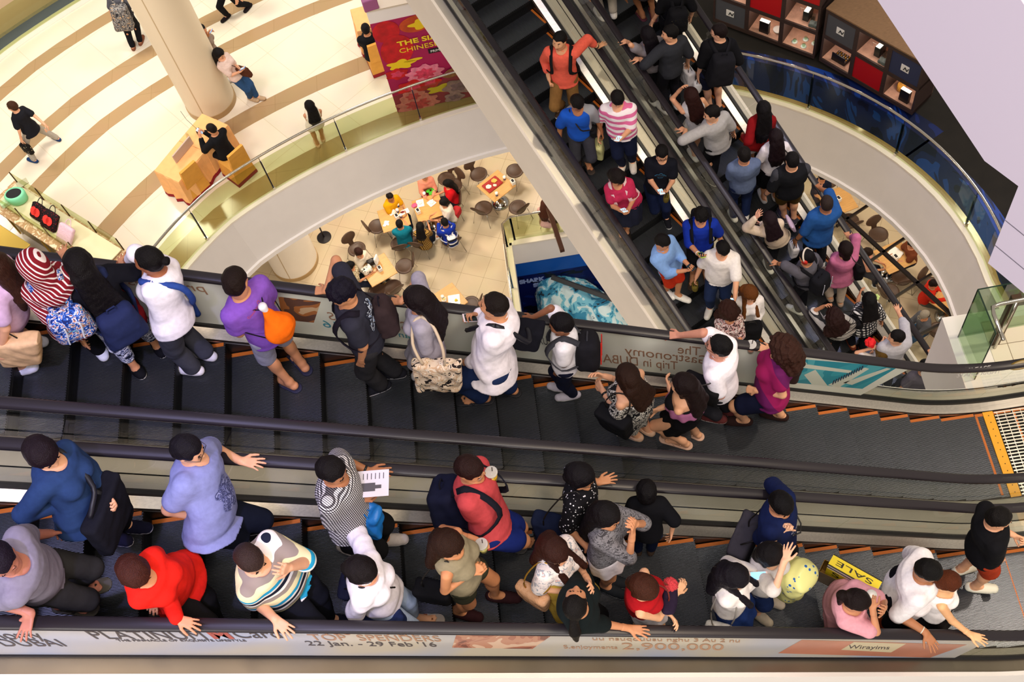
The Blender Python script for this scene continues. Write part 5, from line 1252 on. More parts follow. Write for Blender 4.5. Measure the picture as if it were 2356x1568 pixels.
fquad('E1',-1,[(1052,1453),(1275,1457),(1225,1492),(1040,1489)],ramp_mat('food_photo','blotch',['#6e3a30','#9a5c4a','#b07a62','#c9a890'],3,rough=.2),'food_photo',-.0095)
fquad('E1',-1,[(1845,1471),(2225,1482),(2140,1512),(1790,1502)],mat('rose_print','#b06f58',rough=.2,var=.15,vscale=2),'rose_print',-.0095)
fquad('E1',-1,[(1965,1476),(2085,1480),(2050,1500),(1935,1494)],mat('card_print','#c9bb98',rough=.2),'card_print',-.0100)
# mirrored ones, read from outside
for txt,a,b,hh,M in (('The',(1560,812),(1612,818),.17,BR_),('Gastronomy',(1440,815),(1632,838),.17,BR_),('Trip in DUBAI',(1383,832),(1560,850),.17,BR_),('RS',(762,735),(797,740),.13,BR_),("'16",(748,752),(795,758),.12,TEAL),('7',(900,730),(920,732),.18,BR_),('SP',(905,757),(945,762),.16,BR_),('an',(920,775),(945,778),.10,TEAL),
                     ('privileges',(300,655),(478,672),.12,BR_),('im',(4,612),(26,614),.12,BR_),('n',(2,636),(18,638),.12,BR_),('OO',(2,664),(48,668),.2,BR_),('LUX',(1240,790),(1270,795),.13,DKI),('s',(1310,790),(1330,793),.10,TEAL)):
    ftext('E2',1,txt,a,b,hh,M,mirror=True)
fquad('E2',1,[(640,682),(738,694),(722,742),(650,735)],ramp_mat('food_photo_light','blotch',['#6b4a3d','#b5713f','#d9b48c','#cfc7ba'],3.4,rough=.2),'food_photo',-.0095)
fquad('E2',1,[(1752,818),(2066,844),(1984,894),(1740,872)],ramp_mat('bridge_photo','blotch',['#2f93a5','#57b0bb','#2f93a5','#3aa0b0'],.8,rough=.2),'bridge_photo',-.0095)
for (a,b,c_,d_) in (((1745,845),(1850,830),(1858,836),(1747,856)),((1850,862),(1868,884),(1905,888),(1876,850)),((1905,885),(1990,845),(2000,848),(1930,891)),((1940,880),(2040,846),(2050,848),(1960,885)),((1745,822),(1960,852),(1955,858),(1745,834))):
    fquad('E2',1,[a,b,c_,d_],mat('bridge_white','#d9dccb',rough=.2),'bridge_shape',-.0100)
for i in range(12): fquad('E2',1,[(1914+i*6,884-i*3),(1917+i*6,884-i*3),(1921+i*6,874-i*3),(1918+i*6,874-i*3)],mat('film_navy_ink','#1f3048',rough=.3),'bridge_window',-.0105)
ftext('E2',1,'PLEASE',(2222,855),(2275,848),.08,WHITEP); ftext('E2',1,'STAND RIGHT',(2200,868),(2300,858),.09,WHITEP)
# round sticker and pictograms
root,o=RE2,OE2
c=fpt('E2',1,(2352,838),-.0112); V=[c]+[c+np.array([.14*math.cos(t),0,.12*math.sin(t)]) for t in np.linspace(0,2*math.pi,25)]; link_mesh('round_sticker',V,[(0,i,i+1) for i in range(1,25)],mat('sticker_gold','#9a7a2a',rough=.4),root,o)
V=[v*1.0 for v in V]; V=[c+(v-c)*.8+np.array([0,-.001,0]) for v in V]; link_mesh('round_sticker_face',V,[(0,i,i+1) for i in range(1,25)],mat('sticker_cream','#e0c79a',rough=.4),root,o)
for i in range(5):
    x0=2242+i*20; 
    def dk_pt(px): 
        e=ESC['E2']; P=None; z=L2+.032
        return at_z(px[0],px[1],z+.012)
    y0=895-i*3.2; V=[dk_pt(p) for p in ((x0,y0-3),(x0+17,y0-6),(x0+18,y0+8),(x0+1,y0+11))]; link_mesh('pictogram_sticker',V,[(0,3,2,1)],mat('sticker_cream','#e0c79a',rough=.4),root,o)
    V=[dk_pt(p) for p in ((x0+4,y0+1),(x0+13,y0-1),(x0+14,y0+4),(x0+5,y0+6))]; 
    for v in V: v[2]+=.001
    link_mesh('pictogram_mark',V,[(0,3,2,1)],mat('sticker_ink','#9a5a2a',rough=.5),root,o)
# ------------------------------------------------------------------ food court furniture
OAK=mat('oak_top','#c99a5c',rough=.4,var=.12,vscale=5,stretch=(1,9,1)); CHR=mat('chrome','#b9b7b2',rough=.12,metal=1); WAL=mat('walnut_shell','#4b3628',rough=.45,var=.15,vscale=8)
def table_proto():
    root=empty('cafe_table',(0,0,0),'x','table','oak topped café tables'); o=(0,0,0)
    mb=MB(); mb.box((0,0,.735),(.72,.72,.03)); mb.obj('tabletop',OAK,root,o,bevel=.012)
    mb=MB(); mb.tube([(0,0,.1),(0,0,.72)],.035,16); mb.obj('pedestal',CHR,root,o,True)
    mb=MB(); mb.lathe((0,0,0),[(.25,0),(.24,.03),(.18,.10),(.08,.15),(.04,.17)],28); mb.obj('dome_base',CHR,root,o,True); return root
def chair_proto():
    root=empty('cafe_chair',(0,0,0),'x','chair','walnut shell café chairs'); o=(0,0,0)
    f=Field((-.3,-.32,.35),(.3,.32,.9),.014); f.ell((0,.02,.46),np.eye(3),(.235,.225,.05),.0); f.ell((0,.02,.53),np.eye(3),(.24,.235,.075),.02,op='s')
    sdf_obj('seat',f,[WAL],root,o)
    f=Field((-.3,-.45,.35),(.3,.1,.95),.014); B_=np.array([[1,0,0],[0,.96,.28],[0,-.28,.96]]); f.ell((0,-.25,.70),B_,(.215,.03,.15),.0); f.rbox((0,-.20,.54),B_,(.07,.014,.12),.01,.03); sdf_obj('backrest',f,[WAL],root,o)
    for sx in(-1,1):
        for sy in(-1,1): mb=MB(); mb.tube([(sx*.08,sy*.06,.43),(sx*.17,sy*.15,.42),(sx*.24,sy*.23,.0)],.009,8); mb.obj('leg',CHR,root,o,True)
    return root
def copy_tree(root,loc,rz,label,group=None):
    r=root.copy(); COL.objects.link(r); r.location=loc; r.rotation_euler=(0,0,rz); r['label']=label
    if group: r['group']=group
    for ch in list(root.children):
        c=ch.copy(); COL.objects.link(c); c.parent=r
        for g_ in ch.children: d=g_.copy(); COL.objects.link(d); d.parent=c
    return r
TP=table_proto(); CP=chair_proto(); used={'t':False,'c':False}
def put(proto,key,loc,rz,label):
    if not used[key]: used[key]=True; proto.location=loc; proto.rotation_euler=(0,0,rz); proto['label']=label; return proto
    return copy_tree(proto,loc,rz,label)
TABS=[((1141.5,427),(1094.5,424),(1141,388),'single oak table with a red tray, right of the big group'),
 ((906,500),(871,482),(936,461),'oak table with three paper cups where the man in teal sits'),
 ((986,477),(942,461),(1002,441),'oak table with spread food where the girl in white sits'),
 ((870,620),(825.5,612),(883,579),'oak table with a spotted bag by the two women'),
 ((1030,690),(1015,688),(1050,665),'oak table with a white plate, half hidden by the handrail'),
 ((1928,462),(1905,440),(1945,425),'oak table with a napkin box beyond the man in blue'),
 ((2058,590),(2012,580),(2085,548),'oak table spread with papers under the metal bars'),
 ((2190,690),(2160,690),(2200,645),'oak table right of the person in red')]
for c_,a,b,l in TABS:
    p=at_z(*c_,.75); r_=rot_of(a,b,.75); put(TP,'t',(p[0],p[1],0),r_,l)
CH=[((1186,392),(1141,427),'chair at the upper right corner of the red tray table'),((1100,400),(1141,427),'chair with its back to the fascia left of the red tray table'),((1112,480),(1141,427),'chair at the lower left of the red tray table'),((1192,478),(1141,427),'chair at the lower right of the red tray table'),
 ((1028,410),(985,477),'empty chair behind the girl in red'),((866,522),(906,500),'empty chair left of the man in teal'),((932,612),(870,620),'empty chair right of the spotted bag table'),((905,662),(870,620),'empty chair at the lower right of the spotted bag table'),((868,672),(870,620),'empty chair in front of the spotted bag table'),((820,572),(870,620),'chair back behind the woman in cream'),
 ((1085,700),(1030,690),'chair beside the white plate table'),((1905,415),(1928,462),'dark chair behind the napkin box table'),((1955,510),(1928,462),'empty chair below the napkin box table'),((2020,538),(2058,590),'chair behind the paper strewn table'),((2075,640),(2058,590),'chair in front of the paper strewn table'),((2045,672),(2110,640),'empty chair left of the red shirt'),((2140,655),(2190,690),'chair under the person in red'),((2160,762),(2190,690),'chair in the shade at the bottom of the gap'),((1270,500),(1300,470),'chair behind the lower glass railing'),
 ((920,562),(906,500),'chair under the man in teal'),((965,555),(986,477),'chair under the woman in the checked blouse'),((1038,552),(986,477),'chair under the boy in blue'),((1040,470),(986,477),'chair with a red bag, under the girl in white'),((1045,425),(985,477),'chair under the girl in red')]
for c_,t_,l in CH:
    p=at_z(*c_,.45); t2=at_z(*t_,.45); a=math.atan2(t2[1]-p[1],t2[0]-p[0])-math.pi/2; put(CP,'c',(p[0],p[1],0),a,l)
# table things
CUPM=mat('paper_cup','#f0ece2',rough=.5); CBL=mat('cup_blue','#1c2c6a',rough=.5); CLID=mat('cup_contents','#c9a06a',rough=.4)
def cup(px,z,label,grp='paper cups on the food court tables',r_=.04,h=.12,mats=None):
    p=at_z(px[0],px[1],z+h*.7); p[2]=z; mb=MB(); mb.lathe(p,[(r_*.75,0),(r_*.86,h*.45)],16,1); mb.lathe(p,[(r_*.86,h*.45),(r_,h),(r_*.9,h),(r_*.88,h-.01)],16,0); return tag(mb.obj('paper_cup',mats or [CUPM,CBL],None,p,True),label,'cup',grp)
TZ=.752
for px,l in (((915,470),'paper cup, the upper one on the table by the man in yellow'),((914,483),'paper cup in the middle of the three by the man in yellow'),((922,495),'paper cup nearest the man in teal'),((976,445),'paper cup in front of the woman in peach'),((1160,408),'blue and white cup behind the red tray'),((1142,445),'blue and white cup in front of the red tray'),((1018,682),'small brown drink beside the white plate')): cup(px,TZ,l)
def tray(px,w_,d_,M,label,cat='tray',rot=0,h=.02,z=TZ,cont=None,name='tray'):
    p=at_z(px[0],px[1],z); root=empty(name,p,label,cat); f=Field(p-np.array([w_,d_,.1]),p+np.array([w_,d_,.1]),.012); c,s=math.cos(rot),math.sin(rot); R=np.array([[c,s,0],[-s,c,0],[0,0,1]])
    f.rbox(p+np.array([0,0,h]),R,(w_/2,d_/2,h),.018,0); f.rbox(p+np.array([0,0,h*2.6]),R,(w_/2-.015,d_/2-.015,h*1.3),.012,0,op='s'); sdf_obj('base',f,[M],root,p)
    for j,(dx,dy,rx,c_) in enumerate(cont or []):
        f=Field(p+np.array([dx,dy,0])-.15,p+np.array([dx,dy,0])+.15,.010); q=p+R.T@np.array([dx,dy,h+.02]); f=Field(q-.15,q+.15,.012); f.ell(q,np.eye(3),(rx,rx*.8,.03),0); f.wrinkle(.008,70,j); sdf_obj('leftovers',f,[mat('food',c_,rough=.6,var=.3,vscale=40)],root,p)
    return root
r1=rot_of((1094.5,424),(1141,388),.75)
tray((1133,425),.46,.32,mat('red_tray','#9c1f1c',rough=.4),'red tray of leftovers on the single table',rot=r1,cont=[(-.12,0,.08,'#efe9d6'),(.1,.04,.08,'#e0b050'),(.02,-.08,.05,'#e8e0cc')])
PL=mat('white_plate','#f0ece0',rough=.35)
tray((932,487),.22,.16,PL,'white square dish on the table by the man in yellow','dish',rot=.3,h=.012,name='dish',cont=[(-.06,0,.04,'#7a1f1c')])
tray((967,468),.2,.24,PL,'white square dish in front of the woman in peach','dish',rot=.1,h=.012,name='dish',cont=[(0,0,.06,'#e8e4d8')])
tray((993,467),.2,.2,PL,'white dish of crumpled napkins near the girl in white','dish',rot=.6,h=.012,name='dish',cont=[(0,0,.07,'#f2eee2')])
tray((901,487),.2,.2,PL,'heap of white napkins on the table by the man in teal','napkins',rot=.6,h=.01,name='napkin_heap',cont=[(0,0,.09,'#f4efe6'),(.05,.04,.06,'#efe6d8')])
tray((1045,690),.3,.3,PL,'white plate with a spoon on the half hidden table','plate',h=.012,name='plate',cont=[(.05,-.03,.04,'#e0c23a')])
tray((1022,690),.12,.12,PL,'small cream bowl beside the white plate','bowl',h=.03,name='bowl',cont=[(0,0,.04,'#e8d28a')])
def napbox(px,l,z=TZ,rot=.4): 
    p=at_z(px[0],px[1],z+.05); p[2]=z; root=empty('napkin_box',p,l,'napkin box','white napkin boxes on the café tables'); c,s=math.cos(rot),math.sin(rot); R=np.array([[c,-s,0],[s,c,0],[0,0,1]])
    mb=MB(); mb.box(p+np.array([0,0,.06]),(.10,.13,.12),0,R); mb.obj('box',CUPM,root,p,bevel=.01); mb=MB(); mb.box(p+np.array([0,0,.122]),(.06,.09,.006),0,R); mb.obj('slot',mat('black_print','#151015',rough=.6),root,p)
for px,l in (((1180,419),'napkin box at the corner of the red tray table'),((913,498),'napkin box in front of the man in teal'),((962,486),'napkin box on the table of the girl in white'),((874,618),'napkin box beside the spotted bag'),((1929,458),'napkin box beyond the man in blue'),((2060,592),'napkin box among the papers')): napbox(px,l)
def soft(px,z,rx,M,l,cat,name,hh=.1,rot=0,ry=None):
    p=at_z(px[0],px[1],z+hh); p[2]=z; f=Field(p-.4,p+.4,.014); c,s=math.cos(rot),math.sin(rot); f.rbox(p+np.array([0,0,hh]),np.array([[c,s,0],[-s,c,0],[0,0,1]]),(rx,ry or rx*.6,hh),.04,0,bulge=.02); f.wrinkle(.008,40,2); return tag(sdf_obj(name,f,[M],None,p),l,cat)
soft((844,620),TZ,.13,ramp_mat('spotted_fabric','blotch',['#efe9dc','#efe9dc','#1c1a18'],22,widths=[0,.3,.57]),'black and white spotted bag on the lower oak table','bag','spotted_bag',.09,.6)
soft((853,603),TZ,.10,BL_,'black bag behind the spotted bag','bag','black_bag',.09,.3)
soft((866,598),TZ,.10,mat('white_paper','#f2efe8',rough=.6),'white paper carrier bag standing on the lower oak table','bag','paper_bag',.16,1.2,.02)
soft((1050,488),.45,.14,mat('red_fabric','#a8141c',rough=.7),'red bag hanging behind the girl in white','bag','red_bag',.12,1.0)
soft((991,440),TZ,.12,mat('green_cloth','#3aa51e',rough=.6),'bright green folded cloth on the table','cloth','green_cloth',.012,.6,.1)
soft((953,472),TZ,.08,mat('pink_pouch','#cf4f7a',rough=.6),'pink pouch on the table of the girl in white','pouch','pink_pouch',.03,.2)
soft((2057,585),TZ,.2,mat('white_paper','#f2efe8',rough=.6),'crumpled white paper spread on the table under the bars','paper','white_paper',.015,.6,.15)
soft((889,514),TZ,.11,mat('white_paper','#f2efe8',rough=.6),'open magazine in front of the man in teal','magazine','magazine',.008,1.2,.08)
p=at_z(746,546,0); root=empty('sign_stand',p,'black round-footed sign stand beside the column in the food court','stand'); mb=MB(); mb.lathe(p,[(.19,0),(.19,.02),(.03,.035)],32); mb.obj('base',BL_,root,p); mb=MB(); mb.tube([p,p+np.array([0,0,1.3])],.02,10); mb.obj('pole',BL_,root,p)
# ------------------------------------------------------------------ things people carry
def mrot(d,n_):
    d=_n(d); n_=_n(n_-d*(n_@d)); return np.array([np.cross(d,n_),d,n_])
SCR='#9fd4ff'
def phone(I,ai,label,col='#e8e8ea',screen=True,up=None):
    a=I['arms'][ai]; p=a['W']+a['d']*.085+_n(np.array(a['n']))*.028; nn=I['U']*1.0-I['Fr']*.55 if up is None else up
    R=mrot(a['d']*.8+I['Fr']*.1,nn); root=empty('phone',p,label,'phone','phones held by people on the escalators'); mb=MB(); mb.box(p,(.074,.15,.009),0,R.T); mb.obj('case',mat('phone_case',col,rough=.35),root,p,bevel=.003)
    mb=MB(); mb.box(p+R[2]*.0052,(.064,.122,.001),0,R.T); mb.obj('screen',mat('screen_lit',SCR if screen else '#1c2a2c',rough=.2,emit=SCR if screen else None,estr=1.1) if screen else mat('screen_dark','#1c2b2c',rough=.08),root,p); return root
def backpack(I,label,col,sz=(.15,.085,.22),acc=None,drop=.0,strapc=None,shift=0):
    N,up,Fr,Rr,H,q=I['N'],I['up'],I['Fr'],I['Rr'],I['H'],I['q']; k=I['k']**.6
    c=N-up*(.17*H+drop)-Fr*(I['dp']*1.15+sz[1]*k+.01)+Rr*shift; root=empty('backpack',c,label,'backpack'); R=I['RT']; M=cloth(col); s=np.array([sz[0],sz[1],sz[2]])*k
    f=Field(c-.4,c+.4,.011*q); f.rbox(c,R,s,.05,0,taper=.10,bulge=.03); f.rbox(c-Fr*s[1]*.95-up*s[2]*.35,R,(s[0]*.8,.03,s[2]*.45),.028,.01); f.wrinkle(.004,30,1); sdf_obj('main_bag',f,[M],root,c)
    SM=cloth(strapc or col)
    for a in I['arms']:
        sg=a['sg']; mb=MB(); t=a['sh']-Rr*sg*.035*H; off=.031*H+.032; P=[c+up*s[2]*.8+Rr*sg*.06+Fr*s[1]*.7, t+up*off*.9-Fr*.05, t+up*(off+.004)+Fr*.01, t+Fr*(I['dp']*.8+.045)-up*.03, N-up*.17*H+Rr*sg*I['ch']*.75+Fr*(I['dp']*1.15+.042), N-up*.24*H+Rr*sg*(I['ch']+.045)+Fr*.02, c-up*s[2]*.5+Rr*sg*s[0]*.9+Fr*s[1]]
        V=[];F=[];w2=.026
        PP=[]
        for i in range(len(P)-1):
            for t_ in (0,.34,.67): 
                PP.append(cr(P,i,t_))
        PP.append(P[-1])
        for i,p in enumerate(PP):
            tn=_n(PP[min(i+1,len(PP)-1)]-PP[max(i-1,0)]); sd=_n(np.cross(tn,_n(p-(N-up*.12*H)))); nn=_n(np.cross(sd,tn))
            for u,v in((-w2,0),(w2,0),(w2,.010),(-w2,.010)): V.append(p+sd*u+nn*v)
        for i in range(len(PP)-1):
            for j in range(4): F.append((i*4+j,i*4+(j+1)%4,(i+1)*4+(j+1)%4,(i+1)*4+j))
        link_mesh('strap',V,F,SM,root,c,None,True)
    if acc:
        for x in acc[1]:
            mb=MB(); P=[c-Fr*(s[1]+.034)+Rr*x*s[0]+up*s[2]*z+Rr*.02*math.sin(z*2) for z in np.linspace(-.6,.8,9)]; mb.tube(P,.006,6); mb.obj('trim_line',mat('zip_trim',acc[0],rough=.5),root,c)
    mb=MB(); h=c+up*s[2]; mb.tube([h-Rr*.04,h-Rr*.03+up*.04,h+Rr*.03+up*.04,h+Rr*.04],.007,6); mb.obj('grab_handle',SM,root,c)
    return root
def cr(P,i,t):
    p0,p1,p2,p3=P[max(i-1,0)],P[i],P[i+1],P[min(i+2,len(P)-1)]
    return .5*((2*p1)+(-p0+p2)*t+(2*p0-5*p1+4*p2-p3)*t*t+(-p0+3*p1-3*p2+p3)*t**3)
def bag(I,label,col,size,at,name='handbag',cat='bag',strap=None,rr=.03,M=None,R=None,strapc='#16120f',wr=.004,group=None,taper=-.08,chain=None,bulge=.015,strapr=.007):
    """at: offset (side, front, up) from the pelvis in metres, or a point"""
    c=I['P']+I['Rr']*at[0]+I['Fr']*at[1]+I['U']*at[2] if len(at)==3 and not isinstance(at,np.ndarray) else at
    q=I['q']; root=empty(name,c,label,cat,group); Rm=np.array([I['Fr'],I['Rr'],I['U']]) if R is None else R
    f=Field(c-max(size)-.1,c+max(size)+.1,.010*q); f.rbox(c,Rm,np.array(size),min(rr,min(size)*.9),0,taper=taper,bulge=bulge); f.wrinkle(wr,32,3); sdf_obj('bag_body',f,[M or cloth(col)],root,c)
    tp=c+Rm[2]*size[2]
    if strap=='shoulder' or strap=='cross':
        side=1 if (c-I['P'])@I['Rr']>0 else -1; s_=I['arms'][1 if (side>0)==(strap=='shoulder') else 0]['sh']; sgn=side if strap=='shoulder' else -side
        sh=s_-I['Rr']*sgn*.045*I['H']+I['up']*(.031*I['H']+.036)
        for dz in(1,-1):
            mb=MB(); e=tp+Rm[0]*size[0]*.45*dz; m_=(sh+e)/2; out=_n(m_-(I['P']+I['N'])/2)
            mid=m_+I['Fr']*dz*(I['dp']*.5+.02)+I['Rr']*side*.03; 
            if strap=='cross': mid=(I['P']+I['up']*I['T']*.55)+I['Fr']*dz*(I['dp']*1.15+.055+abs(I['belly'])*.8)
            P=[sh,sh*.75+mid*.25+I['Fr']*dz*.045,mid,mid*.4+e*.6+out*.02,e]; mb.tube([cr(P,i,t) for i in range(len(P)-1) for t in(0,.3,.6)]+[e],strapr,6); mb.obj('strap',mat('strap_material',strapc,rough=.5,metal=.8 if chain else 0),root,c,True)
    elif strap=='hand':
        mb=MB(); h=at if False else c+Rm[2]*(size[2]+.12)
        for dz in(-1,1): mb.tube([tp+Rm[0]*size[0]*.6+Rm[1]*size[1]*.5*dz,h+Rm[0]*.03,h-Rm[0]*.03,tp-Rm[0]*size[0]*.6+Rm[1]*size[1]*.5*dz],.005,6)
        mb.obj('handle',mat('strap_material',strapc,rough=.6),root,c)
    elif strap=='stub':
        mb=MB(); mb.tube([tp+Rm[0]*size[0]*.5,tp+Rm[2]*.09+Rm[0]*.04,tp+Rm[2]*.09-Rm[0]*.04,tp-Rm[0]*size[0]*.5],.006,6); mb.obj('handle',mat('strap_material',strapc,rough=.6),root,c)
    return root
def held_bag(I,ai,label,col,size,name='handbag',M=None,**kw):
    a=I['arms'][ai]; c=a['W']+a['d']*.07-I['U']*(size[2]+.10); return bag(I,label,col,size,np.array(c),name,strap='hand',M=M,R=np.array([I['Fr'],I['Rr'],I['U']]),**kw)
def cup_in_hand(I,ai,label,kind='clear',col='#e2d7b8',off=(0,0)):
    a=I['arms'][ai]; p=a['W']+a['d']*.08+_n(np.array(a['n']))*.045-I['U']*.05+I['Fr']*off[0]+I['Rr']*off[1]; root=empty('drink_cup',p,label,'cup'); mb=MB()
    if kind=='clear':
        mb.lathe(p,[(.032,0),(.047,.135)],20); mb.obj('cup_wall',glass_m('cup_plastic','#f1f3f0',.5),root,p,True); mb=MB(); mb.lathe(p,[(.030,.005),(.041,.09)],20); mb.obj('drink',mat('drink',col,rough=.2),root,p,True)
        mb=MB(); mb.lathe(p+np.array([0,0,.135]),[(.050,0),(.050,.008),(.040,.010)],20); mb.obj('lid',mat('clear_lid','#e9e6e4',rough=.15,trans=.5),root,p); mb=MB(); mb.tube([p+np.array([0,0,.03]),p+np.array([.015,.01,.20])],.004,6); mb.obj('straw',mat('straw','#2a1410',rough=.5),root,p)
    else:
        mb.lathe(p,[(.03,0),(.044,.13)],20); mb.obj('cup_wall',mat('cup_dark','#20191a',rough=.6) if kind=='coffee' else mat('paper_cup','#f0ece2',rough=.5),root,p,True); mb=MB(); mb.lathe(p+np.array([0,0,.13]),[(.048,0),(.047,.012),(.038,.02),(.036,.012)],22); mb.obj('lid',mat('grey_lid','#77787d',rough=.4) if kind=='coffee' else mat('dark_drink','#2a1712',rough=.3),root,p,True)
    return root
def wristband(I,ai,col='#141416',r=.027,w_=.018):
    a=I['arms'][ai]; d=_n(a['wr']-a['el']); p=a['wr']-d*.03; mb=MB(); k=.0165*I['H']+.006; mb.tube([p-d*w_/2,p+d*w_/2],k,14); mb.obj('wristband',mat('band',col,rough=.4),I['root'],I['org'],True)
def chest_text(I,txt,M,z,x0,x1,hgt,back=False,shear=0,rot=0):
    """lettering that lies on the shirt"""
    Fr=-I['Fr'] if back else I['Fr']; Rr=-I['Rr'] if back else I['Rr']; up=I['up']; P,T=I['P'],I['T']; pr=np.array([list(p)+[0]*(4-len(p)) for p in I['prof']])
    def fn(p):
        q=p-P; u=q@Rr; t=(q@up)/T; a=np.interp(t,pr[:,0],pr[:,1])+.018; b=np.interp(t,pr[:,0],pr[:,2])+.018; sh=np.interp(t,pr[:,0],pr[:,3])*(-1 if back else 1)
        v=b*math.sqrt(max(0,1-min(1,(u/a)**2)))+sh; return P+Rr*u+up*(q@up)+Fr*(v+.0165)
    c_,s_=math.cos(rot),math.sin(rot); sg=1
    # seen from the front the wearer's left is on the viewer's right
    U=-Rr*c_+up*s_; V_=up*c_+Rr*s_
    p0=P+up*T*z-Rr*x0; 
    return fit2(txt,M,p0,U,(x1-x0),V_,hgt,fn,I)
def fit2(txt,M,p0,U,wd,V_,hgt,fn,I):
    c=bpy.data.curves.new('t','FONT'); c.body=txt; c.size=1; o=bpy.data.objects.new('t',c); COL.objects.link(o); bpy.context.evaluated_depsgraph_get().update(); w_=o.dimensions.x; bpy.data.objects.remove(o); bpy.data.curves.remove(c)
    return text_mesh('shirt_lettering',txt,M,1,p0,U*wd/w_,np.array(V_)*hgt/.7,I['top'],.001,I['org'],fn=fn)
def blob_print(I,M,z,x,r,rz,n=5,back=False,name='shirt_print',seed=1,d=0):
    Fr=-I['Fr'] if back else I['Fr']; Rr=I['Rr']; up=I['up']; P,T=I['P'],I['T']; pr=np.array([list(p)+[0]*(4-len(p)) for p in I['prof']]); V=[];F=[]; rings=5; N_=28
    rnd=random.Random(seed); ph=[rnd.random()*6 for _ in range(3)]
    def fn(u,w_):
        t=w_/T; a=np.interp(t,pr[:,0],pr[:,1])+.018; b=np.interp(t,pr[:,0],pr[:,2])+.018; sh=np.interp(t,pr[:,0],pr[:,3])*(-1 if back else 1); v=b*math.sqrt(max(0,1-min(1,(u/a)**2)))+sh; return P+Rr*u+up*w_+Fr*(v+.013+d)
    V.append(fn(x,z*T))
    for k in range(1,rings+1):
        for i in range(N_):
            a=2*math.pi*i/N_; s=k/rings*(1+.18*math.sin(n*a+ph[0])+.12*math.sin((n+3)*a+ph[1])); V.append(fn(x+r*s*math.cos(a),z*T+rz*s*math.sin(a)))
    for i in range(N_): F.append((0,1+i,1+(i+1)%N_))
    for k in range(rings-1):
        for i in range(N_): F.append((1+k*N_+i,1+(k+1)*N_+i,1+(k+1)*N_+(i+1)%N_,1+k*N_+(i+1)%N_))
    return link_mesh(name,V,F,M,I['top'],I['org'],None,True)
SK1,SK2,SK3,SK4='#d9a07c','#c78a64','#a96f4b','#8d5638'
BK,BR1,BR2,BR3='#120d10','#22130f','#3f2218','#6a3216'
# ------------------------------------------------------------------ people on the upper escalator of the front pair
P=person
I=P('person at the left edge in a lilac top with bare legs and white trainers',(-38,600),1.66,(-1,.1),'E2',feet=[(68,850),(92,785)],sex='f',skin=SK1,hair=('long',BR2),top=('tee','#c9a8c8'),bot=('skirt','#b9a7b8',dict(len=.4)),shoe=('sneaker','#e6e4ee'),la='down',ra='front')
bag(I,'beige cloth bag of the person in lilac, cut by the left edge','#d8b184',(.16,.06,.17),(-.25,-.06,-.12),strap='stub')
HJ=('P','stripes',['#e9dcd8','#7a1420'],dict(scale=34,direction=(.85,.3,.45),widths=[0,.3],warp=.15))
I=P('person in a red and white striped headscarf and matching long top, black trousers',(72,604),1.58,(-.35,-1),'E2',look=(-.5,-.9),pitch=.5,feet=[(238,815),(262,795)],sex='f',skin=SK2,g=1.15,hair=('hijab',HJ),top=('shirt',HJ,dict(collar=False,slv=.95,hem=-.42,flare=1.25,off=.022)),bot=('trousers','#0c0c0f'),shoe=('sneaker','#dfe0ea'),la={'px':(190,745),'z':.80,'m':'relax'},ra={'rail':(150,588)})
wristband(I,0,'#101013',w_=.06)
backpack(I,'blue backpack with a busy printed pattern on the person in the striped headscarf',('P','blotch',['#16245c','#2a55a8','#c9cfe0','#d98a5a','#1b2a60','#57b0d8'],dict(scale=26,widths=[0,.4,.5,.56,.6,.66])),(.15,.08,.17),('#dfe4ee',(-.4,.4)),.08)
I=P('person with very long black hair, black top and blue white camouflage trousers',(178,600),1.60,(-.5,-.7),'E2',look=(-.3,-1),pitch=.35,feet=[(322,858),(372,800)],sex='f',skin=SK2,g=1.1,hair=('long',BK,.75),top=('tee','#0d0d16'),bot=('trousers',('P','blotch',['#10142c','#c7cbe0','#2a3a66','#e6e6ee'],dict(scale=15,direction=(1,1,3),widths=[0,.44,.52,.60])),dict(len=1.55)),shoe=('sneaker','#0e0e14'),la='down',ra={'rail':(285,607)})
backpack(I,'dark blue backpack with two flap pockets and brown piping',"#1d2548",(.16,.08,.19),('#8a5a4a',()),.12)
bag(I,'dark red jacket tied round the waist of the person with camouflage trousers','#7e0f18',(.17,.10,.12),(.09,.02,-.06),name='tied_jacket',cat='jacket',rr=.06,wr=.012)
I=P('person with a black hair bun in a white long sleeved top and grey trousers',(338,585),1.62,(-.9,-.2),'E2',look=(-1,-.05),pitch=-.05,feet=[(452,856),(482,806)],sex='f',skin='#94583a',g=1.1,hair=('bun',BK),top=('long','#ece6f2',dict(slv=1.5)),bot=('trousers','#454652',dict(wide=.02,hemw=.018)),shoe=('sneaker','#e3dfe6'),la={'px':(385,752),'z':.70,'m':'relax'},ra={'rail':(285,612)})
mb=MB(); Q=[I['arms'][0]['sh']+I['up']*.055+I['Rr']*.05, I['N']-I['up']*.10-I['Fr']*(I['dp']+.06)+I['Rr']*-.02, I['P']+I['up']*.22-I['Fr']*(I['dp']+.055)+I['Rr']*.08,I['P']+I['Rr']*(I['hip']+.045)-I['Fr']*.02-I['U']*.05, I['P']+I['Rr']*(I['hip']+.05)-I['U']*.22]
mb.tube([cr(Q,i,t) for i in range(len(Q)-1) for t in(0,.25,.5,.75)]+[Q[-1]],.026,10); Q2=[Q[0],Q[0]+I['Fr']*.09-I['up']*.02,I['N']+I['Fr']*(I['dp']+.05)-I['up']*.13]; mb.tube([cr(Q2,i,t) for i in range(2) for t in(0,.3,.6)]+[Q2[-1]],.026,10); tag(mb.obj('blue_scarf',cloth('#2b4691'),None,Q[0],True),'blue scarf knotted across the back of the person with the hair bun','scarf')
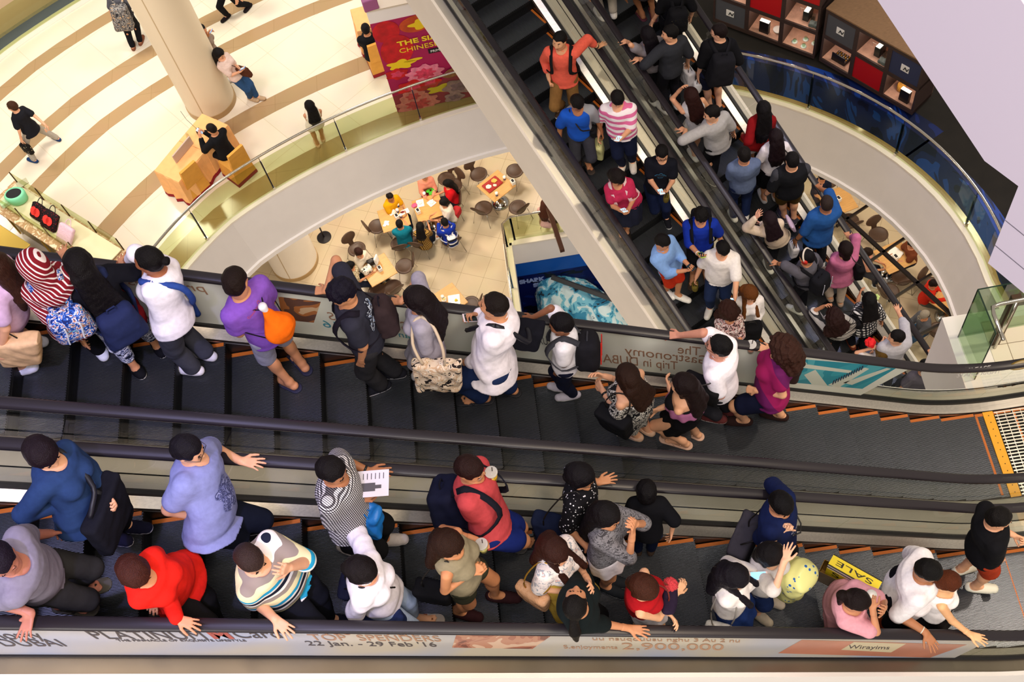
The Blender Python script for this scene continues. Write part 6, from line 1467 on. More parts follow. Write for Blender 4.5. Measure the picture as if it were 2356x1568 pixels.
I=P('person in a purple t-shirt, pale shorts and dark flip flops seen from behind',(538,642),1.68,(-.75,-.55),'E2',look=(.2,-1),pitch=.45,feet=[(672,888),(700,845)],sex='m',skin=SK2,g=.95,hair=('short',BR1),top=('tee','#7d4fb4',dict(hem=-.14)),bot=('shorts','#a5a3bb',dict(len=.97)),shoe=('flip','#23232c','#1c1c38'),la='front',ra='front')
chest_text(I,'Good to O',mat('pink_print','#e0606c',rough=.7),.80,-.10,.06,.022,back=True,rot=.35)
f=np.array(I['N']-I['up']*.27-I['Fr']*(I['dp']+.13)+I['Rr']*.03); root=empty('drawstring_bag',f,'bright orange drawstring bag on the back of the person in purple','bag'); D=Field(f-.35,f+.35,.011); D.cone(f+I['up']*.16+I['Fr']*.05,f-I['up']*.06,.03,.13,.03,flat=(I['Fr'],1.4)); D.cone(f-I['up']*.06,f-I['up']*.12,.13,.10,.03,flat=(I['Fr'],1.4)); D.wrinkle(.005,42,5); sdf_obj('bag_body',D,[cloth('#e8680c')],root,f)
D=Field(f+I['up']*.2-.15,f+I['up']*.2+.15,.010); D.cone(f+I['up']*.15+I['Fr']*.05,f+I['up']*.21+I['Fr']*.06,.022,.036,.0); sdf_obj('gathered_top',D,[cloth('#e4e0ea')],root,f)
for sg in(-1,1):
    mb=MB(); Q=[f+I['up']*.17+I['Fr']*.05,I['arms'][0 if sg<0 else 1]['sh']+I['up']*.06-I['Rr']*sg*.03,I['arms'][0 if sg<0 else 1]['sh']+I['Fr']*(I['dp']+.01)-I['up']*.05,I['P']+I['up']*.28+I['Rr']*sg*(I['ch']+.03),f-I['up']*.16+I['Rr']*sg*.07]; mb.tube([cr(Q,i,t) for i in range(4) for t in(0,.3,.6)]+[Q[-1]],.005,6); mb.obj('cord',cloth('#141018'),root,f)
I=P('person in a dark grey printed t-shirt with messy black hair leaning on the handrail',(783,665),1.72,(-.9,.15),'E2',look=(-.8,.45),pitch=.55,feet=[(880,892),(915,858)],sex='m',skin=SK2,g=.95,hair=('spiky','#171225'),top=('tee','#2b2b38'),bot=('trousers','#2c2b30',dict(wide=.02,hemw=.015)),shoe=('sneaker','#1c1c24','#cfcad2'),la={'px':(832,830),'z':.78,'m':'fist','pole':(.3,-1,-.3)},ra={'rail':(742,672)})
blob_print(I,ramp_mat('eagle_print','blotch',['#232535','#c7cfe0','#3a6fb0'],30,widths=[0,.5,.6]),.66,-.02,.10,.15,back=True,seed=4)
backpack(I,'dark brown backpack slung on the person in the dark grey t-shirt','#33262a',(.12,.07,.19),None,.06,'#191520',shift=.06)
I=P('person with long dark brown hair in a grey hooded shirt and white shoes',(958,680),1.60,(-1,.0),'E2',look=(-1,-.15),pitch=.25,feet=[(1008,886),(1010,866)],sex='f',skin=SK2,hair=('long','#1b1013',.40),top=('shirt','#9d97a6',dict(slv=.98,hem=-.28,flare=1.12,off=.02)),bot=('skirt','#8f8a99',dict(len=.25)),shoe=('sneaker','#e6e2ea'),la={'px':(975,842),'z':.62,'m':'relax'},ra={'rail':(915,697)})
wristband(I,0,'#c9c6c8'); 
f=np.array([.35,.9,0])
D=bag(I,'cream tote bag with a brown and black abstract print',None,(.20,.05,.19),(-.24,-.10,-.10),strap='shoulder',M=ramp_mat('tote_print','blotch',['#241c1c','#d9c4ac','#caa98a','#e6d6c2','#2a2222'],13,widths=[0,.38,.5,.56,.66]),strapc='#cdb8a0',name='tote_bag',strapr=.014,wr=.01)
I=P('large man in a white long shirt and blue jeans looking up while holding a phone',(1136,688),1.80,(-.95,-.1),'E2',look=(-.95,-.12),pitch=-.25,feet=[(1112,920),(1176,900)],sex='m',skin=SK2,g=1.35,hair=('short','#1c120f'),top=('shirt','#ece4ee',dict(slv=1.95,hem=-.26,flare=1.05,off=.022,wr=.005)),bot=('trousers','#1c2c54',dict(wide=.02,hemw=.02)),shoe=('flip','#141318','#16151c'),la={'px':(1062,852),'z':.72,'m':'relax'},ra={'px':(1100,722),'z':1.20,'m':'phone','pole':(.6,-.5,-.7)})
phone(I,1,'dark phone held over the handrail by the large man in white','#e9d9e4',False)
bag(I,'black sling bag with blue trim on the back of the large man in white','#10101a',(.21,.07,.13),(.25,-.16,.16),name='sling_bag',strap='cross',strapc='#15151f',strapr=.022); 
I=P('boy in a white polo shirt and dark trousers with one hand on the handrail',(1290,738),1.36,(-.9,.0),'E2',look=(-1,.0),pitch=.2,feet=[(1308,912),(1312,890)],sex='m',skin='#8d5a40',hair=('short','#0f0b10'),top=('shirt','#eeeaf2'),bot=('trousers','#141830'),shoe=('sneaker','#b7b0bd'),la={'px':(1282,872),'z':.50,'m':'relax'},ra={'rail':(1215,735)})
wristband(I,0); backpack(I,'black and grey backpack with red piping on the boy in white','#1a191f',(.15,.10,.20),('#c92a22',(-.45,.35)),.02,'#3a3a42')
FLW=ramp_mat('black_white_floral','blotch',['#141417','#c8c2b8','#17171b','#d8d2c8','#141417'],17,widths=[0,.44,.50,.56,.63])
def patt(M): return ('M',M)
_cl=cloth
def cloth(c,bump=.35):
    if isinstance(c,tuple) and c and c[0]=='M': return c[1]
    return _cl(c,bump)
I=P('woman in an off-shoulder black and white floral dress with long brown hair',(1443,862),1.62,(-.75,-.4),'E2',look=(-.5,-.85),pitch=.35,feet=[(1462,1005),(1490,992)],sex='f',skin=SK1,g=1.1,hair=('long','#30190f',.36),top=('strapless',patt(FLW),dict(off=.03)),bot=('skirt',patt(FLW),dict(len=.44,flare=1.3,fl=.07)),la={'px':(1388,900),'z':.95,'m':'relax'},ra='chest',shoe=('flat','#caa58a'))
for sg in(0,1):
    a=I['arms'][sg]; D=Field(a['sh']-.25,a['sh']+.25,.011); e=a['sh']*.35+a['el']*.65; D.cone(a['sh']*.7+a['el']*.3,e,.055,.085,.02); D.wrinkle(.006,30,2); sdf_obj('sleeve',D,[FLW],I['root'],I['org'])
wristband(I,0); bag(I,'slouchy black handbag with a white zip line on the floral dress woman','#101014',(.15,.07,.22),(-.24,.06,.02),strap='shoulder')
I=P('woman in a strapless mauve ruffled top and black skirt with dark brown hair',(1570,858),1.60,(-.8,-.3),'E2',look=(-1,-.2),pitch=.1,feet=[(1572,1022),(1600,1000)],sex='f',skin=SK1,g=1.0,hair=('long','#1f100f',.45),top=('strapless','#0f0d12'),bot=('skirt','#0d0c10',dict(len=.36,flare=1.12)),la='cross',ra='cross',shoe=('sandal','#c7a08a','#c7a08a'))
D=Field(I['P']+I['up']*I['T']*.6-.35,I['P']+I['up']*I['T']*.6+.35,.010); D.loft(I['P'],I['RT'],I['T'],[(.52,I['ch']*1.25,I['dp']*1.5),(.62,I['ch']*1.15,I['dp']*1.35),(.72,I['ch']*1.02,I['dp']*1.15)],0,off=.03,flute=(11,.10,.8)); D.loft(I['P'],I['RT'],I['T'],[(.45,I['ch']*.9,I['dp']*1.0),(.66,I['ch']*.95,I['dp']*1.0)],0,off=.018,op='s'); sdf_obj('ruffle',D,[cloth('#9a5c80')],I['root'],I['org'])
bag(I,'black leather shoulder bag between the mauve top woman and the man in glasses','#121114',(.17,.08,.17),(.27,-.05,.02),strap='shoulder')
I=P('man in a white polo shirt and glasses reaching for the handrail',(1652,762),1.74,(-.8,-.3),'E2',look=(-1,-.25),pitch=-.1,feet=[(1652,965),(1672,945)],sex='m',skin='#c98b74',g=1.05,hair=('short','#100d10'),glasses=True,top=('shirt','#efe8f2',dict(slv=.75)),bot=('trousers','#23232a'),la={'px':(1640,875),'z':.92,'m':'relax','pole':(.7,-.8,-.2)},ra={'rail':(1555,774)},shoe=('sneaker','#5a2a2a'))
I=P('woman with curly brown hair in a purple and red top climbing in navy shorts',(1800,785),1.66,(-.95,-.1),'E2',look=(-.7,-.6),pitch=.2,feet=[(1712,972),(1795,960)],sex='f',skin=SK1,g=1.3,hair=('curly','#3b1e16'),top=('tee',('P','stripes',['#8c1450','#5d1450'],dict(scale=2.2,direction=(.8,0,.5),warp=.0)),dict(hem=-.12,slv=.5)),bot=('shorts','#10142e',dict(len=.75)),la={'px':(1742,898),'z':.95,'m':'fist'},ra={'rail':(1762,806)},shoe=('flat','#2c1a18','#2a1a18'))
cup_in_hand(I,1,'clear plastic cup held over the handrail by the curly haired woman','clear','#c98f7a',(.12,.0))
bag(I,'dark brown bag behind the curly haired woman','#2b1d1a',(.12,.07,.15),(.22,-.12,.16),strap='shoulder')
# ------------------------------------------------------------------ people on the lower escalator of the front pair
I=P('man in a grey t-shirt in the bottom left corner with his hand on the handrail',(0,1285),1.74,(1,-.1),'E1',look=(.5,.9),pitch=.5,feet=[(195,1375),(150,1395)],sex='m',skin='#b0705c',g=1.1,hair=('short','#1b1020'),top=('tee','#7c7686',dict(slv=.9)),bot=('trousers','#2a2929',dict(len=1.8)),la='down',ra={'rail':(70,1428)},shoe=('flip','#1d1a1c','#4b4740'))
I=P('woman with short dark hair in a dark blue sweater, eyes lowered',(92,1032),1.66,(.95,.15),'E1',look=(.8,.6),pitch=.55,feet=[(292,1205),(252,1235)],sex='f',skin=SK1,g=1.2,hair=('bob','#1c0d16'),top=('long','#22375f',dict(hem=-.22,flare=1.12)),bot=('trousers','#0b0d1a'),la='front',ra={'px':(140,1158),'z':.98,'m':'fist'},shoe=('sneaker','#14142a','#cfcad4'))
bag(I,'large black cloth shoulder bag on the woman in the blue sweater','#101019',(.21,.06,.20),(.04,.24,-.02),strap='cross',strapc='#11111b',strapr=.020,R=np.array([I['Rr'],I['Fr'],I['U']]))
I=P('man in glasses and a lilac grey printed t-shirt gripping the inner handrail',(428,1016),1.76,(.95,.1),'E1',look=(1,.15),pitch=.45,feet=[(560,1195),(500,1225)],sex='m',skin=SK1,g=1.35,hair=('short','#140f18'),glasses=True,top=('tee','#7f84b4',dict(hem=-.16)),bot=('trousers','#0d1222',dict(wide=.012)),la={'rail':(570,1062),'m':'flat','hd':(1,.12)},ra={'px':(458,1188),'z':.78,'m':'fist'},shoe=('sneaker','#16161c'))
blob_print(I,ramp_mat('temple_print','blotch',['#6a6fa0','#3c4068','#8a8fbc'],34,widths=[0,.42,.58]),.48,.0,.10,.13,seed=2)
I=P('woman with auburn hair in a bright red cardigan reaching for the handrail',(285,1310),1.60,(.9,.25),'E1',look=(.7,.75),pitch=.7,sex='f',skin=SK2,g=1.25,hair=('bob','#4a2016'),top=('long','#d81f14',dict(hem=-.30,flare=1.2,off=.022)),bot=('trousers','#141214'),la={'px':(352,1362),'z':.95,'m':'relax'},ra={'rail':(425,1430)},shoe=('flat','#141214','#141214'),st=.15)
ST=('P','stripes',['#e8e3dc','#141a2e','#e8e3dc','#1f8fb4','#d9cfa0','#8d8076'],dict(scale=4.2,direction=(0.1,0,1),widths=[0,.12,.34,.46,.60,.82],warp=.25))
I=P('man with cropped hair in a wide striped polo shirt, one hand at his face',(545,1268),1.74,(.9,.3),'E1',look=(.75,.65),pitch=.8,sex='m',skin=SK1,g=1.35,hair=('crop','#3d2a25'),top=('shirt',ST,dict(slv=.95,off=.02,cc='#8d8076')),bot=('trousers','#15161f'),la='mouth',ra={'rail':(645,1434)},shoe=('sneaker','#16182a','#16182a'),st=.2,lean=(.0,-.05))
I=P('man in a black and white checked shirt holding a printed sheet',(760,1072),1.70,(.95,.1),'E1',look=(1,.3),pitch=.45,feet=[(880,1245),(800,1262)],sex='m',skin=SK3,g=1.2,hair=('short','#130d10'),top=('shirt',('P','check',['#e9e6e6','#6a6668','#17151a'],dict(scale=52)),dict(slv=.9)),bot=('trousers','#101013',dict(wide=.015)),la={'rail':(862,1080),'m':'flat','hd':(1,.05)},ra={'px':(830,1150),'z':1.08,'m':'grip'},shoe=('sneaker','#a89f9c'))
wristband(I,0,'#1a1a1c')
p=I['arms'][1]['W']+I['arms'][1]['d']*.09+I['U']*.05; R=mrot(_n(I['Fr']*.9+I['Rr']*-.2),_n(I['U']-I['Fr']*.5)); root=empty('printed_sheet',p,'folded black and white printed sheet held by the man in the checked shirt','paper'); mb=MB(); mb.box(p-I['Rr']*.06,(.22,.26,.003),0,R.T); mb.box(p-I['Rr']*.06+R[2]*-.004,(.21,.25,.003),0,R.T); mb.obj('sheet',mat('paper_white','#e2dcec',rough=.6),root,p)
mb=MB(); 
for j in range(6): mb.box(p-I['Rr']*.06+R[2]*.0025-R[0]*.06+R[1]*(.09-.03*j),(.05,.006,.0008),0,R.T)
mb.box(p-I['Rr']*.06+R[2]*.0025+R[0]*.03-R[1]*.03,(.07,.12,.0008),0,R.T); mb.box(p-I['Rr']*.06+R[2]*.0027+R[0]*.03+R[1]*.05,(.03,.05,.0008),0,R.T); mb.obj('print',mat('newsprint','#5a5660',rough=.7),root,p)
f=I['arms'][1]['el']*.4+I['arms'][1]['wr']*.6; D=bag(I,'bright blue plastic carrier bag hanging from the arm of the man in checks',None,(.15,.07,.15),np.array(f-I['U']*.24+I['Fr']*.04),M=mat('blue_plastic','#1668b0',rough=.45,bump=.5,bscale=14),strap='hand',strapc='#1668b0',name='plastic_bag',R=np.array([I['Fr'],I['Rr'],I['U']]),wr=.012)
I=P('person with short black hair in a loose white shirt using a lit phone',(812,1290),1.62,(.9,.1),'E1',look=(.95,.3),pitch=.7,sex='f',skin=SK1,hair=('bob','#1a1113'),top=('shirt','#e9e2ea',dict(slv=1.2,hem=-.2,off=.03,wr=.006)),bot=('trousers','#9fb0cc',dict(len=1.7)),la={'px':(850,1300),'z':1.05,'m':'phone'},ra={'px':(852,1335),'z':1.05,'m':'phone'},shoe=('sandal','#8a4a26','#9a8f88'),st=.2)
p=at_z(862,1312,I['ground']+1.12); R=mrot(_n(I['Fr']),_n(I['U']-I['Fr']*.35)); root=empty('phone',p,'white phone with a bright blue picture held by the person in the loose white shirt','phone'); mb=MB(); mb.box(p,(.078,.155,.009),0,R.T); mb.obj('case',mat('phone_case','#efecec',rough=.35),root,p,bevel=.003); mb=MB(); mb.box(p+R[2]*.0052,(.068,.12,.001),0,R.T); mb.obj('screen',mat('screen_lit',SCR,rough=.2,emit='#7fc4ff',estr=1.3),root,p)
for j,(x,y) in enumerate(((-.012,.03),(.012,-.01),(-.01,-.03),(.015,.035))): mb=MB(); mb.box(p+R[2]*.0062+R[0]*x+R[1]*y,(.02,.022,.0004),0,R.T); mb.obj('screen_picture',mat('screen_dark_patch','#20406a',rough=.3),root,p)
bag(I,'small dark crossbody bag behind the person in the loose white shirt','#14162a',(.12,.05,.08),(-.03,-.24,.05),strap='cross',R=np.array([I['Rr'],I['Fr'],I['U']]))
bag(I,'navy jacket tied at the hip of the person in the loose white shirt','#1d2850',(.16,.07,.12),(.15,.02,-.16),name='tied_jacket',cat='jacket',rr=.05,wr=.014)
I=P('man in a coral t-shirt and blue shorts drinking from a clear cup',(1073,1058),1.80,(.95,.1),'E1',look=(.95,.3),pitch=.5,feet=[(1190,1240),(1130,1238)],sex='m',skin='#c98a62',g=1.1,hair=('short','#2c1512'),top=('tee','#bd454a'),bot=('shorts','#15246a',dict(len=.75)),la={'px':(1100,1098),'z':1.40,'m':'grip','pole':(.6,-.2,-1)},ra={'px':(1112,1118),'z':1.30,'m':'grip','pole':(.6,-.2,-1)},shoe=('flip','#9c1f24','#141318'))
cup_in_hand(I,0,'clear cup with a dark straw at the mouth of the man in coral','clear','#cfc2c0',(.02,.02)); cup_in_hand(I,1,'clear cup of yellow juice in the man in coral\'s lower hand','clear','#d9a722',(.05,.02)); wristband(I,1,'#6b3a22')
backpack(I,'navy backpack on the man in coral','#12152c',(.16,.11,.22),None,.02,'#14141f')
I=P('woman with long wavy brown hair in a grey vest and olive shorts holding a drink',(1030,1245),1.68,(.9,.15),'E1',look=(.95,.3),pitch=.45,sex='f',skin='#cc8a60',hair=('long','#33190f',.30),top=('vest','#8b8068'),bot=('shorts','#3a3a2c',dict(len=.35)),la={'px':(1092,1240),'z':1.0,'m':'grip'},ra={'px':(1082,1318),'z':1.12,'m':'grip'},shoe=('flat','#2c1418','#2c1418'),st=.28)
cup_in_hand(I,0,'clear cup of pale green drink held out by the woman in the grey vest','clear','#c4b76a'); wristband(I,1,'#d9d2cc')
bag(I,'boxy black bag hanging behind the woman in olive shorts','#0f0f14',(.14,.07,.11),(.16,-.20,-.06),strap='shoulder')
I=P('person in a black blouse with white dots and glasses, hand on the inner handrail',(1335,1078),1.64,(.9,.2),'E1',look=(1,.25),pitch=.4,feet=[(1322,1262),(1345,1240)],sex='m',skin=SK2,g=.95,hair=('bob','#110c12'),glasses=True,top=('shirt',('P','dots',['#e8e6ee','#0d0c12'],dict(scale=34)),dict(slv=.95,hem=-.2,cc='#0d0c12')),bot=('trousers','#10131f',dict(wide=.03)),la={'rail':(1388,1112),'m':'flat','hd':(.9,-.3)},ra='pocket',shoe=('sneaker','#dcd6da'))
bag(I,'navy cloth bag behind the person in the dotted blouse','#121a36',(.17,.06,.15),(.08,-.22,-.06),strap='shoulder')
I=P('woman with long black hair in a marled grey top over white, black trousers',(1395,1180),1.62,(.85,.3),'E1',look=(.95,.35),pitch=.4,feet=[(1412,1338),(1378,1345)],sex='f',skin=SK2,hair=('long','#130e12',.40),top=('tee',('P','blotch',['#3c3a3e','#77757a','#4a484c'],dict(scale=24,direction=(1,1,4))),dict(slv=.98)),bot=('skirt','#dcd4da',dict(len=.22,flare=1.15,off=.02)),la='mouth',ra='mouth',shoe=('sneaker','#20242a','#e6e2e0'))
I=P('small child in a black t-shirt and jeans looking over the inner handrail',(1487,1112),1.18,(-.05,-1),'E1',pitch=.4,feet=[(1498,1266),(1466,1258)],sex='m',skin=SK1,hair=('short','#0e0a0e'),top=('tee','#0c0c12',dict(slv=1.0)),bot=('trousers','#111a36',dict(wide=.012)),la='front',ra='down',shoe=('sneaker','#3a2c24','#e6e2dc'))
I=P('woman in a yellow dress over a flowered blouse with long straight brown hair',(1275,1262),1.60,(.8,.5),'E1',look=(.7,.75),pitch=.6,sex='f',skin=SK1,hair=('long','#3a1a12',.34,1),top=('tee',('P','blotch',['#e6d9d6','#e6d9d6','#9aa0aa','#d8a9a0'],dict(scale=26,widths=[0,.4,.56,.66])),dict(slv=.9,puff=.012)),bot=('skirt','#d3b24e',dict(len=.62,flare=1.4)),la='chest',ra={'px':(1312,1362),'z':.95,'m':'relax'},shoe=('flat','#b79b80'))
D=Field(I['P']-.4,I['P']+I['up']*.5+.3,.011); D.loft(I['P'],I['RT'],I['T'],[(-.1,I['hip']*1.1,I['dp']*1.25),(.4,I['ch']*.98,I['dp']*1.05),(.72,I['ch']*.85,I['dp']*1.1)],0,off=.022); sdf_obj('dress_bodice',D,[cloth('#d3b24e')],I['root'],I['org'])
bag(I,'beige quilted handbag on a gold chain at the yellow dress woman\'s side',None,(.14,.05,.11),(.24,-.10,-.02),M=mat('quilted_beige','#dfab84',rough=.5,bump=.5,bscale=40),strap='shoulder',strapc='#c79a3a',chain=True)
I=P('person in a dark green black t-shirt with a ponytail looking up, hand on the handrail',(1325,1402),1.60,(1,.05),'E1',look=(.1,-1),pitch=-.55,sex='f',skin=SK2,g=1.15,hair=('pony','#140f10'),top=('tee','#10181a',dict(slv=1.1)),bot=('trousers','#0d0d10'),la='down',ra={'rail':(1475,1444),'hd':(1,.15)},shoe=('sneaker','#2a2020'))
I=P('woman in a red halter top and white skirt hugging a purple bag',(1482,1350),1.60,(.9,.1),'E1',look=(.85,.5),pitch=.6,sex='f',skin='#e0ab84',hair=('bob','#4a2415'),top=('vest','#a5121a'),bot=('skirt','#e2dbe2',dict(len=.36,flare=1.2)),la='cross',ra={'px':(1555,1365),'z':.95,'m':'relax','pole':(1,-.3,-.4)},shoe=('flat','#caa88c'))
bag(I,'dark purple bag held by the woman in red','#251a30',(.13,.05,.11),(.02,.22,.14),strap='shoulder',strapc='#6e2a22',R=np.array([I['Rr'],I['Fr'],I['U']]))
c=at_z(1542,1345,I['ground']+1.02); D=Field(c-.12,c+.12,.006); D.ell(c,np.eye(3),(.062,.062,.062),0); D.wrinkle(.006,190,2); tag(sdf_obj('pompom',D,[mat('coral_fur','#e0454c',rough=.95,bump=1,bscale=120)],None,c),'fluffy coral pompom hanging from the purple bag','pompom')
I=P('man in a navy QUEENS t-shirt holding a lidded coffee cup',(1800,1122),1.76,(.85,.35),'E1',look=(.6,.75),pitch=.65,sex='m',skin=SK2,g=1.1,hair=('short','#0e0b0d'),top=('tee','#141f48',dict(slv=.95)),bot=('trousers','#15151c'),la={'px':(1800,1180),'z':1.05,'m':'grip'},ra={'px':(1795,1205),'z':.98,'m':'relax'},shoe=('sneaker','#22222a'))
chest_text(I,'QUEENS',mat('white_print','#e6e6ee',rough=.7),.66,-.09,.09,.035); chest_text(I,'EXPRESS',mat('white_print','#e6e6ee',rough=.7),.55,-.06,.06,.018)
cup_in_hand(I,0,'dark coffee cup with a grey lid held by the man in the QUEENS shirt','coffee',off=(.04,0.0)); bag(I,'dark grey messenger bag behind the man in the QUEENS shirt','#3a3740',(.21,.08,.15),(.10,-.26,-.03),strap='cross',R=np.array([I['Rr'],I['Fr'],I['U']]))
I=P('woman in a pale grey knit top shading her head with one hand, denim shorts',(1775,1272),1.58,(.7,.45),'E1',look=(.9,.1),pitch=.5,sex='f',skin='#e3b18f',hair=('bob','#110c10'),top=('tee','#cfc8c4',dict(slv=.9)),bot=('shorts','#1d2f5e',dict(len=.85)),la={'px':(1798,1222),'z':1.15,'m':'fist'},ra={'px':(1803,1293),'z':1.50,'m':'flat','pole':(1.2,.4,-.5)},shoe=('sneaker','#b8ab98'))
c=at_z(1832,1340,I['ground']+.75); D=Field(c-.6,c+.6,.012); D.cone(c+np.array([0,.0,.22]),c-np.array([.06,.0,.18]),.15,.11,.03); D.wrinkle(.014,20,3); tag(sdf_obj('clear_bag',D,[ramp_mat('leaf_dotted_plastic','dots',['#2f62a8','#dcd98e'],17,rough=.3)],None,c),'big pale yellow plastic bag with blue leaf marks by the woman shading her head','bag')
I=P('woman with long black hair in a white cardigan looking at her phone',(1690,1322),1.58,(.85,.25),'E1',look=(.9,.35),pitch=.75,sex='f',skin='#e0ad8c',hair=('long','#15101a',.30,1),top=('long','#e4ddda'),bot=('skirt','#1c3470',dict(len=.45,flare=1.3)),la={'px':(1735,1312),'z':1.05,'m':'phone'},ra={'px':(1738,1335),'z':1.05,'m':'phone'},shoe=('sneaker','#c2b39c'))
p=at_z(1745,1324,I['ground']+1.12); R=mrot(_n(I['Fr']*.8-I['Rr']*.3),_n(I['U']-I['Fr']*.35)); root=empty('phone',p,'lit phone held by the woman in the white cardigan','phone'); mb=MB(); mb.box(p,(.075,.15,.009),0,R.T); mb.obj('case',mat('phone_case','#efd9d4',rough=.35),root,p,bevel=.003); mb=MB(); mb.box(p+R[2]*.0052,(.066,.12,.001),0,R.T); mb.obj('screen',mat('screen_lit',SCR,rough=.2,emit='#6fc0ff',estr=1.2),root,p)
bag(I,'small silver white quilted handbag of the woman in the white cardigan',None,(.12,.045,.07),(.24,-.02,-.12),M=mat('quilted_white','#d6d3d0',rough=.3,bump=.5,bscale=45),strap='shoulder',strapc='#b9b3ad',chain=True)
I=P('woman in a pale pink ruffled dress drinking from a paper cup, hair tied low',(1975,1382),1.62,(.85,.3),'E1',look=(.95,.25),pitch=.7,sex='f',skin=SK2,g=1.1,hair=('pony','#1d0f10'),top=('tee','#d99aa4',dict(slv=.75,puff=.012,neck=.07,vneck=.06)),bot=('skirt','#d99aa4',dict(len=.5,flare=1.35,fl=.09)),la='mouth',ra={'px':(2008,1400),'z':1.30,'m':'grip','pole':(1,-.1,-1)},shoe=('flat','#caa88c'))
p=at_z(2005,1368,I['ground']+1.38); mb=MB(); mb.lathe(p,[(.03,-.1),(.045,.01)],20); root=empty('drink_cup',p,'white paper cup with a dark drink at the mouth of the woman in pink','cup'); mb.obj('cup_wall',mat('paper_cup','#f0ece2',rough=.5),root,p,True); mb=MB(); mb.lathe(p,[(.041,.0),(.041,.004)],20); mb.obj('drink',mat('dark_drink','#2a1712',rough=.3),root,p)
c=at_z(1962,1330,I['ground']+.80); Rb=np.array([_n(np.array([.75,-.65,0])),_n(np.array([.65,.75,0])),[0,0,1.0]]); root=empty('shopping_bag',c,'yellow black and white striped SALE shopping bag behind the woman in pink','bag'); mb=MB(); mb.box(c,(.46,.12,.32),0,Rb.T)
mb.obj('bag_body',mat('white_paper','#ece8dc',rough=.5),root,c); 
for (z,hh,cc) in ((.0,.17,'#e0c81e'),(.12,.018,'#17150f'),(-.12,.018,'#17150f')):
    mb=MB(); mb.box(c+np.array([0,0,.1601])+Rb[1]*z*.45,(.462,hh*.6 if hh>.1 else .012,.001),0,Rb.T); mb.box(c-Rb[1]*.0605+np.array([0,0,z]),(.462,.001,hh),0,Rb.T); mb.obj('stripe',mat('bag_stripe',cc,rough=.5),root,c)
INK=mat('bag_ink','#1a1712',rough=.6); 
fit_text('SALE',INK,c+np.array([0,0,.162])+Rb[0]*.17+Rb[1]*.02,c+np.array([0,0,.162])-Rb[0]*.17+Rb[1]*.02,.045,-Rb[1],root,c,depth=.001); fit_text('SALE',INK,c-Rb[1]*.062-Rb[0]*.18-np.array([0,0,.02]),c-Rb[1]*.062+Rb[0]*.18-np.array([0,0,.02]),.09,[0,0,1],root,c,depth=.001); fit_text('JASPAL',INK,c-Rb[1]*.062-Rb[0]*.07-np.array([0,0,.075]),c-Rb[1]*.062+Rb[0]*.07-np.array([0,0,.075]),.035,[0,0,1],root,c,depth=.001)
c=at_z(1912,1322,I['ground']+.7); mb=MB(); Rb=np.array([_n(np.array([.8,-.6,0])),_n(np.array([.6,.8,0])),[0,0,1.0]])
for sx,sy,dx,dy in((0,-.06,.2,.004),(0,.06,.2,.004),(-.1,0,.004,.12),(.1,0,.004,.12)): mb.box(c+Rb[0]*sx+Rb[1]*sy,(dx,dy,.26),0,Rb.T)
mb.box(c-np.array([0,0,.128]),(.2,.12,.004),0,Rb.T); tag(mb.obj('gold_bag',mat('gold_paper','#7d5c1c',rough=.3,metal=.5),None,c),'open gold paper carrier bag beside the yellow shopping bag','bag')
I=P('big man in a white t-shirt, hand on the handrail, beside a red haired woman',(2136,1312),1.78,(.9,.2),'E1',look=(.9,.35),pitch=.65,sex='m',skin=SK3,g=1.5,hair=('short','#0d0a0b'),top=('tee','#e9e4e6',dict(slv=.95,off=.02)),bot=('trousers','#101018'),la='down',ra={'rail':(2135,1466)},shoe=('sneaker','#8a3a1c'),lean=(0,.12))
wristband(I,1,'#cfc8b8',w_=.01)
I=P('woman with red brown hair in a white sleeveless top reaching far along the handrail',(2182,1335),1.60,(1,.05),'E1',look=(1,.2),pitch=.6,sex='f',skin='#e0ab7c',hair=('pony','#5f2a10'),top=('vest','#ebe6e6',dict(neck=.085,vneck=.08,hem=.1,flare=1.25)),bot=('skirt','#120c10',dict(len=.55,flare=1.25)),la='down',ra={'rail':(2240,1465),'hd':(1,.35)},shoe=('flat','#2a2020'),st=.1)
I=P('man in a black t-shirt and brick red shorts with white clogs',(2300,1186),1.76,(.95,-.1),'E1',look=(1,.0),pitch=.35,feet=[(2240,1352),(2208,1312)],sex='m',skin='#d9a07c',g=1.2,hair=('short','#0f0b0b'),top=('tee','#0c0c10',dict(slv=.9)),bot=('shorts','#a8381c',dict(len=.8)),la='front',ra={'px':(2300,1290),'z':.82,'m':'grip'},shoe=('croc','#d9d4c4','#d9d4c4'))
phone(I,1,'grey phone held low by the man in brick red shorts','#c9c9cc',False)
# ------------------------------------------------------------------ people on the descending escalator behind (left one)
q2=1.5
def Q(*a,**k): k.setdefault('q',q2); return person(*a,**k)
I=Q('man in an orange coral shirt with black backpack straps, hand on the handrail',(1285,72),1.78,(-.15,1),'BL',look=(-.55,.85),pitch=.0,skin='#d09a72',hair=('short','#120d0c'),top=('shirt','#e2604c',dict(slv=1.55,hem=-.16)),bot=('trousers','#7d5a30'),la={'rail':(1381,108)},ra='pocket',shoe=('sneaker','#3a2a20'))
wristband(I,0); backpack(I,'black backpack worn by the man in the orange shirt','#141416',(.14,.08,.18))
I=Q('man in a grey and bright blue t-shirt with a diagonal strap, head bowed',(1328,236),1.72,(.2,1),'BL',look=(.5,.85),pitch=.85,skin=SK3,hair=('short','#120d0d'),top=('tee',('P','stripes',['#8e9099','#1450b8'],dict(scale=.9,direction=(.5,.9,.1),warp=.0)),dict(slv=.9)),bot=('trousers','#303038'),la='down',ra='down',feet=[(1350,372),(1330,352)],shoe=('sandal','#1c1614','#2c211c'))
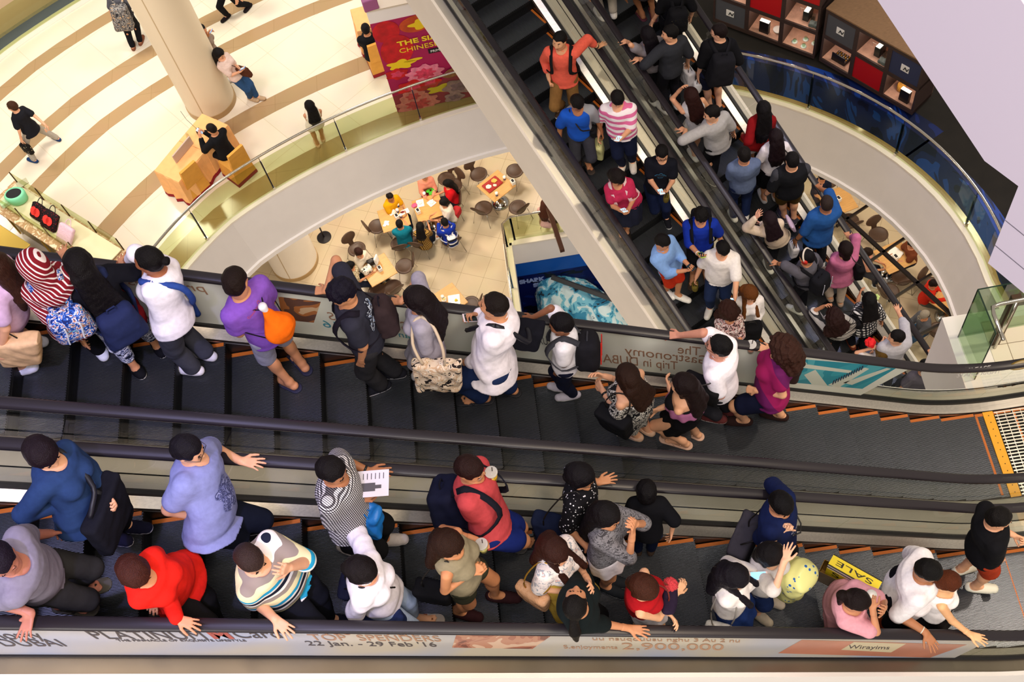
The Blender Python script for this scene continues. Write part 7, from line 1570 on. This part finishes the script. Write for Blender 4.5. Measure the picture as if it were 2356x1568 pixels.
bag(I,'thin black bag strap and small pouch on the man in blue','#101014',(.08,.04,.07),(-.18,.08,.05),strap='cross',strapr=.010)
I=Q('man in a pink and white striped polo shirt looking at his phone',(1420,222),1.74,(-.1,1),'BL',look=(.3,.95),pitch=.85,g=1.2,skin=SK1,hair=('short','#140f0f'),top=('shirt',('P','stripes',['#d96a9c','#efe6ea'],dict(scale=9,warp=.3)),dict(slv=.9,cc='#d96a9c')),bot=('trousers','#151c36',dict(wide=.012)),la='phone',ra='down',feet=[(1432,384),(1458,372)],shoe=('sneaker','#d9cfc2'))
phone(I,0,'lit phone in the hand of the man in pink stripes'); held_bag(I,1,'pale yellow green plastic bag carried by the man in pink stripes',None,(.11,.05,.15),name='plastic_bag',M=mat('green_plastic','#c3c48a',rough=.45,bump=.5,bscale=14),strapc='#c3c48a')
I=Q('woman in a raspberry t-shirt with white lettering, both hands on a phone',(1418,404),1.62,(.1,1),'BL',look=(.6,.8),pitch=.7,sex='f',g=1.2,skin=SK2,hair=('long','#1a1010',.18),top=('tee','#b52a50'),bot=('skirt','#181b2c',dict(len=.48,flare=1.1)),la='phone',ra='phone',shoe=('flat','#1c1614','#1c1614'))
phone(I,1,'lit phone held in both hands by the woman in raspberry'); chest_text(I,'HARMONY',mat('white_print','#e6e6ee',rough=.7),.62,-.08,.08,.022)
backpack(I,'pink and white backpack behind the woman in raspberry','#dba9b2',(.12,.07,.15),None,.03,'#dcc0c4',shift=.05)
I=Q('boy in glasses and a black t-shirt with a blue print, looking at his phone',(1530,318),1.62,(.1,1),'BL',look=(.2,1),pitch=.5,skin=SK1,glasses=True,hair=('short','#100c0d'),top=('tee','#10121c'),bot=('trousers','#121c3c'),la='phone2',ra='phone',feet=[(1520,462),(1545,492)],shoe=('sneaker','#14141c','#e0e0e4'))
phone(I,1,'lit phone held by the boy in the black t-shirt'); blob_print(I,mat('blue_line_print','#2b6f96',rough=.7),.62,.0,.07,.045,n=4,seed=3); blob_print(I,mat('shirt_black','#10121c',rough=.9),.62,.0,.062,.039,n=4,seed=3,d=.0015); chest_text(I,'noday',mat('blue_line_print','#2b6f96',rough=.7),.64,-.04,.05,.018); chest_text(I,'toys',mat('blue_line_print','#2b6f96',rough=.7),.57,-.03,.04,.018)
held_bag(I,0,'small olive cloth pouch in the boy\'s other hand','#5a4e1e',(.05,.03,.06),name='pouch')
I=Q('man in a royal blue polo shirt with a black backpack looking at his phone',(1613,492),1.74,(.1,1),'BL',look=(.35,.95),pitch=.65,skin=SK2,hair=('spiky','#120e10'),top=('shirt','#14309c',dict(slv=.95)),bot=('shorts','#0f0f14',dict(len=.9)),la='down',ra='phone',shoe=('flip','#3a2a20','#3a2a20'))
phone(I,1,'green edged phone held by the man in royal blue','#b6d65a',False); wristband(I,1,'#e0d8c8'); backpack(I,'black backpack on the man in royal blue','#111118',(.15,.09,.20),None,.0,None,shift=-.03)
I=Q('man in a light blue shirt and orange red shorts using a phone',(1523,552),1.72,(.85,.5),'BL',look=(.9,.4),pitch=.55,skin=SK2,hair=('short','#120e10'),top=('shirt','#7da3dc',dict(slv=1.4,hem=-.2)),bot=('shorts','#c43318',dict(len=.9)),la='phone',ra='phone',shoe=('sneaker','#e6e2dc'),feet=[(1535,672),(1552,680)])
phone(I,0,'dark phone held by the man in the light blue shirt','#22303c',False)
I=Q('man in a white t-shirt and jeans with a phone held out over the rail',(1663,572),1.72,(-.1,1),'BL',look=(.35,.9),pitch=.85,g=1.2,skin=SK1,hair=('short','#120e10'),top=('tee','#eee8e4',dict(slv=.9)),bot=('trousers','#1d2b4c'),la='fwd',ra='down',feet=[(1634,708),(1664,688)],shoe=('croc','#ddd8cc','#ddd8cc'))
phone(I,0,'lit phone held out to the side by the man in white'); held_bag(I,1,'small olive brown bag hanging from the hand of the man in white','#6e6128',(.07,.035,.07),name='small_bag')
I=Q('woman with long auburn hair in a white shirt holding a black bag',(1727,672),1.64,(.2,1),'BL',look=(.65,.75),pitch=.65,sex='f',skin=SK1,hair=('long','#7a4417',.30,1),top=('shirt','#eae4e2',dict(slv=1.5)),bot=('trousers','#34343c'),la='front',ra='front',shoe=('sneaker','#e6e2dc'))
bag(I,'black bag held in front of the auburn haired woman','#0d0d10',(.14,.08,.16),(.0,.26,.06),R=np.array([I['Rr'],I['Fr'],I['U']]),strap='stub')
I=Q('person with brown hair in a flowered top holding a phone, behind the handrail',(1680,718),1.62,(.3,1),'BL',look=(.5,.85),pitch=.7,sex='f',skin=SK2,hair=('curly','#3a1c14'),top=('tee',('P','blotch',['#3a2a2a','#b58a86','#d9cfca','#5a3a3a'],dict(scale=18,widths=[0,.42,.52,.6])),dict(slv=1.1)),bot=('trousers','#2c2c30'),la='phone',ra='phone')
phone(I,0,'lit phone held by the person in the flowered top'); 
bag(I,'dark green bag hanging beyond the handrail beside the man in glasses','#26401c',(.12,.07,.16),(.22,.0,.0),strap='shoulder')
# ------------------------------------------------------------------ people on the rising escalator behind (right one)
U_=(-.45,-.9)
Q('person in pale grey trousers on the top steps, cut by the upper edge',(1398,-92),1.72,U_,'BR',g=1.0,skin=SK2,top=('tee','#b5aca6'),bot=('trousers','#b0a79c'),la='down',ra='down',feet=[(1385,42),(1412,36)],shoe=('sneaker','#dcd8d2'))
Q('person with bare legs beside the studded backpack, cut by the upper edge',(1478,-88),1.66,U_,'BR',skin=SK3,top=('tee','#3a3436'),bot=('shorts','#2c2a30',dict(len=.6)),la='down',ra='down',feet=[(1478,40),(1504,42)],shoe=('flip','#5a2430','#5a2430'))
I=Q('person in black with a studded backpack, head cut by the upper edge',(1556,-52),1.68,(-.3,-.95),'BR',skin=SK1,sex='f',hair=('short',BK),top=('tee','#0c0c10',dict(slv=.9)),bot=('trousers','#0f0f14'),la='down',ra='down')
b_=backpack(I,'black backpack covered in silver studs','#101014',(.15,.10,.19),None,.06)
st=MB(); c=I['N']-I['up']*(.17*I['H']+.06)-I['Fr']*(I['dp']*1.15+.10*I['k']**.6+.01)
for i in range(9):
    for j in range(5): 
        if (i+j)%2==0: st=MB(); st.lathe(c-I['Fr']*.125+I['Rr']*(-.11+.027*i)+I['up']*(-.12+.05*j),[(.007,-.004),(.004,.008)],8); st.obj('stud',mat('silver_stud','#e0d6b8',rough=.2,metal=1),b_,c)
I=Q('woman with long black hair in a grey t-shirt, palms on the handrail',(1484,62),1.60,(-.6,-.8),'BR',pitch=.3,sex='f',skin=SK1,hair=('long','#130e16',.42),top=('tee','#827c82'),bot=('trousers','#15151c'),la={'rail':(1440,98)},ra='down')
I=Q('man in a charcoal t-shirt turning his face left, hand on the handrail',(1541,72),1.74,(-.6,-.75),'BR',look=(-1,.15),pitch=.05,skin=SK1,hair=('short','#100c0c'),top=('tee','#2a2c32',dict(slv=.95)),bot=('trousers','#0e0e16'),la={'rail':(1468,138)},ra='down')
held_bag(I,1,'white plastic bag with a dark print carried by the man in charcoal',None,(.13,.06,.16),name='plastic_bag',M=mat('white_plastic','#d9d6dc',rough=.4,bump=.5,bscale=14))
I=Q('man in glasses and a black t-shirt with a big black backpack and navy shorts',(1655,66),1.80,(-.35,-.9),'BR',look=(-.9,-.1),pitch=.1,skin='#d9a383',hair=('short','#1c1010'),glasses=True,top=('tee','#0c0c10',dict(slv=.95)),bot=('shorts','#161a30',dict(len=.8)),la={'px':(1607,172),'z':.85,'m':'relax'},ra='down',shoe=('sneaker','#2a2a30'))
backpack(I,'large black backpack on the man in glasses and navy shorts','#141419',(.17,.11,.24))
held_bag(I,0,'crumpled white paper bag in the hand of the man with the big backpack',None,(.06,.05,.10),name='paper_bag',M=mat('white_paper','#f2efe8',rough=.6))
I=Q('woman with long chestnut hair in a white sleeveless top, one arm bent over her eyes',(1588,215),1.60,(-.5,-.8),'BR',pitch=.2,sex='f',skin=SK1,hair=('long','#321612',.40),top=('vest','#d3d0cf',dict(hem=-.3,flare=1.15)),bot=('skirt','#cfcac6',dict(len=.3)),la='face',ra='down')
I=Q('man in a light grey shirt looking back left with his arm along the handrail',(1636,256),1.74,(-.6,-.7),'BR',look=(-1,.25),pitch=.15,skin=SK1,g=1.05,hair=('short','#15100f'),top=('shirt','#a8a6a6',dict(slv=.98,hem=-.18)),bot=('trousers','#0d0e16'),la={'rail':(1572,300)},ra='down',shoe=('sneaker','#1c1c20'))
I=Q('woman with long black hair in a dark red sweater and white shorts',(1758,246),1.62,(-.3,-.95),'BR',pitch=.3,sex='f',skin=SK3,g=1.05,hair=('long','#0f0c0e',.42),top=('long','#7d0d12'),bot=('shorts','#d9d3cc',dict(len=.3)),la='hip',ra='front',shoe=('sneaker','#d9d3cc'))
I=Q('woman with dark wine hair in a white t-shirt and black skirt',(1785,312),1.60,(-.3,-.9),'BR',pitch=.35,sex='f',skin=SK2,hair=('long','#1f0f14',.36),top=('tee','#e2dbe0'),bot=('skirt','#0d0c12',dict(len=.55,flare=1.3)),la='down',ra='down',shoe=('flat','#c9c6c8','#c9c6c8'))
bag(I,'black shoulder bag strap and bag of the woman with wine dark hair','#111116',(.12,.06,.13),(.22,.02,.05),strap='shoulder')
I=Q('man in a faded denim shirt and blue jeans seen from behind',(1712,352),1.66,(-.3,-.95),'BR',pitch=.35,skin=SK2,g=1.1,hair=('short','#1a1413'),top=('shirt','#5c6a88',dict(slv=.8)),bot=('trousers','#1c2a52'),la='front',ra='front')
I=Q('man in a black t-shirt with grey sleeves and khaki shorts',(1823,364),1.76,(-.3,-.95),'BR',pitch=.35,skin=SK1,g=1.15,hair=('short','#131011'),top=('tee','#141519',dict(slv=.9)),bot=('shorts','#5c4515',dict(len=.9)),la='down',ra='front',feet=[(1805,505),(1830,505)],shoe=('sneaker','#3a3440'))
for sg in (0,1):
    a=I['arms'][sg]; D=Field(a['sh']-.3,a['sh']+.3,.014); D.cone(a['sh'],a['sh']*.12+a['el']*.88,.083,.066,.0); sdf_obj('grey_sleeve',D,[cloth('#3a3a3f')],I['root'],I['org'])
wristband(I,0)
I=Q('woman in a cream knit sweater with wavy dark hair and one hand on her head',(1768,500),1.58,(-.4,-.85),'BR',pitch=.25,sex='f',skin='#dba285',hair=('long','#24131a',.24),top=('long','#d9c5ae',dict(hem=-.18,flare=1.1)),bot=('trousers','#15151a'),la='headside',ra='cross')
bag(I,'pale lilac flat bag under the arm of the woman in cream','#b7a0b4',(.12,.02,.11),(.20,.0,.18),name='flat_bag',rr=.015)
I=Q('man in a blue polo shirt with greying hair, hand on the outer handrail',(1903,462),1.74,(-.4,-.9),'BR',look=(-.2,-1),pitch=.2,skin=SK3,g=1.15,hair=('crop','#3a2d28'),top=('shirt','#22508e',dict(slv=.98,hem=-.2,cc='#47628c')),bot=('trousers','#15161c'),la='down',ra={'rail':(1884,432)})
wristband(I,0); held_bag(I,0,'white plastic bag carried by the man in the blue polo shirt',None,(.10,.05,.12),name='plastic_bag',M=mat('white_plastic','#d9d6dc',rough=.4,bump=.5,bscale=14))
I=Q('boy with white headphones and a grey sports shirt, hand on the inner handrail',(1856,588),1.64,(-.75,-.5),'BR',look=(-.9,-.3),pitch=.45,skin=SK2,hair=('short','#121014'),top=('tee','#56545c',dict(slv=.9)),bot=('trousers','#15151c'),la={'rail':(1785,606)},ra='down')
wristband(I,0); backpack(I,'black backpack with a grey zip line on the boy with headphones','#15151a',(.15,.10,.18),('#b9bcc6',(-.6,.6)),.02)
A_=I['A']; hp=empty('headphones',A_(0,0,.45),'white over-ear headphones on the boy in grey','headphones'); mb=MB(); mb.tube([A_(.43*math.cos(t),-.05,.10+.46*math.sin(t)) for t in np.linspace(0,math.pi,14)],.013,8); mb.obj('headband',mat('headband_white','#d8cdbd',rough=.4),hp,A_(0,0,.45),True)
for sg in(-1,1): mb=MB(); mb.tube([A_(sg*.36,-.05,.02),A_(sg*.47,-.05,.02)],.040,14); mb.obj('ear_cup',mat('ear_cup_red' if sg<0 else 'ear_cup','#c22a1c' if sg<0 else '#d8cdbd',rough=.4),hp,A_(0,0,.45),True)
I=Q('short haired woman in a pink shirt and cream trousers, one arm on the outer handrail',(1946,570),1.64,(-.3,-.95),'BR',pitch=.3,sex='f',g=1.15,skin=SK2,hair=('bob','#1f0f0c'),top=('shirt','#bd6a8c',dict(slv=1.5,hem=-.22,off=.02)),bot=('trousers','#c3ae9c',dict(wide=.015)),la='front',ra={'rail':(1950,543)},shoe=('flat','#a08878','#a08878'))
bag(I,'black leather shoulder bag of the woman in the pink shirt','#0e0c0e',(.13,.06,.15),(.24,-.02,.12),strap='shoulder')
I=Q('woman with black hair and a flower clip in a black and white checked shirt',(2002,682),1.64,(-.35,-.9),'BR',pitch=.3,sex='f',g=1.1,skin=SK2,hair=('long','#100d0d',.18),top=('shirt',('P','check',['#e6e4e0','#3a3a3e','#15151a'],dict(scale=17)),dict(slv=.95,hem=-.2,cc='#15151a')),bot=('trousers','#101018'),la='chest',ra='down',shoe=('flat','#6b2f1c','#6b2f1c'))
c=I['A'](.38,-.1,.2); mb=MB(); 
for t in range(6): mb.lathe(c+I['Rr']*.03*math.cos(t)+I['Fr']*.03*math.sin(t),[(.012,0),(.022,.012),(.01,.02)],8)
tag(mb.obj('flower_clip',mat('green_flower','#b9cf7a',rough=.7),None,c),'pale green flower clip in the hair of the woman in checks','hair clip')
I=Q('woman with curly brown hair in a grey top with striped shoulders',(1915,722),1.60,(-.35,-.9),'BR',pitch=.3,sex='f',g=1.15,skin=SK2,hair=('curly','#2f1612'),top=('tee',('P','stripes',['#a9a49e','#a9a49e','#2a2a2c','#c9c4be'],dict(scale=11,widths=[0,.4,.6,.8],warp=.2)),dict(slv=.98,hem=-.16)),bot=('trousers','#101014'),la='face',ra='down')
bag(I,'black shoulder bag between the curly haired woman and the woman in checks','#101014',(.10,.06,.12),(.24,.0,.0),strap='shoulder')
I=Q('man in a pale shirt at the escalator foot, one arm raised to the handrail',(2063,772),1.70,(-.3,-.95),'BR',look=(-1,.05),pitch=.1,skin=SK1,hair=('short','#141010'),top=('shirt','#b5b3b8',dict(slv=1.3)),bot=('trousers','#2a2a30'),la='front',ra={'rail':(2060,700)})
I=Q('child with dyed blond hair holding up a red paper flower',(2030,806),1.30,(-.3,-.9),'BR',pitch=.3,skin=SK1,hair=('bob','#7a5a25'),top=('tee','#cfcac4'),bot=('trousers','#2c3a2c'),la={'px':(2000,802),'z':1.15,'m':'grip'},ra='front')
c=at_z(2002,788,I['ground']+1.25); D=Field(c-.15,c+.15,.010); D.ell(c,np.eye(3),(.075,.075,.06),0); D.wrinkle(.014,60,2); root=empty('red_flower',c,'bright red paper flower held up by the blond child','flower'); sdf_obj('petals',D,[mat('flower_red','#e0141a',rough=.7)],root,c); mb=MB(); mb.tube([c-np.array([0,0,.05]),c-np.array([0,0,.22])],.008,6); mb.obj('stem',mat('stem_green','#1f4a2c',rough=.6),root,c)
I=Q('person with dark hair low behind the handrail at the very foot of the escalator',(2134,828),1.60,(-.3,-.9),'BR',pitch=.3,skin=SK2,hair=('short','#100d0d'),top=('tee','#56505a'),bot=('trousers','#22222a'),la='down',ra={'rail':(2140,812)})
# ------------------------------------------------------------------ people on the middle floor
q3=1.7
def M_(*a,**k): k.setdefault('q',q3); return person(*a,**k)
I=M_('woman walking in a black and blue top and grey trousers on the marble floor',(22,236),1.60,(-.9,-.35),'L1',look=(-1,-.1),pitch=.1,sex='f',skin=SK1,hair=('short','#4a2a16'),feet=[(82,372),(135,322)],top=('tee','#16161c',dict(hem=-.25)),bot=('trousers','#a39a8c'),la='down',ra={'px':(108,290),'z':.85,'m':'relax'} ,shoe=('flat','#1f3a66','#1c2c50'))
held_bag(I,0,'black bag with cream dots carried by the walking woman',None,(.12,.05,.13),M=ramp_mat('cream_dots','dots',['#d9c9a0','#15120f'],26))
I=M_('person with a large patterned grey backpack standing behind the column',(262,-30),1.70,(.1,-1),'L1',skin=SK2,hair=('short',BK),feet=[(308,112),(325,100)],top=('tee','#4a4a50'),bot=('trousers','#101014'),la='down',ra='down',shoe=('flat','#7a4a34','#7a4a34'))
backpack(I,'tall grey patterned backpack beside the column at the top',('P','blotch',['#2c2c30','#8f8a84','#3a3a40','#b59a7c'],dict(scale=14,widths=[0,.42,.52,.62])),(.19,.12,.30),None,.08)
I=M_('person in black leggings and black trainers with magenta tongues, cut by the top edge',(488,-70),1.62,(-.5,.5),'L1',sex='f',skin=SK1,hair=('long',BK),feet=[(525,40),(575,16)],top=('tee','#1c1c22'),bot=('trousers','#0c0c10'),la='down',ra='down',shoe=('sneaker','#1a1418','#15151a'))
I=M_('woman leaning on the column in pale pink top and jeans, looking at a phone',(499,118),1.62,(1,.25),'L1',look=(.9,.2),pitch=.5,sex='f',skin=SK1,hair=('long','#15100f',.35),feet=[(578,228),(592,226)],top=('tee','#d9bfb2',dict(slv=.8)),bot=('trousers','#2a4a72'),la='chest',ra='phone',shoe=('flat','#b79a78','#7a5a3a'))
phone(I,1,'small blue phone held by the leaning woman','#3a55a0'); bag(I,'brown round shoulder bag of the leaning woman','#4f2a1a',(.12,.06,.12),(-.05,.22,.04),strap='cross',strapc='#2a1812')
I=M_('person mostly hidden behind the column holding a phone up',(462,66),1.62,(1,-.2),'L1',look=(1,.1),pitch=.1,sex='f',skin=SK2,hair=('long',BK),top=('vest','#8c7a6a'),bot=('trousers','#33333a'),la={'px':(483,72),'z':1.55,'m':'phone'},ra='down')
phone(I,0,'blue phone held up beside the column','#5a78c0')
I=M_('woman in a white short playsuit with long black hair standing behind the glass railing',(712,240),1.55,(-.35,-.9),'L1',look=(-.6,-.8),pitch=.3,sex='f',skin=SK2,hair=('long','#0f0c0c',.34),top=('vest','#e6dcc2',dict(neck=.08,hem=-.15,flare=1.2)),bot=('shorts','#e2d6bb',dict(len=.4,wide=.03)),la='front',ra='front',shoe=('flat','#d9ae94','#d9ae94'),feet=[(732,335),(744,322)])
I=M_('attendant in a black suit seated at the cloth table reading a phone',(484,292),1.72,(-.85,-.5),'L1',look=(-.8,-.3),pitch=.5,sit=True,skin=SK2,hair=('crop','#1a1210'),top=('jacket','#111114',dict(slv=1.95,off=.02)),bot=('trousers','#0e0e11'),la={'px':(462,318),'z':.98,'m':'phone'},ra={'px':(470,303),'z':.98,'m':'phone'},shoe=('flat','#0c0c0c','#0c0c0c'))
phone(I,1,'white phone lying in the hands of the seated attendant','#efe6ea')
I=M_('person in black seated at the desk beside the magenta banner',(840,62),1.66,(-.1,-1),'L1',pitch=.3,sit=True,skin=SK2,hair=('short',BK),top=('jacket','#111114',dict(slv=1.9)),bot=('trousers','#101012'),la='table',ra='table',shoe=('flat','#0c0c0c','#0c0c0c'))
# ------------------------------------------------------------------ people in the food court
q4=2.0
def S(label,hd,f,top,hair,sex='m',skin=SK2,bot=('trousers','#1c2230'),la='table',ra='table',H=1.66,sit=True,**k):
    k.setdefault('pitch',.5); return person(label,hd,H,f,'L0',sit=sit,skin=skin,hair=hair,top=top,bot=bot,la=la,ra=ra,sex=sex,q=q4,**k)
S('man in a bright yellow t-shirt sitting at the oak table',(897,450),(.8,.7),('tee','#d89a0c'),('crop','#1c1210'),skin=SK3,g=1.15)
S('woman in a peach pink cardigan over dark red sitting below the fascia',(975,402),(.2,1),('jacket','#d98a72'),('short','#2a1512'),'f',bot=('skirt','#6e1018',dict(len=.5)))
S('girl in a red t-shirt with a long black ponytail',(1028,420),(-1,.3),('tee','#c2141c'),('long','#120d0d',.34),'f')
S('girl in a white t-shirt leaning over the table with her phone',(1020,463),(-.9,.35),('tee','#dccfc0'),('bob','#15100f'),'f',bot=('shorts','#5a6a72',dict(len=.5)))
S('man in a teal polo shirt sitting at the oak table',(918,512),(-.15,-1),('shirt','#0f7287',dict(cc='#d9dfd8')),('short','#140f0f'),g=1.1)
S('woman in a black and gold checked blouse with black hair',(966,518),(.1,-1),('tee',('P','check',['#c9a050','#6a4c20','#17120f'],dict(scale=22))),('long','#110d0d',.2),'f')
I=S('boy in a blue jacket with a striped backpack at the table end',(1022,508),(-.5,-.9),('jacket','#15309c'),('short','#0f0d10'))
backpack(I,'black white and blue backpack of the boy in the blue jacket',('P','stripes',['#14161e','#cfcfd4','#1c2a66'],dict(scale=8)),(.13,.09,.17),None,.05)
S('woman in a cream fluffy jacket with brown hair at the lower oak table',(825,578),(.8,.6),('jacket','#d9cdb8',dict(wr=.008)),('bob','#3a1c16'),'f')
S('woman in a cream patterned top with black hair at the lower oak table',(806,608),(1,-.2),('tee',('P','blotch',['#e0d3b2','#8a7a5a','#e6dcc2'],dict(scale=18))),('long','#0f0c0e',.25),'f')
S('person in a pale pink top with long hair sitting behind the lower glass railing',(1253,466),(.3,-1),('tee','#c9a096'),('long','#5a3020',.34),'f',bot=('skirt','#8c8486',dict(len=.4)))
S('person in a dark blue top at the table under the curved balcony edge',(1893,405),(.6,.8),('tee','#141c30'),('short','#120f10'))
S('person with dark hair beside the paper strewn table, mostly behind the escalator',(1998,578),(.8,.2),('tee','#c98f7c'),('bob','#2a1a12'),'f')
S('person at the right side of the paper strewn table under the fascia',(2098,558),(-.9,.2),('tee','#6e3a22'),('short','#1c1410'))
S('person in a bright red shirt bending over the table below the bars',(2150,650),(.9,.1),('jacket','#c42a18'),('short','#1c0f0c'),bot=('trousers','#56564e'))
I=S('person in a flat grey cap and grey shirt seated in the gap',(2128,722),(-.8,.3),('long','#55565c'),('short','#14100f'),bot=('trousers','#35506e'),cap='#8c8478')
S('person seated by the foot of the escalator in a brown top',(2190,748),(.6,-.5),('tee','#3a2418'),('short','#1a100c'))
